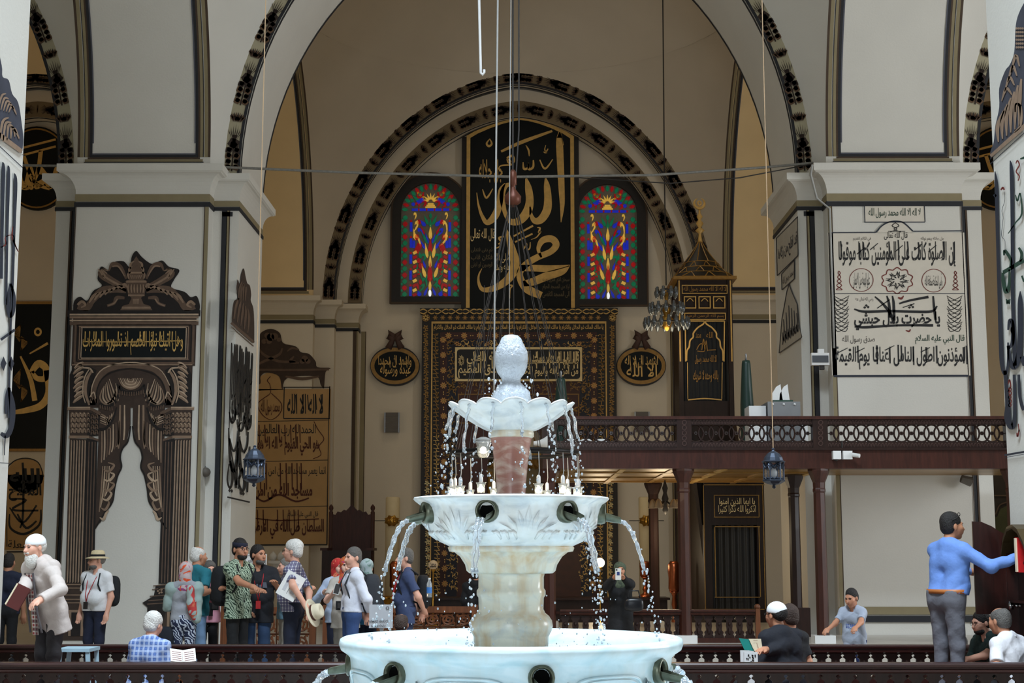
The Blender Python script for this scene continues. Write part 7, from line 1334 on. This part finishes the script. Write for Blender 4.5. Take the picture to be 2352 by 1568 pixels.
    if scarf:
        sm, style = scarf; P = [hel((0,.022,.035), (.096,.114,.100)), hel((0,.045,-.06), (.088,.085,.10)), ('rc', hp(0,.02,-.10), W(tp(0,.0,1.40)), .085*S, .115*s, {}), rc(tp(-.10,.02,1.41), tp(.10,.02,1.41), .07, .07), rc(tp(-.05,-.06,1.38), tp(.05,-.06,1.38), .055, .055), hel((0,-.115,-.020), (.060,.072,.088), k=.010, sub=True)]
        obj('headscarf', field_mesh(P, .0085*S, .03, .0035, 1), sm, body)
    if glasses:
        b = MB()
        for e in (-1, 1): b.tube([hp(e*.031+.020*math.cos(2*PI*k/12), -.106, .004+.016*math.sin(2*PI*k/12)) for k in range(13)], .0022*S, 5, False); b.tube([hp(e*.050,-.105,.008), hp(e*.072,-.07,.010), hp(e*.082,.01,.008)], .002*S, 5)
        b.tube([hp(-.012,-.107,.006), hp(.012,-.107,.006)], .002*S, 5); obj('glasses', b, CABLE, body)
    # ---- clothes
    g0 = .013 if not coat else .024; dn = ZR@(TR@V3(0, 0, -1))
    if top:
        P = torso(g0); P += [rc(tp(e*.045, .02, 1.455), SHD[e]+TR@V3(-e*.01,0,-.005), .052+g0, .052+g0, k=.05) for e in (-1, 1)]
        if hem < .95: P += [rc(tp(e*.085*kb, 0, .97), tp(e*(.09+.03*(.95-hem))*kb, .0, hem-.05), .088+g0, .092+g0+.05*(.95-hem)) for e in (-1, 1)]
        for e in (-1, 1):
            S0, EL, WR = ARM[e]; g1 = .009 if not coat else .016; wd = lambda v: ZR@(v/np.linalg.norm(v))
            if sleeve == 'short': q = S0+(EL-S0)*.72; P.append(rc(S0, S0+(EL-S0)*.95, .054+g1, .053+g1, clip=(W(q), wd(EL-S0))))
            elif sleeve == 'elbow': q = EL+(WR-EL)*.3; P += [rc(S0, EL, .054+g1, .046+g1), rc(EL, EL+(WR-EL)*.5, .046+g1, .044+g1, clip=(W(q), wd(WR-EL)))]
            else: q = EL+(WR-EL)*.93; P += [rc(S0, EL, .054+g1, .046+g1), rc(EL, EL+(WR-EL), .045+g1, .034+g1, clip=(W(q), wd(WR-EL)))]
        P.append(('el', hp(0,-.02,-.075), V3(.068,.075,.06)*S, HM, {'sub': True, 'k': .02})); zc = tp(0,-.075,1.475); P.append(('el', W(zc), V3(.06,.075,.055)*s, ZR, {'sub': True, 'k': .02}))
        if collar: nk = tp(0,.022,1.455); 
        o = obj('coat' if coat else 'shirt', field_mesh(P, .0105*s, .035, .0060 if not coat else .0075, px % 7, [(W(tp(0, 0, hem)), dn)]), top, t)
        if collar:
            b = MB(); A = np.asarray(W(tp(0,.018,1.462))); rows = []
            for z, r_ in ((-.01,.068),(.026,.063),(.032,.067),(.010,.080),(-.008,.088)): rows.append([A+ZR@(TR@(V3(r_*math.sin(q)*1.02, r_*math.cos(q)*.98, z-.018*(1-math.cos(q))*.9)*s)) for q in [-2.75+5.5*k/22 for k in range(23)]])
            obj('collar', b.grid(rows), top, t, True)
    hip = .93+sit; LG = []; SH = []
    if not seated:
        for e in (-1, 1):
            LG += [rc((e*.086*kb,.012,.93), (e*.092*kb,-.005,.52), .090*kb, .064*kb), rc((e*.092*kb,-.005,.52), (e*.10*kb,.015,.07), .063*kb, .050)]; SH.append(rc((e*.10*kb,.03,.04), (e*.115*kb,-.13,.035), .042, .038))
        LG += [rc((-.075*kb,.018,.94), (.075*kb,.018,.94), .108*kb, .108*kb), rc((-.078*kb,.004,1.03), (.078*kb,.004,1.03), (.102+belly*.2)*kb, (.102+belly*.2)*kb)]; LC = [(W((0,0,1.035)), V3(0,0,1))]
    else:
        for e in (-1, 1):
            LG += [rc((e*.09,0,.13), (e*.33,-.30,.14), .10, .075), rc((e*.33,-.30,.14), (e*.02,-.33-.06*e,.075), .072, .055)]; SH.append(rc((e*.02,-.33-.06*e,.06), (-e*.10,-.36-.06*e,.05), .042, .035))
        LG += [rc((-.08,.01,.13), (.08,.01,.13), .115, .115), rc((-.07,.0,.22), (.07,.0,.22), .098*kb, .098*kb)]; LC = ()
    if bottom: obj('trousers', field_mesh(LG, .0125*s, .03, .0045, px % 5, LC), bottom, t)
    obj('shoes', field_mesh(SH, .013*s, .02), SHOE, t, kind='stuff')
    if belt: 
        b = MB(); zb = 1.02; rows = [[W(V3((.182*kb+g_)*math.cos(2*PI*k/32), (.106*kb+belly*.2+g_)*math.sin(2*PI*k/32)+.004, zb+z)) for k in range(32)] for z, g_ in ((-.020,.0),(-.020,.016),(.020,.016),(.020,.0))]; obj('belt', b.grid(rows, True), belt, t, True)
    if lanyard:
        b = MB(); dp = 1.06
        for e in (-1, 1): b.tube([W(tp(e*.055,.05,1.475)), W(tp(e*.078,-.05,1.452)), W(tp(e*.055,-.112-belly*.2,1.32)), W(tp(e*.02,-.118-belly*1.05,1.16)), W(tp(0,-.118-belly*1.1,dp))], .006*s, 5)
        ly = obj('lanyard', b, lanyard, t, True); c_ = tp(0,-.130-belly*1.1,dp-.05); b = MB(); a = np.asarray(W(c_)); b.box(-.03*s,.03*s,-.012*s,.012*s,-.05*s,.05*s); b.v = [tuple(a+ZR@np.array(v)) for v in b.v]; obj('badge_holder', b, mat('holder_dark', (26,20,22), .4) if px != 594 else mat('holder_red', (170,24,28), .5), ly)
    return dict(t=t, W=W, tp=tp, ARM=ARM, hp=hp, s=s, ZR=ZR, root=root, body=body)
def rbox(c, r, ZR, ex=.55, n=14):                            # soft-edged box (superellipsoid) for bags
    rows = []
    for i in range(n+1):
        a = -PI/2+PI*i/n; ca, sa = math.copysign(abs(math.cos(a))**ex, math.cos(a)), math.copysign(abs(math.sin(a))**ex, math.sin(a))
        rows.append([tuple(np.asarray(c)+ZR@V3(r[0]*ca*math.copysign(abs(math.cos(q))**ex, math.cos(q))+1e-5*k, r[1]*ca*math.copysign(abs(math.sin(q))**ex, math.sin(q)), r[2]*sa)) for k, q in enumerate([2*PI*j/20 for j in range(20)])])
    return MB().grid(rows, True)
def backpack(P, label, m, size=(.15,.09,.23), off=(0,.215,1.22), straps=True, m2=None):
    c = P['W'](P['tp'](*off)); t = thing('backpack', label, 'backpack', tuple(c-V3(0,0,size[2]*P['s']))); obj('bag', rbox(c, [q*P['s'] for q in size], P['ZR']), m, t, True); c2 = P['W'](P['tp'](off[0], off[1]+size[1]*.85, off[2]-size[2]*.35)); obj('pocket', rbox(c2, [size[0]*.75*P['s'], size[1]*.4*P['s'], size[2]*.45*P['s']], P['ZR']), m2 or m, t, True)
    if straps:
        for e in (-1, 1): b = MB(); b.tube([P['W'](P['tp'](e*.09,.15,1.42)), P['W'](P['tp'](e*.105,.06,1.485)), P['W'](P['tp'](e*.115,-.06,1.45)), P['W'](P['tp'](e*.135,-.125,1.30)), P['W'](P['tp'](e*.165,-.06,1.14)), P['W'](P['tp'](e*.13,.14,1.06))], .012*P['s'], 6); obj('strap', b, m, t, True)
    return t
def held(name, label, cat, p, size, m, yaw=0, tilt=0, roll=0, parts=()):
    t = thing(name, label, cat, tuple(p)); M = rot('z', R(yaw))@rot('x', R(tilt))@rot('y', R(roll))
    for nm, (x0,x1,y0,y1,z0,z1), mm in [(parts[0] if parts else 'body', (-size[0]/2,size[0]/2,-size[1]/2,size[1]/2,-size[2]/2,size[2]/2), m)]+list(parts[1:]):
        b = MB().box(x0,x1,y0,y1,z0,z1); b.v = [tuple(np.asarray(p)+M@np.array(v)) for v in b.v]; obj(nm, b, mm, t)
    return t
RED = mat('lanyard_red', (176,30,38), .7, var=0); NAVY = CL('navy', (24,30,52)); BLACKC = CL('black', (18,18,22)); DENIM = CL('denim', (52,74,110)); PAPER = mat('paper', (232,230,226), .8, var=.02); PAGE = mat('paper_cream', (226,212,182), .8)
# ---- visitors, left to right
person('man in dark blue shirt seen from behind at the far left pier', 22, 1272, 19.5, 180, 0, NAVY, 'short', BLACKC, feat=False)
p = person('old man in white cap and beige jacket walking with a book', 80, 1229, 12.95, -38, PH, CL('jacket', (198,186,180), .7), 'long', CL('charcoal', (44,40,42)), hem=.74, hair='back', hairc='white', skin='fair', lean=17, head=(2,4), armR=(42,1382,12.6,(-.8,.8,-.6)), armL=(92,1378,12.62,(.9,.9,-.5)), beard='full', cap='skullcap', coat=True, build=1.1, belly=.03)
b = MB(); T_ = p['tp']; W_ = p['W']
b.grid([[W_(T_(x, -.140-.012*k, z)) for x in (-.05,-.017,.017,.05)] for k, z in enumerate((1.40,1.28,1.16,1.04,.92,.84,.78))]); obj('shirt_front', b, pattern('plaid_red', 'plaid', ((150,60,60),(216,206,198),(40,36,46)), 9), p['t'], True)
b = MB()
for x in (-.065, .065): b.tube([W_(T_(x, -.135, 1.40)), W_(T_(x*1.1, -.165, 1.2)), W_(T_(x*1.2, -.19, 1.0)), W_(T_(x*1.5, -.20, .8))], .010, 5)
obj('jacket_edge', b, CL('jacket_edge', (84,78,80)), p['t'])
held('book', 'dark red closed book in the old man\'s hand', 'book', at(40, 1370, 12.5), (.115, .04, .19), PAGE, 30, 10, 26, ('pages', ('cover', (-.055,.062,-.026,-.020,-.10,.10), mat('book_maroon', (86,26,24), .5)), ('cover', (-.055,.062,.020,.026,-.10,.10), mat('book_maroon', (86,26,24))), ('spine', (.056,.063,-.026,.026,-.10,.10), mat('book_maroon', (86,26,24)))))
p = person('man in straw hat and white t-shirt with red lanyard', 222, 1267, 19.4, -24, 0, CL('white_tee', (226,226,228)), 'short', NAVY, hem=.93, hair='back', hairc='grey', skin='fair', head=(-28,0), cap='hat', glasses=True, belly=.07, lanyard=RED, beard='goatee', build=1.1)
backpack(p, 'dark backpack on the man in the straw hat', CL('pack_black', (20,24,28)), (.15,.08,.22), (.05,.25,1.2))
p = person('seated white-haired man in blue plaid shirt seen from behind', 354, 1409, 13.4, 158, PH, pattern('plaid_blue', 'plaid', ((96,126,184),(58,88,158),(186,200,226)), 14), 'short', BLACKC, seated=True, hair='curly', hairc='white', skin='fair', lean=10, build=1.15, feat=False, armL='knee', armR='knee', head=(0,12))
bk = thing('book', 'open book with red lines beside the plaid shirted man', 'book', tuple(at(420, 1515, 13.0)))
for nm, dx, rl in (('left_page', -.055, 12), ('right_page', .055, -12)):
    c_ = np.asarray(at(420, 1506, 13.0))+V3(dx,0,0); M = rot('z', R(18))@rot('x', R(38))@rot('y', R(rl)); q = MB().box(-.055,.055,-.08,.08,-.006,.006); q.v = [tuple(c_+M@np.array(v)) for v in q.v]; obj(nm, q, PAPER, bk)
    q = MB()
    for k in range(5): q.box(-.04,.04,-.06+.025*k,-.055+.025*k,.006,.008)
    q.v = [tuple(c_+M@np.array(v)) for v in q.v]; obj('lettering', q, INKRED, bk)
t = thing('reading_stand', 'low folding wooden stand under the open book by the plaid shirt', 'stand', tuple(at(420, 1540, 13.0))); c_ = at(420, 1512, 13.0)
for e in (-1, 1): obj('leg_board', MB().prism([(c_.x-.1*e-.01, 12.95, PH), (c_.x-.1*e+.01, 12.95, PH), (c_.x+.08*e+.01, 12.95, c_.z-.02), (c_.x+.08*e-.01, 12.95, c_.z-.02)], (0, .12, 0)), WOODB, t)
SCARF1 = pattern('scarf_flower', 'noise', ((190,172,172),(150,70,120),(214,80,40)), 5)
p = person('woman in orange flowered headscarf and grey top seen from behind', 428, 1291, 17.6, 178, 0, CL('grey_top', (150,152,158)), 'long', pattern('print_navy', 'leaf', ((28,36,66),(190,198,214)), 26), hem=.92, hair=None, skin='pale', female=True, scarf=(SCARF1, 0), build=1.08, feat=False, armR=(440,1345,17.95), armL=(414,1350,17.95))
b = field_mesh([('rc', p['W'](p['tp'](-.17,.0,1.40)), p['W'](p['tp'](.17,.0,1.40)), .075, .075, {}), ('rc', p['W'](p['tp'](-.17,.02,1.38)), p['W'](p['tp'](-.20,.08,.98)), .07, .05, {}), ('rc', p['W'](p['tp'](.18,.0,1.38)), p['W'](p['tp'](.24,-.02,1.14)), .075, .06, {})], .012, .05, .008); obj('shawl', b, CL('shawl', (150,168,164)), p['t'])
obj('scarf_tail', field_mesh([('rc', p['W'](p['tp'](-.10,.13,1.40)), p['W'](p['tp'](-.15,.135,1.08)), .045, .05, {}), ('rc', p['W'](p['tp'](-.12,.14,1.2)), p['W'](p['tp'](-.17,.12,1.0)), .05, .03, {})], .011, .03, .006), pattern('scarf_tail', 'noise', ((190,60,60),(210,110,80),(160,174,170)), 4), p['t'])
backpack(p, 'dark bag hanging beside the woman in the flowered headscarf', CL('bag_navy', (18,22,34)), (.14,.08,.2), (.26,.05,.68), False)
p = person('balding man in teal polo shirt and pale jeans turned away', 457, 1255, 18.3, 142, 0, CL('teal', (32,112,126)), 'short', CL('jeans_pale', (122,152,186)), hem=.88, hair='balding', hairc='white', skin='tan', armR=(505,1352,17.9,(0,.6,-1)), feat=False, head=(-12,0), belly=.03)
p = person('woman with glasses and grey hair in a pink shirt', 482, 1290, 18.9, 28, 0, CL('pink', (214,150,168)), 'elbow', BLACKC, hem=.86, hair='curly', hairc='salt', skin='fair', female=True, glasses=True, armR=(515,1340,18.6), armL=(512,1365,18.6), lanyard=RED)
held('camera', 'black camera hanging at the pink shirted woman\'s waist', 'camera', at(490, 1392, 18.55), (.12,.08,.09), BLACKC, 20, 0, 0, ('body', ('lens', (-.03,.03,-.10,-.04,-.03,.03), CABLE)))
p = person('young man in dark headband and leafy green shirt with round glasses', 553, 1238, 17.9, 62, 0, pattern('leafy', 'leaf', ((168,184,160),(36,58,44)), 30), 'short', CL('trouser_black', (20,20,22)), hem=.82, hair='short', hairc='dark', skin='tan', head=(-18,0), cap='headband', glasses=True, armR=(585,1352,17.35,(0,.8,-1)), armL=(590,1356,17.9,(0,.8,-1)), beard='stubble', build=.95)
backpack(p, 'black backpack on the young man in the leafy shirt', CL('pack_black2', (16,17,20)), (.15,.10,.24), (0,.24,1.2))
p = person('bearded man in black t-shirt with red lanyard and blue jeans', 594, 1252, 18.35, 14, 0, CL('black_tee', (24,25,32)), 'short', CL('jeans', (44,66,98)), hem=.78, hair='short', hairc='dark', skin='tan', head=(38,0), beard='goatee', lanyard=RED, build=1.15, belly=.04, armR=(572,1395,18.3), armL=(632,1340,18.1))
b = MB(); 
for x0, z0, w_, h_ in ((-.13,1.20,.05,.10),(-.07,1.22,.03,.05),(-.03,1.22,.03,.05),(.01,1.22,.03,.04),(.05,1.22,.06,.07)): b.add([p['W'](p['tp'](x,-.155,z)) for x, z in ((x0,z0),(x0+w_,z0),(x0+w_*.8,z0+h_),(x0+w_*.1,z0+h_))], [(0,1,2,3)])
obj('chest_print', b, mat('print_grey', (92,96,108), .8), p['t'], kind='stuff')
p = person('man in blue-grey shirt and khaki trousers half hidden behind the checked shirt', 656, 1282, 19.0, -70, 0, CL('steelblue', (92,122,136)), 'elbow', CL('khaki', (156,148,136)), hem=.88, hair='short', hairc='grey', skin='fair', armR=(640,1340,18.7), armL=(716,1350,19.1,(1,1,-.5)))
backpack(p, 'dark pack on the man in the blue-grey shirt', CL('pack_black', (20,24,28)), (.13,.07,.2))
p = person('white-haired man in navy checked shirt holding papers and a hat', 672, 1242, 17.6, -96, 0, pattern('gingham', 'plaid', ((226,224,226),(34,44,100),(70,62,104)), 17), 'short', CL('trouser_navy', (20,26,46)), hem=.93, hair='curly', hairc='white', skin='fair', glasses=True, armL=(700,1388,17.2,(.8,.6,-1)), armR='back', belly=.06, build=1.08)
pb = held('papers', 'white printed sheets tucked under the checked shirt man\'s arm', 'papers', at(668, 1345, 17.25), (.23,.012,.30), PAPER, 0, -8, 28, ('sheets', ('print_line', (-.002,.002,-.0085,-.0065,-.10,.10), INK), ('print_block', (-.07,-.03,-.0085,-.0065,-.08,.06), mat('print_pale', (196,196,200), .8)), ('print_block', (.03,.08,-.0085,-.0065,-.08,.06), mat('print_pale', (196,196,200)))))
c_ = at(718, 1407, 17.25); t = thing('straw_hat', 'cream panama hat held behind the checked shirt man', 'hat', c_); M = rot('y', R(72))@rot('x', R(14)); ML_ = lambda prof: MB().grid([[tuple(np.asarray(c_)+M@V3(r_*math.cos(2*PI*k/28), r_*1.12*math.sin(2*PI*k/28), z)) for k in range(28)] for r_, z in prof], True)
obj('crown', ML_([(.0,.095),(.03,.10),(.06,.115),(.08,.105),(.09,.06),(.094,.0),(.13,-.006),(.165,.004),(.166,.0),(.13,-.012),(.09,-.006)]), mat('panama', (216,204,178), .8, var=.05), t, True); obj('ribbon', ML_([(.0945,.003),(.096,.006),(.093,.028),(.092,.03)]), CL('ribbon_brown', (78,44,34)), t, True)
SC2 = pattern('scarf_orange', 'noise', ((214,92,50),(170,60,120),(150,120,60)), 10)
p = person('woman in orange and purple headscarf holding a phone', 796, 1279, 18.0, 8, 0, CL('beige_tee', (186,180,170)), 'short', CL('trouser_grey', (136,132,124)), hem=.80, hair=None, skin='pale', female=True, scarf=(SC2, 0), lanyard=RED, armR=(768,1360,17.7,(-.6,.3,-1)), armL=(806,1392,17.75), belly=.04, build=1.1)
held('phone', 'small phone in the hand of the woman in the orange headscarf', 'phone', at(774, 1352, 17.58), (.07,.012,.13), mat('phone_white', (220,220,216), .3), 10, -10, 14, ('body', ('screen', (-.03,.03,-.008,-.006,-.058,.058), CABLE)))
held('camera', 'black camera on a strap before the beige t-shirt', 'camera', at(781, 1390, 17.62), (.10,.07,.10), BLACKC, 8, 0, 0, ('body', ('lens', (-.03,.03,-.08,-.03,-.03,.03), CABLE)))
person('woman in red headscarf and pale blue shirt behind the orange headscarf', 778, 1283, 18.7, 35, 0, CL('pale_blue', (176,190,214)), 'long', NAVY, hem=.85, hair=None, skin='pale', female=True, scarf=(pattern('scarf_red', 'noise', ((190,44,44),(220,130,90)), 9), 0), armR=(745,1360,18.4))
p = person('grey-haired man in white shirt and blue trousers looking left', 811, 1258, 17.5, -70, 0, CL('white_shirt', (222,224,236)), 'long', CL('trouser_blue', (46,70,116)), hem=.97, hair='short', hairc='salt', skin='fair', head=(18,2), armL='back', armR='back', lean=-3, build=1.0)
backpack(p, 'grey and black backpack on the man in the white shirt', CL('pack_grey', (46,48,54)), (.14,.10,.25), (0,.25,1.2), True, CL('pack_black', (20,24,28)))
p = person('person in grey-green headscarf seen from behind', 843, 1284, 18.4, 170, 0, CL('dark_top', (40,46,54)), 'long', NAVY, hair=None, skin='pale', female=True, scarf=(pattern('scarf_grey', 'noise', ((168,184,186),(120,150,140)), 7), 0), feat=False)
backpack(p, 'large blue backpack behind the man in the white shirt', CL('pack_blue', (24,92,132)), (.18,.12,.27), (-.04,.27,1.12))
p = person('man in navy short-sleeved shirt with hands behind his back', 930, 1260, 18.2, -78, 0, CL('slate', (58,70,104)), 'short', CL('jeans_dark', (32,42,72)), hem=.80, hair='short', hairc='salt', skin='fair', armL='back', armR='back', belly=.05, lanyard=RED, build=1.05)
backpack(p, 'black backpack on the man in the navy shirt', CL('pack_black2', (16,17,20)), (.13,.08,.22), (0,.23,1.2))
c_ = at(986, 1352, 18.0); t = thing('water_bottle', 'clear bottle with blue label in the navy man\'s backpack pocket', 'bottle', c_); obj('bottle', MB().lathe([(.03,-.1),(.033,-.09),(.033,.06),(.015,.1),(.014,.115)], c_, 12), GLASS, t, True); obj('label', MB().lathe([(.034,-.05),(.034,.02)], c_, 12, False), mat('label_blue', (60,120,190), .4), t, True); obj('cap', MB().lathe([(.016,.112),(.016,.13)], c_, 10), WHITEP, t)
person('dark-haired man seated behind the fountain rim', 922, 1410, 14.0, 176, PH, CL('dark_shirt', (34,36,44)), 'short', BLACKC, seated=True, hair='balding', hairc='brown', skin='tan', feat=False, lean=6, armL='knee', armR='knee')
person('person in black coat behind the fountain pedestal', 1093, 1306, 23.0, 172, 0, BLACKC, 'long', BLACKC, hem=.6, coat=True, hair='short', hairc='dark', feat=False)
p = person('woman in black coat and green headscarf photographing with a white phone', 1424, 1291, 20.2, 4, 0, CL('coat_black', (17,18,22)), 'long', BLACKC, hem=.30, coat=True, hair=None, skin='tan', female=True, scarf=(pattern('scarf_green', 'noise', ((78,88,70),(52,62,52)), 14), 0), armR=(1411,1326,19.82,(-1,.2,-1)), armL=(1431,1326,19.82,(1,.2,-1)))
held('phone', 'white phone held up by the woman in black', 'phone', at(1420, 1318, 19.70), (.075,.012,.15), mat('phone_white', (220,220,216)), 0, 0, 0, ('body', ('emblem', (-.018,.018,-.009,-.006,-.015,.03), mat('emblem_blue', (40,60,120), .5)), ('lens', (-.03,-.012,-.009,-.006,.045,.065), CABLE)))
c_ = at(1456, 1388, 19.9); t = thing('handbag', 'black handbag on the arm of the woman in black', 'handbag', c_); obj('bag', rbox(c_, (.13,.06,.09), rot('z', 0), .6), mat('leather_black', (22,23,28), .3), t, True); obj('handle', MB().tube([c_+Vector((-.09,0,.07)), c_+Vector((-.06,0,.18)), c_+Vector((.06,0,.18)), c_+Vector((.09,0,.07))], .009, 6), mat('leather_black', (22,23,28)), t, True)
person('seated man in white cap and black coat reading', 1781, 1384, 13.6, -146, PH, CL('coat_navyblack', (20,22,32)), 'long', BLACKC, seated=True, coat=True, hair='back', hairc='dark', skin='tan', cap='skullcap', glasses=True, lean=10, build=1.2, armR=(1740,1500,13.2), armL='knee', hem=.88)
t = thing('reading_stand', 'white pierced reading stand beside the seated man in black', 'stand', at(1722, 1535, 13.2)); c_ = at(1724, 1497, 13.2); obj('panel', MB().box(c_.x-.06, c_.x+.06, 13.19, 13.21, PH, c_.z), WHITEP, t); obj('panel', MB().box(c_.x-.06, c_.x+.06, 13.4, 13.42, PH, c_.z), WHITEP, t)
b = MB(); rnd = random.Random(3)
for k in range(40): x = c_.x-.05+rnd.random()*.1; z = c_.z-.02-rnd.random()*.16; b.box(x-.005,x+.005,13.186,13.19,z-.006,z+.006)
obj('piercing', b, CABLE, t, kind='stuff')
bk = thing('book', 'open book with teal cover beside the seated man in black', 'book', at(1722, 1495, 13.27)); P_ = lambda pts, y=13.27: [at(x, yy, y) for x, yy in pts]
obj('cover', MB().prism(P_([(1697,1465),(1721,1468),(1733,1495),(1710,1492)]), (0,.012,0)), mat('cover_teal', (16,132,122), .5), bk); obj('page', MB().prism(P_([(1720,1467),(1748,1467),(1752,1494),(1733,1495)], 13.26), (0,.02,0)), PAGE, bk)
b = MB(); stroke(b, [(1730,1471,.8),(1740,1470,.9)], ('y', 13.25)); stroke(b, [(1738,1476,.8),(1742,1488,.9)], ('y', 13.25)); obj('lettering', b, INKRED, bk)
person('dark-haired child seated beyond the man in the white cap', 1812, 1389, 14.5, -160, PH, BLACKC, 'short', BLACKC, seated=True, hair='short', hairc='brown', skin='tan', feat=False, kid=True)
p = person('boy in grey t-shirt swinging his arms', 1955, 1353, 16.6, -28, 0, CL('grey_tee', (160,168,184)), 'short', CL('jeans_kid', (28,44,92)), hem=.86, hair='short', hairc='dark', skin='tan', head=(-16,14), kid=True, armR=(1897,1450,16.45,(-.2,.5,-1)), armL=(1962,1448,16.25,(1,.3,-.8)), build=1.0, lean=8)
b = MB(); pl_ = None; uv, fs = glyphs('SEANV', False, .01); b.add([p['W'](p['tp'](-.10+.20*u, -.122+.08*(u-.5)**2, 1.16+.07*v)) for u, v in uv], fs); obj('lettering', b, mat('print_blue', (58,84,160), .8), p['t'])
p = person('man in blue shirt and grey trousers reaching for a red book', 2186, 1179, 13.5, 118, PH, CL('sky_shirt', (104,140,208), .75), 'long', CL('trouser_slate', (104,104,112)), hem=1.0, hair='short', hairc='dark', skin='olive', head=(-14,-2), armR=(2338,1279,13.15,(-.2,.4,-1)), armL=(2228,1312,13.9,(.5,.6,-1)), belly=.05, build=1.18, lean=7, belt=mat('belt_tan', (176,104,50), .5))
b = MB()
for e in (-1, 1): b.tube([p['hp'](e*.032+.022*math.cos(2*PI*k/10), -.060, .112+.016*math.sin(2*PI*k/10)) for k in range(11)], .003, 5, False); b.tube([p['hp'](e*.054,-.058,.108), p['hp'](e*.084,.0,.075), p['hp'](e*.088,.05,.06)], .003, 5)
obj('glasses_on_head', b, CABLE, p['body'])
person('seated man with glasses in dark green t-shirt at the right', 2252, 1404, 13.9, -72, PH, CL('bottle_green', (22,46,44)), 'short', BLACKC, seated=True, hair='short', hairc='dark', skin='fair', glasses=True, beard='stubble', lean=14, armL=(2205,1522,13.5), armR=(2205,1520,13.9), head=(0,10))
person('seated grey-haired man in white polo at the right edge', 2294, 1396, 13.1, -140, PH, CL('white_polo', (224,222,226)), 'short', BLACKC, seated=True, hair='balding', hairc='salt', skin='tan', lean=16, build=1.2, armL=(2230,1540,12.75), armR='knee', feat=False, head=(-6,4))
person('person with dark hair seated low behind the man in grey trousers', 2208, 1462, 16.4, 175, 0, BLACKC, 'short', BLACKC, seated=True, hair='short', hairc='dark', feat=False)
# ---- small furniture on the platform, notices
t = thing('plastic_stool', 'pale blue plastic stool behind the old man in the jacket', 'stool', at(172, 1530, 13.6)); A = at(158, 1488, 13.6); s_ = .17; STL = mat('stool_blue', (166,196,210), .45); c_ = (A.x+.08, 13.7)
obj('seat', MB().prism([(c_[0]-s_, c_[1]-s_, A.z-.03), (c_[0]+s_*.75, c_[1]-s_, A.z-.03), (c_[0]+s_*.75, c_[1]+s_, A.z-.03), (c_[0]-s_, c_[1]+s_, A.z-.03)], (0,0,.03)), STL, t)
for ex in (-s_+.01, s_*.75-.04):
    for ey in (-s_+.01, s_-.05): x, y = c_[0]+ex, c_[1]+ey; dx = -.03 if ex < 0 else .03; obj('leg', MB().prism([(x,y,A.z-.03),(x+.035,y,A.z-.03),(x+.035+dx,y,PH),(x+dx,y,PH)], (0,.03,0)), STL, t)
t = thing('notice_stand', 'white notice board lettered in Turkish by the blue backpack', 'notice', at(884, 1440, 17.2)); q = ('y', 17.19); b = MB(); slab(b, 848, 1388, 902, 1442, 17.2, .02); obj('board', b, mat('notice_grey', (186,188,194), .6), t); x_ = at(876, 1440, 17.2).x; obj('foot', MB().box(x_-.02, x_+.02, 17.225, 17.26, 0, at(876,1400,17.2).z), METAL, t)
b = MB(); text(b, 'NAMAZ HARİCİ', (846,1422,892,1429), q, False, .01); text(b, 'GİRMEYİNİZ', (852,1433,886,1440), q, False, .01); disc(b, 890, 1396, 4, 4, q, 14, .7); obj('lettering', b, INK, t)
t = thing('notice_stand', 'white notice board behind the man in the black t-shirt', 'notice', at(586, 1310, 19.6)); b = MB(); slab(b, 562, 1272, 612, 1312, 19.6, .02); obj('board', b, PAPER, t); x_ = at(587, 1300, 19.6).x; obj('foot', MB().box(x_-.02, x_+.02, 19.625, 19.66, 0, at(587,1300,19.6).z), METAL, t)
b = MB(); q = ('y', 19.59); text(b, 'GİRMEYİNİZ', (570,1284,606,1291), q, False, .012); frame(b, 564, 1274, 610, 1310, .8, q); obj('lettering', b, INK, t)
bpy.data.objects.remove(_to)
